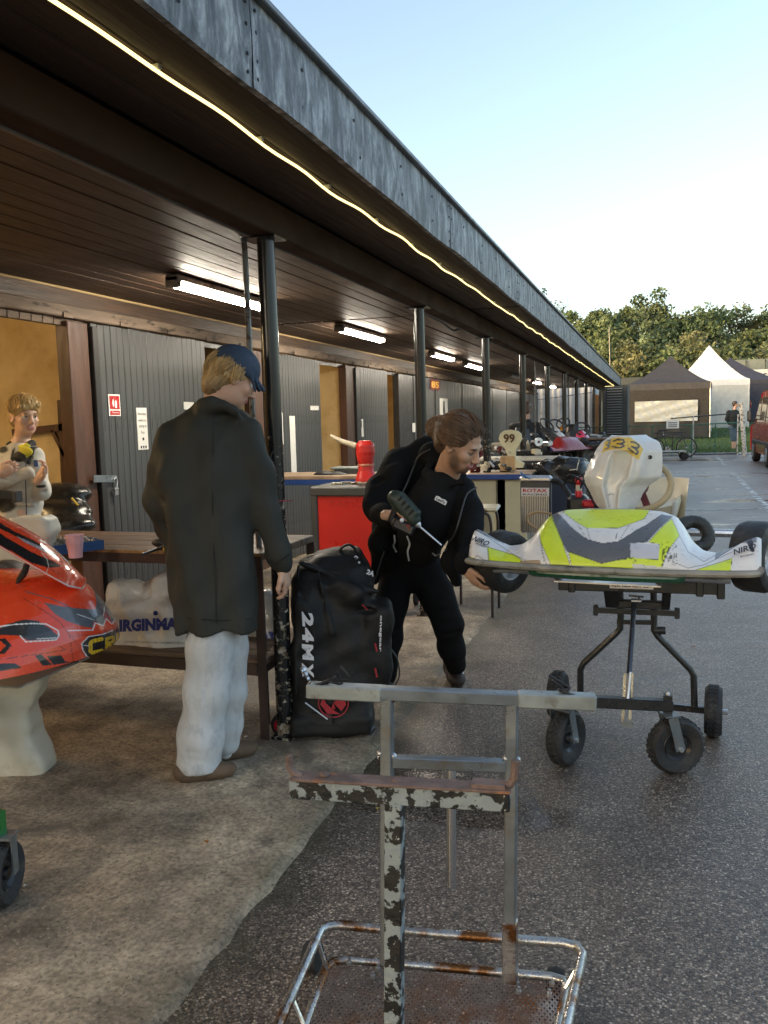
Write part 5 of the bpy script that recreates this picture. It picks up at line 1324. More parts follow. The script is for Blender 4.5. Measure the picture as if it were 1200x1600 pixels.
# ================================================================ bare silver kart stand in the foreground
std = thing('kart_stand', 'silver and flaking grey kart stand with rusty mesh tray in the foreground', 'trolley', (-.5, 1.8, 0))
YA, YB_ = 1.80, 1.86        # the two silver uprights
def A1(x, y, Y=None): return at(x, y, Y=YA + (YB_ - YA) * (x - 605) / 192 if Y is None else Y)
MB().bar(A1(604.5, 1506), A1(605, 1088), .028, .028, (0, 1, 0), bev=.003).build('upright', M_GALV, std)
MB().bar(A1(797, 1440), A1(800, 1098), .028, .028, (0, 1, 0), bev=.003).build('upright', M_GALV, std)
MB().bar(A1(797, 1532), A1(797, 1438), .034, .034, (0, 1, 0), bev=.003).build('socket', M_RUSTY, std)
up2 = np.cross(nrm(A1(800, 1098) - A1(605, 1088)), (0, 0, 1))
MB().bar(A1(592, 1082), A1(812, 1092), .030, .030, bev=.003).build('top_bar', M_GALV, std)
MB().bar(A1(480, 1077.5), A1(597, 1083.5), .036, .034, bev=.003).build('sleeve', M_GALV2, std)
MB().bar(A1(809, 1091.5), A1(931, 1096.5), .036, .034, bev=.003).build('sleeve', M_GALV2, std)
MB().bar(A1(613, 1189), A1(791, 1196), .026, .026, bev=.002).build('mid_bar', M_GALV, std)
for (x, y) in ((595, 1176), (616, 1180), (791, 1184), (809, 1186)): MB().ball(A1(x, y) - np.array([0, .005, 0]), .008, 6).build('bolt', M_STEEL, std)
MB().tube([A1(705, 1198), A1(705, 1384)], .0115, 14).build('hanging_tube', M_CHROME, std)
wl = MB()
for (x, y) in ((596, 1094), (614, 1094), (791, 1101), (809, 1101), (705, 1201), (616, 1195)): wl.ball(A1(x, y), .006, 5)
wl.build('welds', M_RUSTY, std, kind='stuff')
# twisted black cable ties on the bar ends
for (x, y, dx) in ((492, 1069, 1), (905, 1087, -1)):
    for k_ in range(4):
        a = A1(x + dx * k_ * 5, y); MB().tube(bez([a, a + np.array([.018 * dx, -.01, .004 + .004 * k_]), a + np.array([.03 * dx + .01 * k_, .005, .012 * (k_ % 2) + .004]), a + np.array([.045 * dx, -.008, .012 + .012 * k_])], 4), .0032, 5).build('cable_tie', M_BLKP, std)
for k_ in range(4):
    a = A1(486 - k_ * 4, 1068 - k_ * 7); MB().lathe([(.009, -.003), (.009, .003), (.006, .003), (.006, -.003), (.009, -.003)], a, (1, .3 + k_ * .4, .5), 10).build('chain_link', M_CHROME, std)
# painted T support nearer the camera
YT_ = 1.52
def T1(x, y): return at(x, y, Y=YT_ + .02 * (x - 617) / 170)
MB().bar(T1(617, 1252), T1(615.5, 1720), .036, .030, (0, 1, 0), bev=.002).build('painted_post', M_FLAKE, std)
MB().bar(T1(455, 1229), T1(797, 1249), .030, .042, (0, 0, 1), bev=.003).build('painted_crossbar', M_FLAKE, std)
MB().bar(T1(457, 1213) + UP * .001, T1(799, 1233) + UP * .001, .042, .006, (0, 0, 1), bev=.001).build('rusty_flange', M_RUST, std)
for pts in ([(470, 1214), (458, 1207), (453, 1199), (452, 1180)], [(770, 1231), (797, 1226), (804, 1216), (806, 1188)]):
    MB().tube([T1(x, y) for x, y in pts], .0085, 8).build('end_hook', M_RUST, std)
MB().bar(T1(738, 1224), T1(790, 1228), .03, .012, (0, 0, 1)).build('stop_plate', M_RUST, std)
for x, y in ((507, 1210), (620, 1220)): MB().ball(T1(x, y), (.012, .01, .006), 5).build('weld', M_RUST, std)
# tray: two tube hoops and expanded rusty mesh
zt, zl = .16, .085
def L1(x, y, z): return at(x, y, z=z)
top = [L1(418, 1640, zt), L1(500, 1455, zt), L1(512, 1447, zt), L1(530, 1445, zt), L1(700, 1460, zt), L1(880, 1473, zt), L1(902, 1479, zt), L1(911, 1492, zt), L1(880, 1625, zt)]
low = [L1(455, 1660, zl), L1(510, 1512, zl), L1(522, 1502, zl), L1(545, 1499, zl), L1(700, 1512, zl), L1(860, 1526, zl), L1(880, 1532, zl), L1(884, 1545, zl), L1(862, 1660, zl)]
MB().tube(top, .0125, 12).build('tray_rail', M_RUSTY, std); MB().tube(low, .0115, 12).build('tray_rail', M_RUSTY, std)
for (a, b_) in (((498, 1475), (512, 1520)), ((455, 1555), (478, 1610)), ((908, 1500), (880, 1550))): MB().tube([L1(*a, zt), L1(*b_, zl)], .0055, 7).build('stay', M_CHROME, std)
# mesh: crossing diagonal strands
c0, c1_, c2, c3 = L1(512, 1506, zl + .004), L1(882, 1536, zl + .004), L1(865, 1680, zl + .004), L1(450, 1680, zl + .004)
U_, V_ = c1_ - c0, c3 - c0; lu, lv = np.linalg.norm(U_), np.linalg.norm(V_); eu, ev = U_ / lu, V_ / lv
mm = MB(); st_ = .0125
for sgn in (1, -1):
    k_ = -lv
    while k_ < lu + lv:
        P_ = []
        for tt in (0, 1):
            v_ = lv * tt; u_ = k_ + (v_ * .62 if sgn > 0 else lv * .62 - v_ * .62); P_.append((u_, v_))
        (u0, v0), (u1, v1) = P_
        f0, f1 = 0.0, 1.0
        if u1 != u0:
            for lim, sg in ((0, 1), (lu, -1)):
                tt = (lim - u0) / (u1 - u0)
                if (u1 > u0) == (sg > 0): f0 = max(f0, tt)
                else: f1 = min(f1, tt)
        if f1 - f0 > .02: mm.bar(c0 + eu * (u0 + (u1 - u0) * f0) + ev * (v0 + (v1 - v0) * f0), c0 + eu * (u0 + (u1 - u0) * f1) + ev * (v0 + (v1 - v0) * f1), .0028, .0022)
        k_ += st_
M_MESH = mat('rusty_mesh', (.26, .20, .17), .55, metal=.35, var=.4, vs=7, spots=((.24, .09, .03), 5, .50, .08), spots2=((.50, .47, .46), 6, .60, .08), bump=0)
mm.build('mesh_tray', M_MESH, std, smooth=0, kind='stuff')
for (x, y) in ((545, 1507), (590, 1516), (582, 1528), (807, 1538), (810, 1552), (862, 1540), (858, 1556)): MB().lathe([(0, 0), (.007, 0), (.007, .008), (.004, .008), (.004, .016), (0, .016)], L1(x, y, zl + .012), (.1, .1, 1), 6).build('bolt', M_STEEL, std)
# the stand's hidden lower frame and wheels
for s_ in ((-.85, 1.35), (-.22, 1.42), (-.87, 1.93), (-.23, 2.0)): MB().lathe([(0, -.02), (.035, -.02), (.04, 0), (.035, .02), (0, .02)], (s_[0], s_[1], .04), (1, 0, 0), 16).build('wheel', M_RUB, std)
# ================================================================ red kart at the left edge
M_LIVR = livery_mat('red_kart_livery', .22, .4)
rk = thing('racing_kart', 'red black and grey racing kart nose at the left picture edge', 'kart', (-2.6, 2.7, .4))
RY = 2.70
sil = [(188, 1014), (188, 1000), (186, 984), (179, 962), (167, 938), (153, 915), (134, 899), (112, 893)]
SX = np.array([at(x, y, Y=RY + .20)[0] for x, y in sil]) + .03; SZ = np.array([at(x, y, Y=RY + .08)[2] for x, y in sil]); o_ = np.argsort(SZ); SX, SZ = SX[o_], SZ[o_]
NT, NZ2 = 420, 150; G = np.zeros((NT, NZ2, 3)); zl_, zh_ = SZ[0], SZ[-1]
for j in range(NZ2):
    v = j / (NZ2 - 1); z = zl_ + (zh_ - zl_) * min(1, v / .78); xt = np.interp(z, SZ, SX); back = max(0, (v - .78) / .22)
    bw_ = .50 * (1 - .42 * (z - zl_) / (zh_ - zl_)) * (1 - .3 * back); al = .62 * (1 - .25 * (z - zl_) / (zh_ - zl_))
    for i in range(NT):
        th = -math.pi / 2 + math.pi * i / (NT - 1)
        G[i, j] = (xt - al * (1 - math.cos(th) ** .8) * 1.0 - back * .30 * math.cos(th) ** .5, RY - bw_ * math.sin(th), z - .05 * abs(math.sin(th)) ** 2 * (z - zl_) / (zh_ - zl_) + .015 * back - .03 * (1 - math.cos(th)) * (1 - (z - zl_) / (zh_ - zl_)))
nrmv = np.array([-.8, 0, -.2]); V, Q = shell(G, .006, nrmv)
px, py = pj(V); zx, zy = px * 6, (py - 800) * 6
RED = (.70, .060, .020); GR2 = (.11, .115, .13); WH2 = (.72, .72, .72); BK2 = (.014, .014, .016)
p_grey = [(410, 845), (560, 880), (700, 900), (890, 915), (905, 850), (865, 630), (960, 720), (1030, 800), (1078, 920), (1085, 1010), (1045, 1050), (990, 985), (968, 1058), (880, 1025), (866, 1085), (780, 1075), (620, 1020), (520, 960)]
p_dark = [(-400, 1160), (0, 1090), (60, 1050), (230, 1008), (350, 1018), (470, 1090), (545, 1160), (520, 1195), (260, 1205), (190, 1160), (0, 1152), (-400, 1190)]
p_crg = [(765, 1235), (830, 1168), (960, 1148), (1060, 1110), (1150, 1075), (1155, 1220), (1090, 1295), (1000, 1325), (820, 1362), (780, 1300)]
lay = [('fill', p_grey, GR2), ('line', [(640, 1112), (870, 1107), (892, 1040), (970, 1066), (995, 1000), (1050, 1052), (1085, 1000)], 9, WH2), ('line', [(725, 958), (880, 1012)], 6, WH2), ('line', [(982, 875), (970, 975)], 6, WH2),
       ('line', [(240, 745), (500, 820), (660, 895)], 9, GR2), ('line', [(330, 840), (470, 870)], 5, GR2), ('line', [(930, 700), (935, 800)], 6, RED),
       ('fill', p_dark, (.035, .037, .042)), ('line', [(-60, 1085), (120, 1055), (300, 1045), (430, 1050), (545, 1112), (552, 1160), (520, 1200), (240, 1217), (190, 1162)], 10, WH2), ('line', [(350, 1190), (520, 1180)], 7, WH2),
       ('line', [(215, 805), (420, 930), (560, 1030), (652, 1150), (687, 1400)], 4.5, BK2), ('line', [(650, 1166), (900, 1150), (1120, 1080)], 4, BK2), ('line', [(-200, 1410), (300, 1340), (520, 1310), (620, 1290), (540, 1250)], 5, BK2), ('line', [(680, 1180), (800, 1360)], 5, BK2),
       ('fill', p_crg, BK2), ('line', p_crg[:4] , 8, WH2), ('line', [(765, 1235), (780, 1300), (820, 1362), (900, 1345)], 8, WH2), ('line', [(780, 1250), (850, 1255)], 5, WH2),
       ('line', [(955, 1190), (865, 1212), (848, 1235), (848, 1305), (865, 1320), (958, 1300)], 34, (.70, .42, .02)), ('line', [(1000, 1292), (1000, 1188), (1062, 1172), (1066, 1212), (1010, 1232), (1064, 1275)], 26, (.70, .42, .02)), ('line', [(1150, 1120), (1105, 1132), (1098, 1218), (1135, 1208), (1135, 1170)], 24, (.70, .42, .02)),
       ('line', [(955, 1190), (865, 1212), (848, 1235), (848, 1305), (865, 1320), (958, 1300)], 3, (.1, .06, .01)), ('line', [(1000, 1292), (1000, 1188), (1062, 1172), (1066, 1212), (1010, 1232), (1064, 1275)], 3, (.1, .06, .01)),
       ('fill', [(-300, 1450), (0, 1420), (140, 1418), (205, 1462), (0, 1490), (-300, 1500)], BK2), ('fill', [(330, 1347), (382, 1332), (492, 1432), (400, 1442)], BK2), ('fill', [(440, 1352), (572, 1342), (612, 1402), (692, 1407), (500, 1432)], BK2), ('fill', [(-20, 1188), (50, 1185), (112, 1250), (40, 1332), (-20, 1325), (58, 1255)], BK2)]
C = paint(zx, zy, RED, lay)
rf = add_mesh('nose_fairing', V, Q, M_LIVR, rk, smooth=60, cols=C)
text('g.com', .010, MATS['sticker_white'], at(26, 985, Y=RY - .34), (nrm(at(45, 983, Y=RY - .30) - at(8, 988, Y=RY - .36))), UP, rf, shear=.3, bold=.02, width=.10) if False else None
te = [(-40, 30), (0, 50), (200, 140), (380, 240), (560, 400), (700, 540), (792, 655)]; be = [(-40, 300), (0, 322), (230, 460), (440, 580), (640, 692), (770, 717), (797, 690)]
def plerp(pl, n):
    pl = np.array(pl, float); d = np.r_[0, np.cumsum(np.hypot(*np.diff(pl, axis=0).T))]; t_ = np.linspace(0, d[-1], n); return np.stack([np.interp(t_, d, pl[:, 0]), np.interp(t_, d, pl[:, 1])], 1)
A_, B_ = plerp(te, 180), plerp(be, 180); G = np.zeros((180, 90, 3))
for i in range(180):
    a3 = at(A_[i, 0] / 6, 800 + A_[i, 1] / 6, Y=RY + .14); b3 = at(B_[i, 0] / 6, 800 + B_[i, 1] / 6, Y=RY - .17 + .25 * (i / 179) ** 6)
    for j in range(90):
        t_ = j / 89; G[i, j] = a3 + (b3 - a3) * t_ + (UP * .045 + np.array([.02, 0, 0])) * math.sin(math.pi * t_) * (1 - (i / 179) ** 3 * .5)
V, Q = shell(G, .006, np.array([-.3, .2, -.9])); px, py = pj(V); zx, zy = px * 6, (py - 800) * 6
C = paint(zx, zy, RED, [('fill', [(-60, 70), (0, 98), (130, 180), (330, 272), (545, 402), (440, 385), (260, 292), (100, 205), (-60, 120)], BK2), ('fill', [(150, 222), (350, 312), (500, 372), (535, 398), (430, 378), (240, 292)], (.30, .31, .35)),
                        ('fill', [(-60, 175), (0, 200), (100, 262), (330, 392), (500, 462), (585, 512), (470, 522), (300, 482), (150, 392), (-60, 280)], BK2), ('fill', [(160, 250), (330, 330), (380, 380), (250, 330)], RED), ('line', be, 11, (.66, .64, .62)), ('line', [(388, 378), (440, 440), (457, 510), (430, 578)], 6, (.55, .5, .45)),
                        ('line', [(480, 320), (560, 395), (620, 450)], 10, (.45, .36, .12)), ('line', [(590, 420), (650, 480)], 14, (.6, .58, .52)), ('line', [(370, 262), (430, 290)], 12, (.7, .66, .62)), ('line', [(430, 515), (560, 580)], 4, BK2)])
add_mesh('number_panel', V, Q, M_LIVR, rk, smooth=60, cols=C)
# tyre, steering gear and frame seen behind the fairing
kart_wheel(rk, at(8, 925, Y=RY + .10), .135, .13, (.25, -1, 0.05))
for pts, r in (([(45, 880), (30, 905), (24, 930), (18, 960)], .009), ([(24, 930), (8, 945), (-10, 950)], .010), ([(20, 925), (32, 945), (30, 965), (10, 975)], .007), ([(42, 882), (38, 896), (30, 905)], .012)):
    MB().tube(bez([at(x, y, Y=RY - .12) for x, y in pts], 4), r, 8).build('steering_rod', M_BLKM, rk)
MB().ball(at(25, 943, Y=RY - .14), .012, 8).build('rod_end', M_STEEL, rk)
m_ = MB(); q = [at(x, y, Y=RY - .02) for x, y in ((33, 940), (50, 950), (40, 965), (28, 958))]; m_._add(q, [(0, 1, 2, 3)]); m_.build('white_sticker', MATS['sticker_white'], rk, smooth=0)
MB().tube([at(-60, 1048, Y=RY - .1), at(120, 1030, Y=RY)], .014, 8).build('chassis_rail', M_BLKM, rk)
MB().box(np.array([-2.75, RY, at(60, 1040, Y=RY)[2] - .02]), (.9, .42, .008)).build('floor_tray', M_ALU, rk)
# cream mouldings: upright side pod standing under the kart and one behind it
def crumple(P, s=1.0): return crumple_(P, s)
def sdf_pod(name, lab, outline, Y, dpt, m_):
    t = Sdf(.009); C_, A_s, B_s = [], [], []
    for (y, xl, xr) in outline:
        a = at(xl, y, Y=Y); b = at(xr, y, Y=Y); c = (a + b) / 2; C_.append(c); A_s.append(np.linalg.norm(b - a) / 2); B_s.append(dpt)
    t.stack(C_, A_s, B_s, HR, HF, p=5.5)
    t.disp = lambda P: wav(P, [((0, 0, 1), 55, .0022, .4), ((1, .4, .3), 38, .002, 1.2)]) + crumple(P, .35)
    o = t.mesh(name, m_); tag(o, lab, 'kart bodywork'); return o
sdf_pod('moulded_side_pod', 'tall cream plastic moulding standing on the floor under the red kart', [(1046, -34, 66), (1070, -34, 60), (1100, -30, 47), (1140, -22, 50), (1170, -8, 66), (1190, 2, 75), (1202, 10, 74), (1209, 18, 62)], 2.82, .09, M_WPL)
sdf_pod('moulded_side_pod', 'small cream plastic moulding behind the red kart panel', [(806, 30, 70), (812, 20, 77), (830, 14, 78), (850, 10, 76), (880, 6, 66), (905, 6, 60)], 3.15, .08, M_WPL)
# green trolley under the red kart: only one caster shows
gtv = thing('kart_trolley', 'green kart trolley whose tyre shows at the left edge on the concrete', 'trolley', (-2.3, 2.2, 0))
gw = at(6, 1412, z=.014); gc = np.array([gw[0], gw[1], .114])
pneu(gtv, gc, .10, .07, nrm([.95, .31, 0]))
for s_ in (-1, 1): MB().bar(gc + nrm([.95, .31, 0]) * s_ * .045, gc + nrm([.95, .31, 0]) * s_ * .045 + UP * .12, .035, .005, (0.95, .31, 0)).build('fork', M_GALV, gtv)
MB().box(gc + UP * .122, (.1, .06, .008), rz_(R_(18))).build('fork_plate', M_GALV, gtv)
MG = mat('green_trolley_paint', (.02, .14, .03), .35, bump=0)
MB().bar(gc + UP * .126, gc + UP * .20, .035).build('stem', MG, gtv); MB().bar(gc + UP * .20, gc + UP * .20 - HR * .9, .04).build('beam', MG, gtv)
q = gc - HR * .75 + HF * .55; MB().bar(q + UP * .15, np.array([q[0], q[1], .36]), .04).build('riser', MG, gtv); MB().bar(gc + UP * .20 - HR * .75, q + UP * .20, .04).build('beam', MG, gtv)
MB().bar(np.array([-2.55, 2.4, .355]), np.array([-2.95, 2.9, .355]), .04).build('cradle', MG, gtv)
pneu(gtv, gc - HR * .8 + HF * .55, .10, .07, nrm([.95, .31, 0]))

# ================================================================ workbench running from the post to the wall
wb = thing('workbench', 'brown timber and angle iron workbench with a low shelf beside the first post', 'bench', (-2.7, 3.65, 0))
M_WOOD = mat('worn_brown_bench', (.13, .072, .035), .38, var=.35, vs=5, stretch=(.6, 6, 6), bump=.25, bs=25, spots=((.05, .028, .018), 4, .56, .1))
M_ANG = mat('brown_painted_iron', (.060, .036, .028), .45, var=.25, bump=.1, spots=((.14, .11, .09), 40, .70, .02))
zt_ = .875
for j in range(4): MB().box((-2.70, 3.44 + j * .152, zt_), (2.02, .148, .035), b=.004).build('top_plank', M_WOOD, wb, smooth=0)
MB().bar((-3.71, 3.358, zt_ - .012), (-1.69, 3.358, zt_ - .012), .012, .06).build('front_rail', M_ANG, wb)
MB().bar((-3.71, 3.352, zt_ + .012), (-1.69, 3.352, zt_ + .012), .006, .014).build('worn_edge', mat('worn_wood_edge', (.30, .17, .06), .6, var=.4, vs=30), wb)
for x in (-1.715, -3.68):
    for y in (3.37, 3.98):
        m_ = MB().bar((x, y, 0), (x, y, zt_ - .02), .042, .006, (0, 1, 0)); m_.bar((x - .021, y + .02, 0), (x - .021, y + .02, zt_ - .02), .006, .04, (0, 1, 0)); m_.build('leg', M_ANG, wb)
for j in range(4): MB().box((-2.70, 3.46 + j * .150, .375), (1.98, .146, .03), b=.004).build('shelf_plank', mat('dusty_shelf', (.15, .10, .065), .7, var=.35, vs=5, stretch=(.6, 6, 6), bump=.3), wb, smooth=0)
MB().bar((-3.69, 3.375, .345), (-1.74, 3.375, .345), .012, .055).build('shelf_rail', M_ANG, wb); MB().bar((-1.73, 3.39, .345), (-1.73, 3.98, .345), .012, .055).build('side_rail', M_ANG, wb)
# things on the bench
cp_ = at(118.5, 871, z=zt_ + .018)
cup = thing('paper_cup', 'pink ribbed paper cup on the bench top', 'cup', cp_)
MB().lathe([(0, .002), (.026, .002), (.027, 0), (.029, .03), (.0305, .034), (.0325, .055), (.034, .058), (.036, .085), (.0375, .088), (.0375, .091), (.035, .091), (.031, .05), (.027, .008), (0, .008)], cp_, UP, 10).build('body', mat('pink_card', (.72, .42, .44), .5, bump=0), cup, smooth=20)
cup.scale = (1.15, 1.15, 1.15)
ty = thing('parts_tray', 'blue metal tray of nuts and bolts behind the pink cup', 'tray', at(130, 858, z=zt_ + .018))
a_, b_ = at(84, 868, z=zt_ + .02), at(162, 858, z=zt_ + .02); dx = nrm(b_ - a_); dy = np.cross(UP, dx); LN = np.linalg.norm(b_ - a_)
M_BLU = mat('blue_tray', (.02, .07, .20), .35)
for w_ in (0, .22): MB().box((a_ + b_) / 2 + dy * w_ + UP * .022, (LN, .006, .045), np.stack([dx, dy, UP], 1)).build('side', M_BLU, ty, smooth=0)
for e_ in (a_, b_): MB().box(e_ + dy * .11 + UP * .022, (.006, .22, .045), np.stack([dx, dy, UP], 1)).build('end', M_BLU, ty, smooth=0)
MB().box((a_ + b_) / 2 + dy * .11 + UP * .004, (LN, .22, .006), np.stack([dx, dy, UP], 1)).build('base', M_BLU, ty, smooth=0)
m_ = MB()
for i in range(150): m_.lathe([(0, 0), (.006, 0), (.006, .01), (.003, .01), (.003, .022), (0, .022)], a_ + dx * rnd.uniform(.01, LN - .01) + dy * rnd.uniform(.01, .21) + UP * rnd.uniform(.012, .052), (rnd.uniform(-1, 1), rnd.uniform(-1, 1), rnd.uniform(-.3, 1)), 6)
m_.build('loose_bolts', mat('mixed_bolts', (.35, .32, .28), .4, metal=.7, var=.6, vs=90), ty, kind='stuff')
hd = thing('brush', 'black brush with a yellow end on the bench beside the dark coat', 'tool', at(240, 862, z=zt_ + .018))
MB().tube([at(222, 866, z=zt_ + .03), at(245, 858, z=zt_ + .035), at(262, 853, z=zt_ + .05)], [.006, .008, .014], 8).build('handle', M_BLKP, hd)
MB().ball(at(252, 848, z=zt_ + .05), (.05, .03, .022), 8).build('head', M_BLKP, hd); MB().ball(at(260, 858, z=zt_ + .035), (.018, .015, .018), 6).build('tip', mat('yellow_cap', (.6, .4, .03), .4, bump=0), hd)
# crumpled carrier bags on the shelf
M_BAGW = mat('white_polythene', (.80, .78, .72), .26, var=.05, vs=5, bump=1.0, bs=22)
bg = thing('carrier_bag', 'crumpled white carrier bag with blue lettering on the bench shelf', 'bag', at(232, 1025, Y=3.62))
s = Sdf(.0075)
YG = 3.60
s.box((at(170, 975, Y=YG) + at(300, 975, Y=YG)) / 2 + np.array([.01, 0, -.005]), (.235, .13, .145), .06, k=.05)
s.cap(at(185, 925, Y=YG), at(275, 918, Y=YG + .03), .06, .05, k=.09); s.cap(at(178, 1005, Y=YG - .06), at(292, 1010, Y=YG - .05), .055, .05, k=.05)
s.ell(at(262, 908, Y=YG + .03), (.07, .06, .05), k=.05)
s.disp = lambda P: crumple(P, 1.7)
bgb = s.mesh('body', M_BAGW, bg)
_bo = at(243, 975, Y=YG - .158); MBL = mat('bag_blue_ink', (.015, .03, .20), .4, bump=0)
def bent_text(s_, size, m_, o, ex, ey, parent, width, amp=.008, **k):
    ob = text(s_, size, m_, o, ex, ey, parent, width=width, **k); return ob
text('IRGINMA', .055, MBL, at(232, 976, Y=YG - .178), nrm(HR + UP * .01), nrm(UP + HR * .05), bgb, bold=.06, width=.285)
MB().ball(at(243, 958, Y=YG - .165), (.014, .004, .012), 8).build('blue_oval', MBL, bgb)
text('DO NOT PUT ANIMALS AND CHILDREN IN THIS BAG', .011, mat('bag_grey_ink', (.10, .10, .16), .5, bump=0), at(243, 1004, Y=YG - .150), nrm(HR - UP * .05), UP, bgb, width=.30)
bg2 = thing('carrier_bag', 'clear and blue carrier bag on the shelf between bench leg and post', 'bag', at(420, 1000, Y=3.85))
s = Sdf(.012); s.box(at(415, 985, Y=3.85), (.10, .09, .13), .05, k=.04, col=0); s.ell(at(415, 940, Y=3.85), (.07, .07, .07), k=.05, col=0); s.ell(at(422, 1000, Y=3.78), (.05, .03, .06), k=.02, col=1); s.disp = lambda P: crumple(P, 1.2)
s.mesh('body', mat('clear_polythene', (1, 1, 1), .25, attr='Col', bump=.5, bs=14), bg2, pal=[(.45, .45, .43), (.02, .04, .20)])

# ================================================================ wheeled gear bag
gb = thing('wheeled_gear_bag', 'large black wheeled gear bag lettered 24MX standing against the first post', 'bag', at(520, 1138, w=3.95))
M_NYL = mat('black_nylon', (.013, .0125, .0125), .55, var=.2, bump=.3, bs=40, spec=.3)
w0 = 3.98
def Bp(x, y, d=0.0): return at(x, y, w=w0 + d)
RB = np.stack([HR, HF, UP], 1)
s = Sdf(.0085)
C_ = [Bp(519, 1134, .03), Bp(520, 1105), Bp(520, 1040), Bp(521, 960), Bp(521, 905), Bp(522, 880, .02), Bp(530, 863, .04), Bp(540, 856, .05)]
s.stack(C_, [.185, .195, .198, .196, .193, .170, .115, .06], [.14, .155, .16, .16, .15, .13, .10, .06], HR, HF, p=4.5)
s.box(Bp(588, 1010, -.05), (.075, .10, .22), .045, ry_(R_(3)) @ RB, k=.03)                # front pocket bulge
s.box(Bp(520, 1118, .0), (.19, .16, .05), .03, RB, k=.02)
s.cap(Bp(470, 880, -.13), Bp(588, 925, -.13), .012, k=.02); s.cap(Bp(497, 895, -.155), Bp(520, 990, -.165), .007, k=.015); s.cap(Bp(466, 885, -.15), Bp(462, 1100, -.16), .008, k=.012)
s.ell(Bp(545, 925, -.16), (.07, .02, .05), k=.04); s.ell(Bp(480, 1000, -.15), (.05, .02, .16), k=.05)
s.ell(Bp(572, 955, -.16), (.05, .04, .018), RB, k=.02, sub=True)
s.cap(Bp(566, 965, -.17), Bp(560, 1110, -.17), .010, k=.02, sub=True)
s.disp = lambda P: wav(P, [((.7, .2, 1), 23, .004, .3), ((-.9, .4, .8), 37, .003, 2), ((.3, .2, -1), 61, .0016, 1)]) + crumple(P, .22)
body = s.mesh('body', M_NYL, gb)
def on_front(x, y, extra=.0):           # a point on the bag's front face
    me = body.data; V = np.array([v.co[:] for v in me.vertices]) + np.array(gb.location)
    qx, qy = pj(V); dd = (qx - x) ** 2 + (qy - y) ** 2; k = np.where(dd < 25)[0]; w_ = ((V[k] - C_O) @ C_F).min()
    return at(x, y, w=w_ - .004 - extra)
M_WPR = mat('white_print', (.72, .72, .76), .5, bump=0); M_RPR = mat('red_print', (.36, .02, .03), .5, bump=0)
for ch, y, w_ in (('2', 967, .070), ('4', 992, .070), ('M', 1019, .080), ('X', 1047, .072)):
    text(ch, .047, M_WPR, on_front(481, y, .012), nrm(-UP + HR * .02), nrm(HR + UP * .02), body, bold=.05, width=w_, name='letter', shear=.1)
text('onegear', .012, M_WPR, on_front(594, 990, .015), nrm(-UP - HR * .05), HR, body, width=.17, bold=.02); text('2A', .022, M_WPR, on_front(579, 895, .006), nrm(HR - UP * .5 + HF * .3), nrm(UP + HR * .4), body, bold=.05); text('*.', .03, M_WPR, on_front(558, 874, .008), nrm(HR - UP * .2), UP, body, bold=.06)
lg = on_front(521, 1098, .012); ring = [lg + .068 * (math.cos(a) * HR + math.sin(a) * UP) - HF * .002 for a in np.linspace(0, 2 * math.pi, 40, endpoint=False)]
MB().tube(ring, .003, 5, closed=True).build('logo_ring', M_RPR, body)
for poly in ([(-.06, -.005), (-.03, -.05), (.03, -.055), (.0, -.035), (-.035, .0), (-.045, .03)], [(.0, .0), (.035, -.04), (.058, -.01), (.05, .03), (.02, .02)], [(-.012, -.03), (.008, -.03), (.0, .0)]):
    MB().prism(poly, lg, HR, UP, .002, -HF).build('logo_mark', M_RPR, body, smooth=0)
MB().tube(bez([Bp(528, 868, -.02), Bp(534, 856, -.02), Bp(545, 851, -.02), Bp(554, 857, -.02), Bp(557, 870, -.02)], 5), .012, 8, flat=.5).build('top_handle', M_NYL, gb)
wst = bez([Bp(470, 876, .0), Bp(482, 868, .02), Bp(496, 866, .04)], 4); MB().tube(wst, .012, 6, flat=.3).build('pull_strap', mat('tan_webbing', (.32, .26, .16), .8), gb)
MB().tube(bez([Bp(612, 1015, .0), Bp(621, 1030, .0), Bp(624, 1055, 0), Bp(618, 1070, 0)], 5), .010, 6, flat=.3).build('side_strap', M_NYL, gb)
MB().tube([on_front(566, 945, .01), on_front(574, 953, .012)], .003, 5).build('zip_pull', M_RPR, body); MB().tube([on_front(586, 1005, .02), on_front(589, 1018, .02)], .004, 5).build('zip_pull', M_RPR, body); MB().tube([on_front(586, 1044, .02), on_front(589, 1058, .02)], .005, 5).build('red_mark', M_RPR, body)
wc = at(437, 1120, z=.072); 
for dd in (.0, .26):
    c = np.array([*(at(441, 1122, w=3.9)[:2]), .068]) + HF * dd * 1.0
    o = MB().lathe([(0, -.018), (.045, -.018), (.055, -.012), (.058, 0), (.055, .012), (.045, .018), (0, .018)], c, nrm(HF * .75 + HR * .3 - HR * .0), 22).build('wheel', M_RUB, gb)
    MB().lathe([(.0, -.024), (.012, -.024), (.034, -.021), (.036, -.016)], c, nrm(HF * .75 + HR * .3), 16).build('hub', mat('red_hub', (.45, .02, .03), .35, bump=0), o)
MB().bar(Bp(472, 1122, -.13), Bp(520, 1122, -.16), .03, .05).build('base_rail', M_BLKP, gb); MB().tube([Bp(477, 1098, -.16), Bp(512, 1124, -.18)], .004, 6).build('kick_rod', M_STEEL, gb)
for x in (530, 575): MB().box(np.array([*Bp(x, 1135, -.05)[:2], .02]), (.05, .08, .04), b=.01).build('foot', M_BLKP, gb)

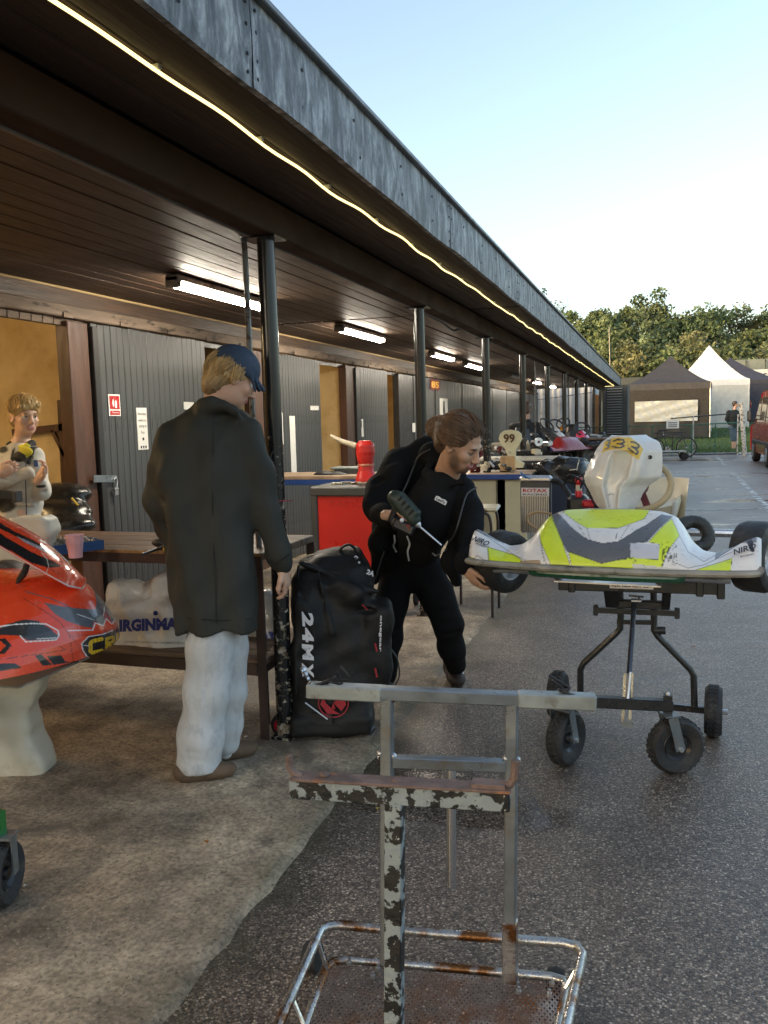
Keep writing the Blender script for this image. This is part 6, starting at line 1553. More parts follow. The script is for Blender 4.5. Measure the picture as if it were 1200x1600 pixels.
# ================================================================ red tool cart, fuel jug, further benches
M_REDP = mat('red_polythene', (.55, .022, .016), .36, var=.05, bump=.06, bs=30); M_GRYP = mat('dark_grey_plastic', (.055, .055, .052), .5, var=.15)
tc = thing('tool_cart', 'red plastic tool cart with dark grey rim behind the gear bag', 'tool cart', (-2.1, 6.05, 0))
XL, XR, YF1, YB1 = -2.50, -1.74, 5.86, 6.30
MB().box(((XL + XR) / 2, YF1 + .012, .635), (XR - XL - .08, .03, .60), b=.008).build('front_panel', M_REDP, tc, smooth=20)
text('RAMOND', .05, mat('red_emboss', (.45, .018, .014), .4, bump=0), (-2.14, YF1 - .004, .86), (1, 0, 0), (0, 0, 1), tc, width=.42, name='embossed_letters')
MB().box(((XL + XR) / 2, (YF1 + YB1) / 2, .955), (XR - XL + .02, YB1 - YF1 + .04, .075), b=.012).build('rim', M_GRYP, tc, smooth=20)
MB().box(((XL + XR) / 2, (YF1 + YB1) / 2, .30), (XR - XL, YB1 - YF1, .06), b=.012).build('lower_tray', M_REDP, tc, smooth=20)
for x in (XL + .02, XR - .02):
    for y in (YF1 + .01, YB1 - .01): MB().box((x, y, .58), (.055, .055, .72), b=.008).build('leg', M_GRYP, tc)
for y in (YF1 + .2,): MB().box((XR - .012, (YF1 + YB1) / 2, .62), (.02, YB1 - YF1 - .06, .58), b=.004).build('side_panel', M_REDP, tc); MB().box((XL + .012, (YF1 + YB1) / 2, .62), (.02, YB1 - YF1 - .06, .58), b=.004).build('side_panel', M_REDP, tc)
for x in (XL + .05, XR - .06):
    for y in (YF1 + .05, YB1 - .05):
        o = MB().lathe([(0, -.02), (.05, -.02), (.06, -.01), (.06, .01), (.05, .02), (0, .02)], (x, y, .074), (1, .2, 0), 18).build('caster', M_RUB, tc)
        MB().lathe([(.030, -.022), (.042, -.022), (.042, .022), (.030, .022)], (x, y, .074), (1, .2, 0), 18).build('caster_ring', MATS['red_hub'], o); MB().box((x, y, .18), (.05, .05, .16), b=.008).build('caster_fork', M_GALV, o)
m_ = MB()
for i in range(9): m_.box((-2.35 + .06 * i, 6.02 + .03 * (i % 3), 1.0 + .006 * (i % 2)), (.09, .03, .02), rz_(i * .7), b=.004)
m_.build('tools_on_top', mat('mixed_tools', (.3, .28, .22), .4, metal=.5, var=.6, vs=30), tc, kind='stuff')
jg = thing('fuel_jug', 'red quick fill fuel jug with long cream spout on the tool cart', 'jug', at(572, 775, Y=6.15))
jb = at(573, 775, Y=6.15); s = Sdf(.010)
s.stack([jb + UP * t_ for t_ in (.0, .06, .14, .20, .30)], [.085, .085, .082, .062, .055], [.085, .085, .08, .06, .055], HR, HF, p=3)
s.stack([jb + UP * .28 + HR * -.005, jb + UP * .34 + HR * .0, jb + UP * .40 + HR * .0, jb + UP * .435 - HR * .005], [.055, .075, .072, .045], [.055, .07, .068, .04], HR, HF, p=2.6, k=.03)
s.mesh('body', M_REDP, jg); MB().lathe([(.062, .235), (.066, .24), (.066, .25), (.062, .255)], jb, UP, 20).build('collar', mat('orange_collar', (.55, .20, .12), .4, bump=0), jg)
MB().tube([at(556, 697, Y=6.12), at(535, 690, Y=6.10), at(516, 681, Y=6.08)], [.024, .018, .013], 12).build('spout', M_CREAM, jg)
def bench(name, lab, x0, x1, y0, y1, z, mtop, medge, leg=True, box=None):
    t = thing(name, lab, 'bench', ((x0 + x1) / 2, (y0 + y1) / 2, 0))
    MB().box(((x0 + x1) / 2, (y0 + y1) / 2, z - .015), (x1 - x0, y1 - y0, .03), b=.004).build('top', mtop, t, smooth=0)
    MB().box(((x0 + x1) / 2, y0 + .005, z - .055), (x1 - x0, .012, .05), b=.003).build('edge', medge, t, smooth=0)
    if leg:
        for x in (x0 + .04, x1 - .04):
            for y in (y0 + .04, y1 - .04): MB().box((x, y, (z - .03) / 2), (.04, .04, z - .03)).build('leg', M_ANG, t, smooth=0)
    return t
M_BED = mat('blue_edge', (.02, .06, .22), .4); M_TOPW = mat('tan_worktop', (.38, .26, .16), .5, var=.25, vs=8)
b2 = bench('workbench', 'bench with blue edged top behind the red tool cart', -3.6, -2.42, 6.9, 7.5, 1.0, M_TOPW, M_BED)
ck = thing('black_cloth', 'crumpled black cloth lying on the bench behind the red cart', 'cloth', at(520, 742, Y=7.1)); s = Sdf(.012); s.ell(at(518, 743, Y=7.15), (.17, .10, .035), k=.02); s.ell(at(505, 742, Y=7.1), (.09, .08, .035), k=.03); s.disp = lambda P: crumple(P, 1.0); s.mesh('fold', M_NYL, ck)
bxp = thing('parts_box', 'pale plastic parts boxes on the bench behind the red cart', 'box', at(545, 738, Y=7.25)); MB().box(at(548, 737, Y=7.3), (.26, .2, .05), b=.005).build('lid', M_GRYP, bxp); MB().box(at(550, 731, Y=7.3), (.36, .2, .02), b=.005).build('tray', M_GALV2, bxp)
# cream cabinet with blue edged top
cb_ = thing('cabinet', 'cream metal cabinet with blue edged worktop behind the bent man', 'cabinet', (-1.5, 8.5, 0))
M_CRM = mat('chipped_cream_enamel', (.52, .47, .31), .38, var=.06, bump=.05, spots=((.10, .075, .05), 7.5, .70, .03))
cx0, cx1, cy0, cy1 = -1.92, -1.20, 8.2, 8.75
MB().box((-1.66, (cy0 + cy1) / 2, .44), (.50, cy1 - cy0, .86), b=.008).build('carcass', M_CRM, cb_); MB().box((-1.355, (cy0 + cy1) / 2, .44), (.30, cy1 - cy0, .86), b=.008).build('carcass', M_CRM, cb_)
MB().box((-1.55, (cy0 + cy1) / 2, .915), (.78, .64, .028), b=.004).build('worktop', M_TOPW, cb_); MB().box((-1.55, cy0 - .052, .90), (.78, .012, .05), b=.003).build('blue_edge', M_BED, cb_); MB().box((-1.155, (cy0 + cy1) / 2, .90), (.012, .64, .05), b=.003).build('blue_edge', MATS['bright_steel'], cb_)
MB().box((-1.505, cy0 - .003, .44), (.006, .006, .84)).build('door_gap', M_BLKP, cb_)
wbk = thing('wood_block', 'pale wooden block under the number ninety-nine panel', 'block', at(792, 736, Y=8.45)); MB().box(at(794, 724, Y=8.45), (.15, .12, .15), rz_(.1), b=.006).build('block', mat('raw_pine', (.48, .30, .14), .6, var=.25, vs=5, stretch=(6, 6, 1)), wbk)
# 99 panel
nn_ = thing('number_panel', 'cream kart number panel marked 99 standing on the cabinet', 'kart bodywork', at(797, 720, Y=8.4)); Y9 = 8.40
out = [(797, 671.5), (787, 673), (781, 678), (779, 686), (783, 694), (790, 703), (793, 712), (788, 719), (778, 726), (781, 731), (817, 731), (819, 724), (808, 718), (805, 712), (806, 703), (811, 694), (815, 686), (814, 678), (808, 673)]
P9 = [at(x, y, Y=Y9) for x, y in out]; m_ = MB(); k_ = len(P9); m_._add(P9 + [p + np.array([0, .05, 0]) for p in P9], [tuple(range(k_)), tuple(range(k_, 2 * k_))[::-1]] + [(i, k_ + i, k_ + (i + 1) % k_, (i + 1) % k_) for i in range(k_)]); m_.build('panel', mat('cream_panel_plastic', (.66, .60, .38), .35), nn_, smooth=40)
text('99', .085, mat('brown_digits', (.09, .035, .012), .5, bump=0), at(795.5, 685, Y=Y9 - .006), (1, 0, 0), (0, 0, 1), nn_, bold=.03, width=.115, name='digits')
MB().ball(at(797, 706, Y=Y9), .008, 5).build('bolt', M_STEEL, nn_)
# assorted parts heaped on the cabinet and the bench behind it
def heap(name, lab, cx, y, n, w, h, seed, pal, zc):
    t = thing(name, lab, 'parts', (cx, y, zc)); g = random.Random(seed)
    for i in range(n):
        p = np.array([cx + g.uniform(-w, w) / 2, y + g.uniform(-.12, .12), zc + g.uniform(0, h) * (1 - i / n * .4)]); r = g.uniform(.02, .05); k = g.randint(0, 3); m_ = MB(); mm = pal[g.randint(0, len(pal) - 1)]
        if k == 0: m_.tube(bez([p, p + np.array([g.uniform(-.1, .1), g.uniform(-.05, .05), g.uniform(.02, .08)]), p + np.array([g.uniform(-.15, .15), .02, g.uniform(-.03, .05)])], 4), r * .35, 7); nm = 'hose'
        elif k == 1: m_.lathe([(r * .4, -r * .4), (r * 1.2, -r * .4), (r * 1.3, 0), (r * 1.2, r * .4), (r * .4, r * .4)], p, (g.uniform(-1, 1), 1, g.uniform(-.5, .5)), 16); nm = 'pulley'
        elif k == 2: m_.box(p, (r * 2.4, r * 1.6, r * 1.2), rz_(g.uniform(0, 3)) @ rx_(g.uniform(-.4, .4)), b=.006); nm = 'carton'
        else: m_.lathe([(0, 0), (r * .8, 0), (r * .8, r * 1.2), (r * .35, r * 1.5), (r * .35, r * 2), (0, r * 2)], p, (g.uniform(-.5, .5), 0, 1), 14); nm = 'bottle'
        m_.build(nm, mm, t)
    return t
PAL = [M_BLKP, M_RUB, M_STEEL, M_CREAM, M_GRYP, M_ALU, M_DARKRED]
heap('parts_heap', 'jumble of engine parts and hoses on the cabinet left of the number panel', -1.60, 8.4, 22, .42, .13, 3, PAL, .94)
sh = bench('workbench', 'long bench with pale top stacked with parts behind the cream cabinet', -2.3, -1.15, 10.2, 10.9, .98, mat('pale_worktop', (.55, .50, .40), .5), M_BLKP)
heap('parts_heap', 'clutter of kart parts on the long bench behind the cabinet', -1.75, 10.5, 26, 1.0, .22, 8, PAL + [MATS['sticker_white']], 1.0)
heap('parts_heap', 'dark clutter of parts stored under the long bench', -1.4, 10.3, 24, .7, .5, 12, PAL + [M_WPL], .12)
# blue wheelie bin with black liner
bn = thing('waste_bin', 'dark blue waste bin with a crumpled black liner folded over its rim', 'bin', at(880, 800, Y=8.5)[:2].tolist() + [0]); bc = np.array([at(880, 760, Y=8.55)[0], 8.55, 0])
s = Sdf(.016); s.stack([bc + UP * z for z in (.03, .4, .93)], [.19, .205, .23], [.19, .205, .23], (1, 0, 0), (0, 1, 0), p=5); s.mesh('body', mat('navy_bin', (.010, .020, .045), .4, var=.12), bn)
s = Sdf(.013); s.stack([bc + UP * z for z in (.86, .90, .96, 1.01, 1.04)], [.25, .262, .27, .255, .20], [.25, .26, .265, .25, .20], (1, 0, 0), (0, 1, 0), p=3.5); s.cap(bc + np.array([-.2, -.2, .86]), bc + np.array([.15, -.22, .83]), .03, .035, k=.04); s.ell(bc + np.array([-.27, -.05, 1.0]), (.06, .06, .025), k=.03); s.ell(bc + np.array([.05, 0, 1.04]), (.2, .18, .03), k=.03)
s.disp = lambda P: crumple(P, 1.6); s.mesh('liner', mat('black_bin_liner', (.012, .012, .013), .28, bump=.5, bs=14), bn)
MB().bar(at(905, 718, Y=8.27), at(901, 735, Y=8.27), .018, .008).build('tape_strip', M_WPL, bn); MB().bar(at(890, 734.5, Y=8.265), at(902, 733, Y=8.265), .018, .008).build('tape_strip', M_WPL, bn)
# tubular chair behind the bent man
ch = thing('chair', 'old cream chair with black tube frame behind the bent man', 'chair', (-1.3, 6.2, 0))
MB().box((-1.29, 6.20, .80), (.34, .34, .03), rz_(.1), b=.014).build('seat', mat('chipped_cream_seat', (.55, .48, .32), .45, spots=((.15, .08, .03), 9, .66, .04)), ch)
MB().box((-1.36, 6.42, .62), (.26, .02, .22), rz_(.1), b=.009).build('back_panel', M_CRM, ch)
for x, y in ((-1.145, 6.02), (-1.45, 6.03), (-1.155, 6.35), (-1.46, 6.36)): MB().tube(bez([(x, y, 0), (x, y, .55), (x - .01 * np.sign(x + 1.3), y, .74), (x - .05 * np.sign(x + 1.3), y, .785)], 4), .011, 8).build('leg', mat('brown_tube', (.05, .035, .03), .35, metal=.4, bump=0), ch)

# ================================================================ further karts under the canopy
def far_kart(name, lab, px, py, Y, sc, cols, rz, seed):
    c = at(px, py, Y=Y); t = thing(name, lab, 'kart', (c[0], Y, 0), rz, 'karts on stands farther along the canopy'); g = random.Random(seed); z0 = c[2]
    m1, m2, m3 = [mat('far_livery_%d_%d' % (seed, i), cc, .3, coat=.3, bump=0, var=.05) for i, cc in enumerate(cols)]
    G = [[(x, -.75 + .22 * v ** 1.5 + .05 * abs(x) ** 2, z0 - .12 + np.interp(abs(x), [0, .2, .3, .4, .55], [.2, .19, .08, .06, .12]) * (1 - (1 - v) ** 1.4)) for v in np.linspace(0, 1, 8)] for x in np.linspace(-.55, .55, 31)]
    V, Q = shell(np.array(G), .01, (0, 1, 0)); add_mesh('nose_fairing', V, Q, m1, t, world=False, smooth=50)
    G = [[(u * (.13 - .05 * v ** 2), -.50 + .30 * v + .06 * abs(u) ** 2, z0 + .03 + .20 * v - .05 * abs(u)) for v in np.linspace(0, 1, 8)] for u in np.linspace(-1, 1, 11)]
    V, Q = shell(np.array(G), .01, (0, 1, 0)); add_mesh('number_panel', V, Q, m2, t, world=False, smooth=50)
    for s_ in (-1, 1):
        G = [[(s_ * (.42 + .16 * math.sin(v * 1.6)), -.3 + .85 * u, z0 - .12 + .16 * v * (1 - .3 * u)) for v in np.linspace(0, 1, 6)] for u in np.linspace(0, 1, 8)]
        V, Q = shell(np.array(G), .012, (-s_, 0, 0)); add_mesh('side_pod', V, Q, m3, t, world=False, smooth=50)
        for y, r in ((-.5, .13), (.62, .14)):
            w_ = MB().lathe([(.06, -.07), (r * .8, -.07), (r, -.045), (r, .045), (r * .8, .07), (.06, .07), (.06, -.07)], (s_ * .53, y, z0 - .08), (1, 0, 0), 22).build('wheel', M_TYRE, t, world=False); MB().lathe([(0, .02), (.05, .03), (.065, .06)], (s_ * .53, y, z0 - .08), (s_, 0, 0), 14).build('rim', M_ALU, w_, world=False)
        MB().tube([(s_ * .25, -.7, z0 - .14), (s_ * .30, .65, z0 - .14)], .016, 7).build('chassis_rail', M_BLKM, t, world=False)
    MB().tube([(.13 * math.cos(a), -.2 + .08 * math.sin(a), z0 + .25 + .10 * math.sin(a)) for a in np.linspace(0, 6.28, 20)], .014, 7).build('steering_wheel', M_BLKP, t, world=False)
    MB().box((0, .25, z0 + .06), (.32, .12, .34), rx_(R_(-18)), b=.05).build('seat', M_BLKP, t, world=False)
    MB().box((.30, .35, z0 + .02), (.18, .26, .2), b=.03).build('engine', M_GRYP, t, world=False)
    for x in (-.25, .25):
        for y in (-.4, .45): MB().bar((x, y, 0), (x * .9, y * .8, z0 - .15), .03).build('stand_leg', M_BLKM, t, world=False)
    MB().bar((-.3, -.32, z0 - .17), (.3, -.32, z0 - .17), .03).build('stand_beam', M_BLKM, t, world=False)
far_kart('racing_kart', 'blue white and red kart seen between the fourth and fifth posts', 860, 690, 13.6, 1, [(.03, .06, .30), (.6, .6, .6), (.5, .04, .03)], R_(35), 21)
far_kart('racing_kart', 'orange and red kart with black tyre under the far canopy', 885, 681, 16.8, 1, [(.62, .05, .03), (.70, .28, .03), (.65, .6, .58)], R_(-12), 22)
far_kart('racing_kart', 'white and pink kart nearest the blue bin', 905, 693, 14.4, 1, [(.62, .60, .60), (.6, .05, .12), (.62, .62, .64)], R_(18), 23)
far_kart('racing_kart', 'dark red kart beside the man in the black jacket', 838, 690, 13.0, 1, [(.25, .02, .02), (.04, .04, .04), (.5, .5, .46)], R_(60), 24)
bcov = thing('covered_stack', 'stack under a black plastic sheet past the blue bin', 'stack', at(940, 720, Y=13.0)[:2].tolist() + [0]); cc_ = at(935, 690, Y=13.2)
s = Sdf(.02); s.box((cc_[0] + .1, 13.4, .55), (.40, .4, .55), .08, k=.05); s.disp = lambda P: crumple(P, 1.8); s.mesh('sheet', MATS['black_bin_liner'], bcov); MB().box((cc_[0] + .1, 13.4, 1.12), (.85, .5, .03), b=.005).build('board', M_WOOD, bcov)

# ================================================================ notices and fittings on the doors
def notice(name, lab, px0, py0, px1, py1, m_, rows=None, X=WX + .0125, cat='sign'):
    a = at(px0, py0, X=X); b = at(px1, py1, X=X); y0, y1 = a[1], b[1]; z1, z0 = a[2], b[2]
    t = thing(name, lab, cat, (X, (y0 + y1) / 2, z0)); MB().box((X, (y0 + y1) / 2, (z0 + z1) / 2), (.004, y1 - y0, z1 - z0)).build('sheet', m_, t, smooth=0)
    return t, (y0, y1, z0, z1)
def wtext(t, s_, size, m_, y, z, width, **k): return text(s_, size, m_, (WX + .0165, y, z), (0, 1, 0), (0, 0, 1), t, width=width, **k)
M_PAP = mat('white_paper', (.66, .64, .60), .6, var=.04, bump=.1)
MTR = mat('sign_red', (.42, .02, .025), .35, bump=0); MTK = MATS['sign_black']
t, (y0, y1, z0, z1) = notice('fire_sign', 'small red fire extinguisher sign on the first grey door', 168.5, 616, 188.5, 650, MATS['sign_white'])
ym = (y0 + y1) / 2; MB().box((WX + .0155, ym, z0 + (z1 - z0) * .63), (.003, (y1 - y0) * .84, (z1 - z0) * .62)).build('red_field', MTR, t, smooth=0); MB().box((WX + .0155, ym, z0 + (z1 - z0) * .15), (.003, (y1 - y0) * .84, (z1 - z0) * .2)).build('red_field', MTR, t, smooth=0)
zc_ = z0 + (z1 - z0) * .6; MB().prism([(-.008, -.035), (.014, -.035), (.014, .012), (.004, .022), (-.008, .012)], (WX + .0172, ym + .008, zc_), (0, 1, 0), (0, 0, 1), .002).build('extinguisher', MATS['sign_white'], t, smooth=0); MB().prism([(-.02, -.03), (-.01, -.02), (-.014, .03), (-.024, .025), (-.03, -.005)], (WX + .0172, ym, zc_), (0, 1, 0), (0, 0, 1), .002).build('flame', MATS['sign_white'], t, smooth=0)
wtext(t, 'Fire point', .014, MATS['sign_white'], ym, z0 + (z1 - z0) * .15, .075, ext=.004)
t, (y0, y1, z0, z1) = notice('paper_notice', 'tall white paper notice taped to the first grey door', 212.5, 637, 232, 702, M_PAP)
ym = (y0 + y1) / 2
for i, s_ in enumerate(('No refuse', 'without', 'asking us', 'by', '1')): wtext(t, s_, .022, MTK, ym, z1 - .045 - i * .048, min(.10, .022 * len(s_)))
for q in (-.03, 0, .03): MB().box((WX + .0165, ym + q, z0 + .02), (.002, .014, .02)).build('tear_tab', MTK, t, smooth=0)
for (a, lab) in (((287, 628, 303, 640), 'scrap of white tape near the right edge of the first door'), ((485, 634, 498, 641), 'scrap of white tape high on the second grey door')):
    notice('paper_notice', lab, *a, M_PAP)
t, _ = notice('door_strip', 'long white strip notice on the second grey door', 452, 650, 464, 752, M_PAP); 
t, _ = notice('paper_notice', 'narrow white notice by the first post on the second door', 437, 645, 443, 694, M_PAP)
t, (y0, y1, z0, z1) = notice('paper_notice', 'small white notice with black mark on the third grey door', 560, 655, 568, 682, M_PAP); wtext(t, '1', .10, MTK, (y0 + y1) / 2, (z0 + z1) / 2 + .05, .05)
t, (y0, y1, z0, z1) = notice('paper_notice', 'white notice with a black tower drawing on the far grey doors', 687, 622, 700, 664, M_PAP)
ym = (y0 + y1) / 2; MB().prism([(-.16, -.22), (.16, -.22), (.08, -.1), (.04, .2), (-.04, .2), (-.08, -.1)], (WX + .0165, ym, (z0 + z1) / 2), (0, 1, 0), (0, 0, 1), .002).build('drawing', MTK, t, smooth=0)
t, _ = notice('paper_notice', 'white notice low beside the second canopy post', 644, 661, 649, 675, M_PAP)
t, (y0, y1, z0, z1) = notice('bay_number_sign', 'dark red bay number sign reading 85 above the grey doors', 672, 592, 687, 610, mat('maroon_sign', (.10, .015, .012), .5, bump=0), X=WX + .02)
text('85', (z1 - z0) * .62, mat('gold_digits', (.50, .28, .05), .5, bump=0), (WX + .025, (y0 + y1) / 2, (z0 + z1) / 2), (0, 1, 0), (0, 0, 1), t, bold=.03, width=(y1 - y0) * .8, name='digits')
# hasp and padlock on the first door
hs_ = thing('padlock', 'steel hasp and padlock on the edge of the first grey door', 'padlock', at(170, 760, X=WX + .03)); pl0 = at(172, 748, X=WX + .03)
MB().bar(at(146, 748, X=WX + .03), at(182, 748, X=WX + .03), .05, .006, (1, 0, 0)).build('hasp', M_GALV, hs_); MB().tube(bez([at(178, 750, X=WX + .04), at(181, 746, X=WX + .04), at(183, 752, X=WX + .04), at(182, 764, X=WX + .04)], 4), .006, 7).build('shackle', M_STEEL, hs_); MB().box(at(181, 768, X=WX + .04), (.03, .045, .055), b=.006).build('body', M_STEEL, hs_)
# shelf bracket, black kart bodies in the near lock-up
sb = thing('wall_bracket', 'dark steel shelf bracket on the ochre lock-up wall', 'bracket', (-6.0, 4.85, 1.0)); Yb = 4.86
MB().bar(at(96, 625, Y=Yb), at(103, 760, Y=Yb), .06, .02, (0, 1, 0)).build('upright', M_BROWN, sb); MB().bar(at(20, 676, Y=Yb), at(104, 667, Y=Yb), .05, .02, (0, 1, 0)).build('arm', M_BROWN, sb); MB().bar(at(82, 672, Y=Yb), at(101, 712, Y=Yb), .025, .02, (0, 1, 0)).build('brace', M_BROWN, sb)
bb = thing('stored_bodywork', 'heap of black kart bodywork inside the near lock-up', 'kart bodywork', (-4.6, 4.4, 0)); s = Sdf(.02)
for (x, y, r, w_) in ((85, 775, .13, 5.6), (105, 772, .12, 5.6), (95, 800, .15, 5.5), (70, 800, .12, 5.5), (110, 820, .12, 5.4), (85, 830, .15, 5.4)): s.ell(at(x, y, w=w_), (r * 1.5, r, r * .6), k=.05)
s.mesh('shells', mat('gloss_black_body', (.012, .011, .010), .25, bump=0), bb); MB().bar(at(112, 778, w=5.4), at(122, 790, w=5.4), .01).build('yellow_line', MATS['yellow_cap'], bb); MB().bar((-4.5, 4.55, 0), (-4.5, 4.55, .75), .05).build('stand', M_BLKM, bb); MB().bar((-4.2, 4.3, 0), (-4.2, 4.3, .75), .05).build('stand', M_BLKM, bb)
st_ = thing('junction_box', 'small cream box on the lock-up wall by the door post', 'box', at(116, 750, Y=4.86)); MB().box(at(117, 748, Y=4.86), (.03, .05, .22), b=.006).build('case', M_WPL, st_)
# red cable tie and tape round the first post
ct = thing('post_tie', 'thin red tie knotted round the first post', 'cable tie', (-1.64, 3.43, 1.0)); tz = at(431, 783, Y=3.40)[2]
MB().lathe([(.0425, -.003), (.0435, 0), (.0425, .003)], (PX_ + .003, 3.43, tz), UP, 18).build('band', mat('red_tie', (.4, .02, .05), .4, bump=0), ct); MB().tube([(PX_ + .04, 3.40, tz), (PX_ + .10, 3.39, tz + .003)], .002, 5).build('tail', MATS['red_tie'], ct)
# scattered leaves and litter
lf = mat('dead_leaf', (.35, .16, .05), .7, bump=0); lf2 = mat('yellow_leaf', (.60, .45, .06), .7, bump=0); lf3 = mat('pale_stub', (.6, .55, .45), .7, bump=0)
for i, (x, y, m_, lab, ln) in enumerate(((322, 1316, lf, 'orange brown dead leaf on the concrete in front of the standing man', .028), (590, 1264, lf2, 'bright yellow leaf on the asphalt behind the stand upright', .022), (385, 1152, lf3, 'pale paper scrap beside the bench leg', .03), (345, 1228, lf3, 'tiny pale scrap by the standing man\'s clog', .02), (1083, 1011, lf, 'small tan leaf on the asphalt behind the lift trolley', .025), (40, 1385, lf3, 'pale chip near the green trolley tyre', .015))):
    c = at(x, y, z=.006 if x > 500 else .018); a = rnd.uniform(0, 3); e1 = np.array([math.cos(a), math.sin(a), 0]); e2 = np.array([-math.sin(a), math.cos(a), 0])
    G = [[c + e1 * ln * (t_ - .5) + e2 * ln * .35 * math.sin(math.pi * t_) * s_ + UP * (.004 * abs(s_) + .003 * math.sin(t_ * 4)) for s_ in (-1, 0, 1)] for t_ in np.linspace(0.02, .98, 6)]
    tag(MB().grid(G).build('fallen_leaf' if m_ is not lf3 else 'litter_scrap', m_), lab, 'leaf' if m_ is not lf3 else 'litter')
# ================================================================ people
M_SKIN = mat('skin', (1, 1, 1), .48, attr='Col', var=.05, vs=30, bump=.06, bs=140, sss=.12)
M_HAIR = mat('hair', (1, 1, 1), .42, attr='Col', var=.35, vs=30, stretch=(1, 1, .35), bump=.6, bs=60)
SK_A, SK_B, SK_C = (.56, .32, .22), (.50, .29, .19), (.62, .38, .27)
def ortho(f, up=(0, 0, 1)):
    f = nrm(f); r = nrm(np.cross(f, up)); return r, f, np.cross(r, f)
def head(S, c, f, sc=1.0, up=(0, 0, 1), neck=None, nr=.055):
    """colours: 0 skin, 1 eye white, 2 lips, 3 iris/brow"""
    r, f, u = ortho(f, up); R = np.stack([r, f, u], 1)
    def p(x, y, z): return np.asarray(c) + sc * (r * x + f * y + u * z)
    def v(*a): return [q * sc for q in a]
    S.ell(p(0, -.012, .036), v(.076, .096, .090), R, k=.01)
    S.ell(p(0, .022, -.028), v(.060, .070, .088), R, k=.03)
    S.ell(p(0, .032, -.080), v(.046, .046, .034), R, k=.03)
    S.ell(p(0, .066, -.100), v(.019, .016, .015), R, k=.02)
    S.cap(p(-.034, .083, .020), p(.034, .083, .020), .011 * sc, k=.014)
    for s_ in (-1, 1):
        S.ell(p(s_ * .042, .060, -.030), v(.020, .022, .020), R, k=.02)
        S.ell(p(s_ * .031, .095, -.001), v(.017, .012, .010), R, k=.010, sub=True)
        S.ell(p(s_ * .031, .0775, -.001), v(.0125, .0125, .0105), R, k=.001, col=1)
        S.ell(p(s_ * .031, .081, .006), v(.016, .012, .006), R, k=.003, col=0)
        S.ell(p(s_ * .078, -.006, -.010), v(.009, .020, .031), R @ rz_(s_ * .35), k=.006)
        S.ell(p(s_ * .086, -.002, -.008), v(.006, .010, .018), R, k=.003, sub=True)
        S.ell(p(s_ * .011, .099, -.041), v(.0085, .009, .007), R, k=.006)
    S.cap(p(0, .088, .008), p(0, .112, -.036), .0085 * sc, .0115 * sc, k=.012)
    S.cap(p(-.019, .087, -.063), p(.019, .087, -.063), .006 * sc, k=.004, col=2); S.cap(p(-.015, .089, -.073), p(.015, .089, -.073), .0068 * sc, k=.004, col=2)
    if neck is not None: S.cap(p(0, -.012, -.07), neck, nr, nr * 1.12, k=.03)
    for s_ in (-1, 1):
        S.paint.append((p(s_ * .031, .0895, -.001), v(.0062, .006, .0068), (.05, .035, .025), .3))
    return p, R
def hand(S, wrist, d, n, thumb, curl=.5, sc=1.0, spread=.0, curls=None):
    """d finger direction, n palm side, thumb = +-1 along d x n"""
    d = nrm(d); n = nrm(np.asarray(n, float) - d * (np.asarray(n, float) @ d)); s = np.cross(d, n) * thumb; w = np.asarray(wrist, float)
    R = np.stack([s, n, d], 1)
    S.ell(w + d * .052 * sc, [.043 * sc, .019 * sc, .056 * sc], R, k=.012); S.cap(w - d * .02, w + d * .03 * sc, .026 * sc, .027 * sc, k=.02)
    for i, (o, L) in enumerate(((.030, .074), (.010, .083), (-.010, .077), (-.029, .060))):
        cv = (curls[i] if curls else curl) ; b = w + d * (.092 - abs(o - .005) * .25) * sc + s * o * sc; dd = d + s * o * spread; p0 = b - d * .015 * sc; q = p0
        ang = cv * .6
        for j, fr in enumerate((.46, .30, .24)):
            dr = nrm(dd * math.cos(ang) + n * math.sin(ang)); e = q + dr * (L * fr + (.015 if j == 0 else 0)) * sc
            S.cap(q, e, (.0090 - .0007 * j) * sc, (.0083 - .0008 * j) * sc, k=.004); q = e; ang += cv * (1.0 if j == 0 else .8)
    t0 = w + d * .025 * sc + s * .026 * sc; t1 = t0 + (d * .030 + s * .024 + n * .012) * sc; t2 = t1 + (d * .030 + s * .004 + n * (.010 + .012 * curl)) * sc; t3 = t2 + (d * .020 - s * .006 + n * .010 * curl) * sc
    S.chain([t0, t1, t2, t3], [.0145 * sc, .0115 * sc, .0098 * sc, .0078 * sc], k=.006)
def cloth_mat(name, col, rough=.8, bs=220, bump=.2, **k): return mat(name, col, rough, var=.14, vs=5, bump=.30, bs=17, stretch=(1, 1, .55), spec=.12, **k)
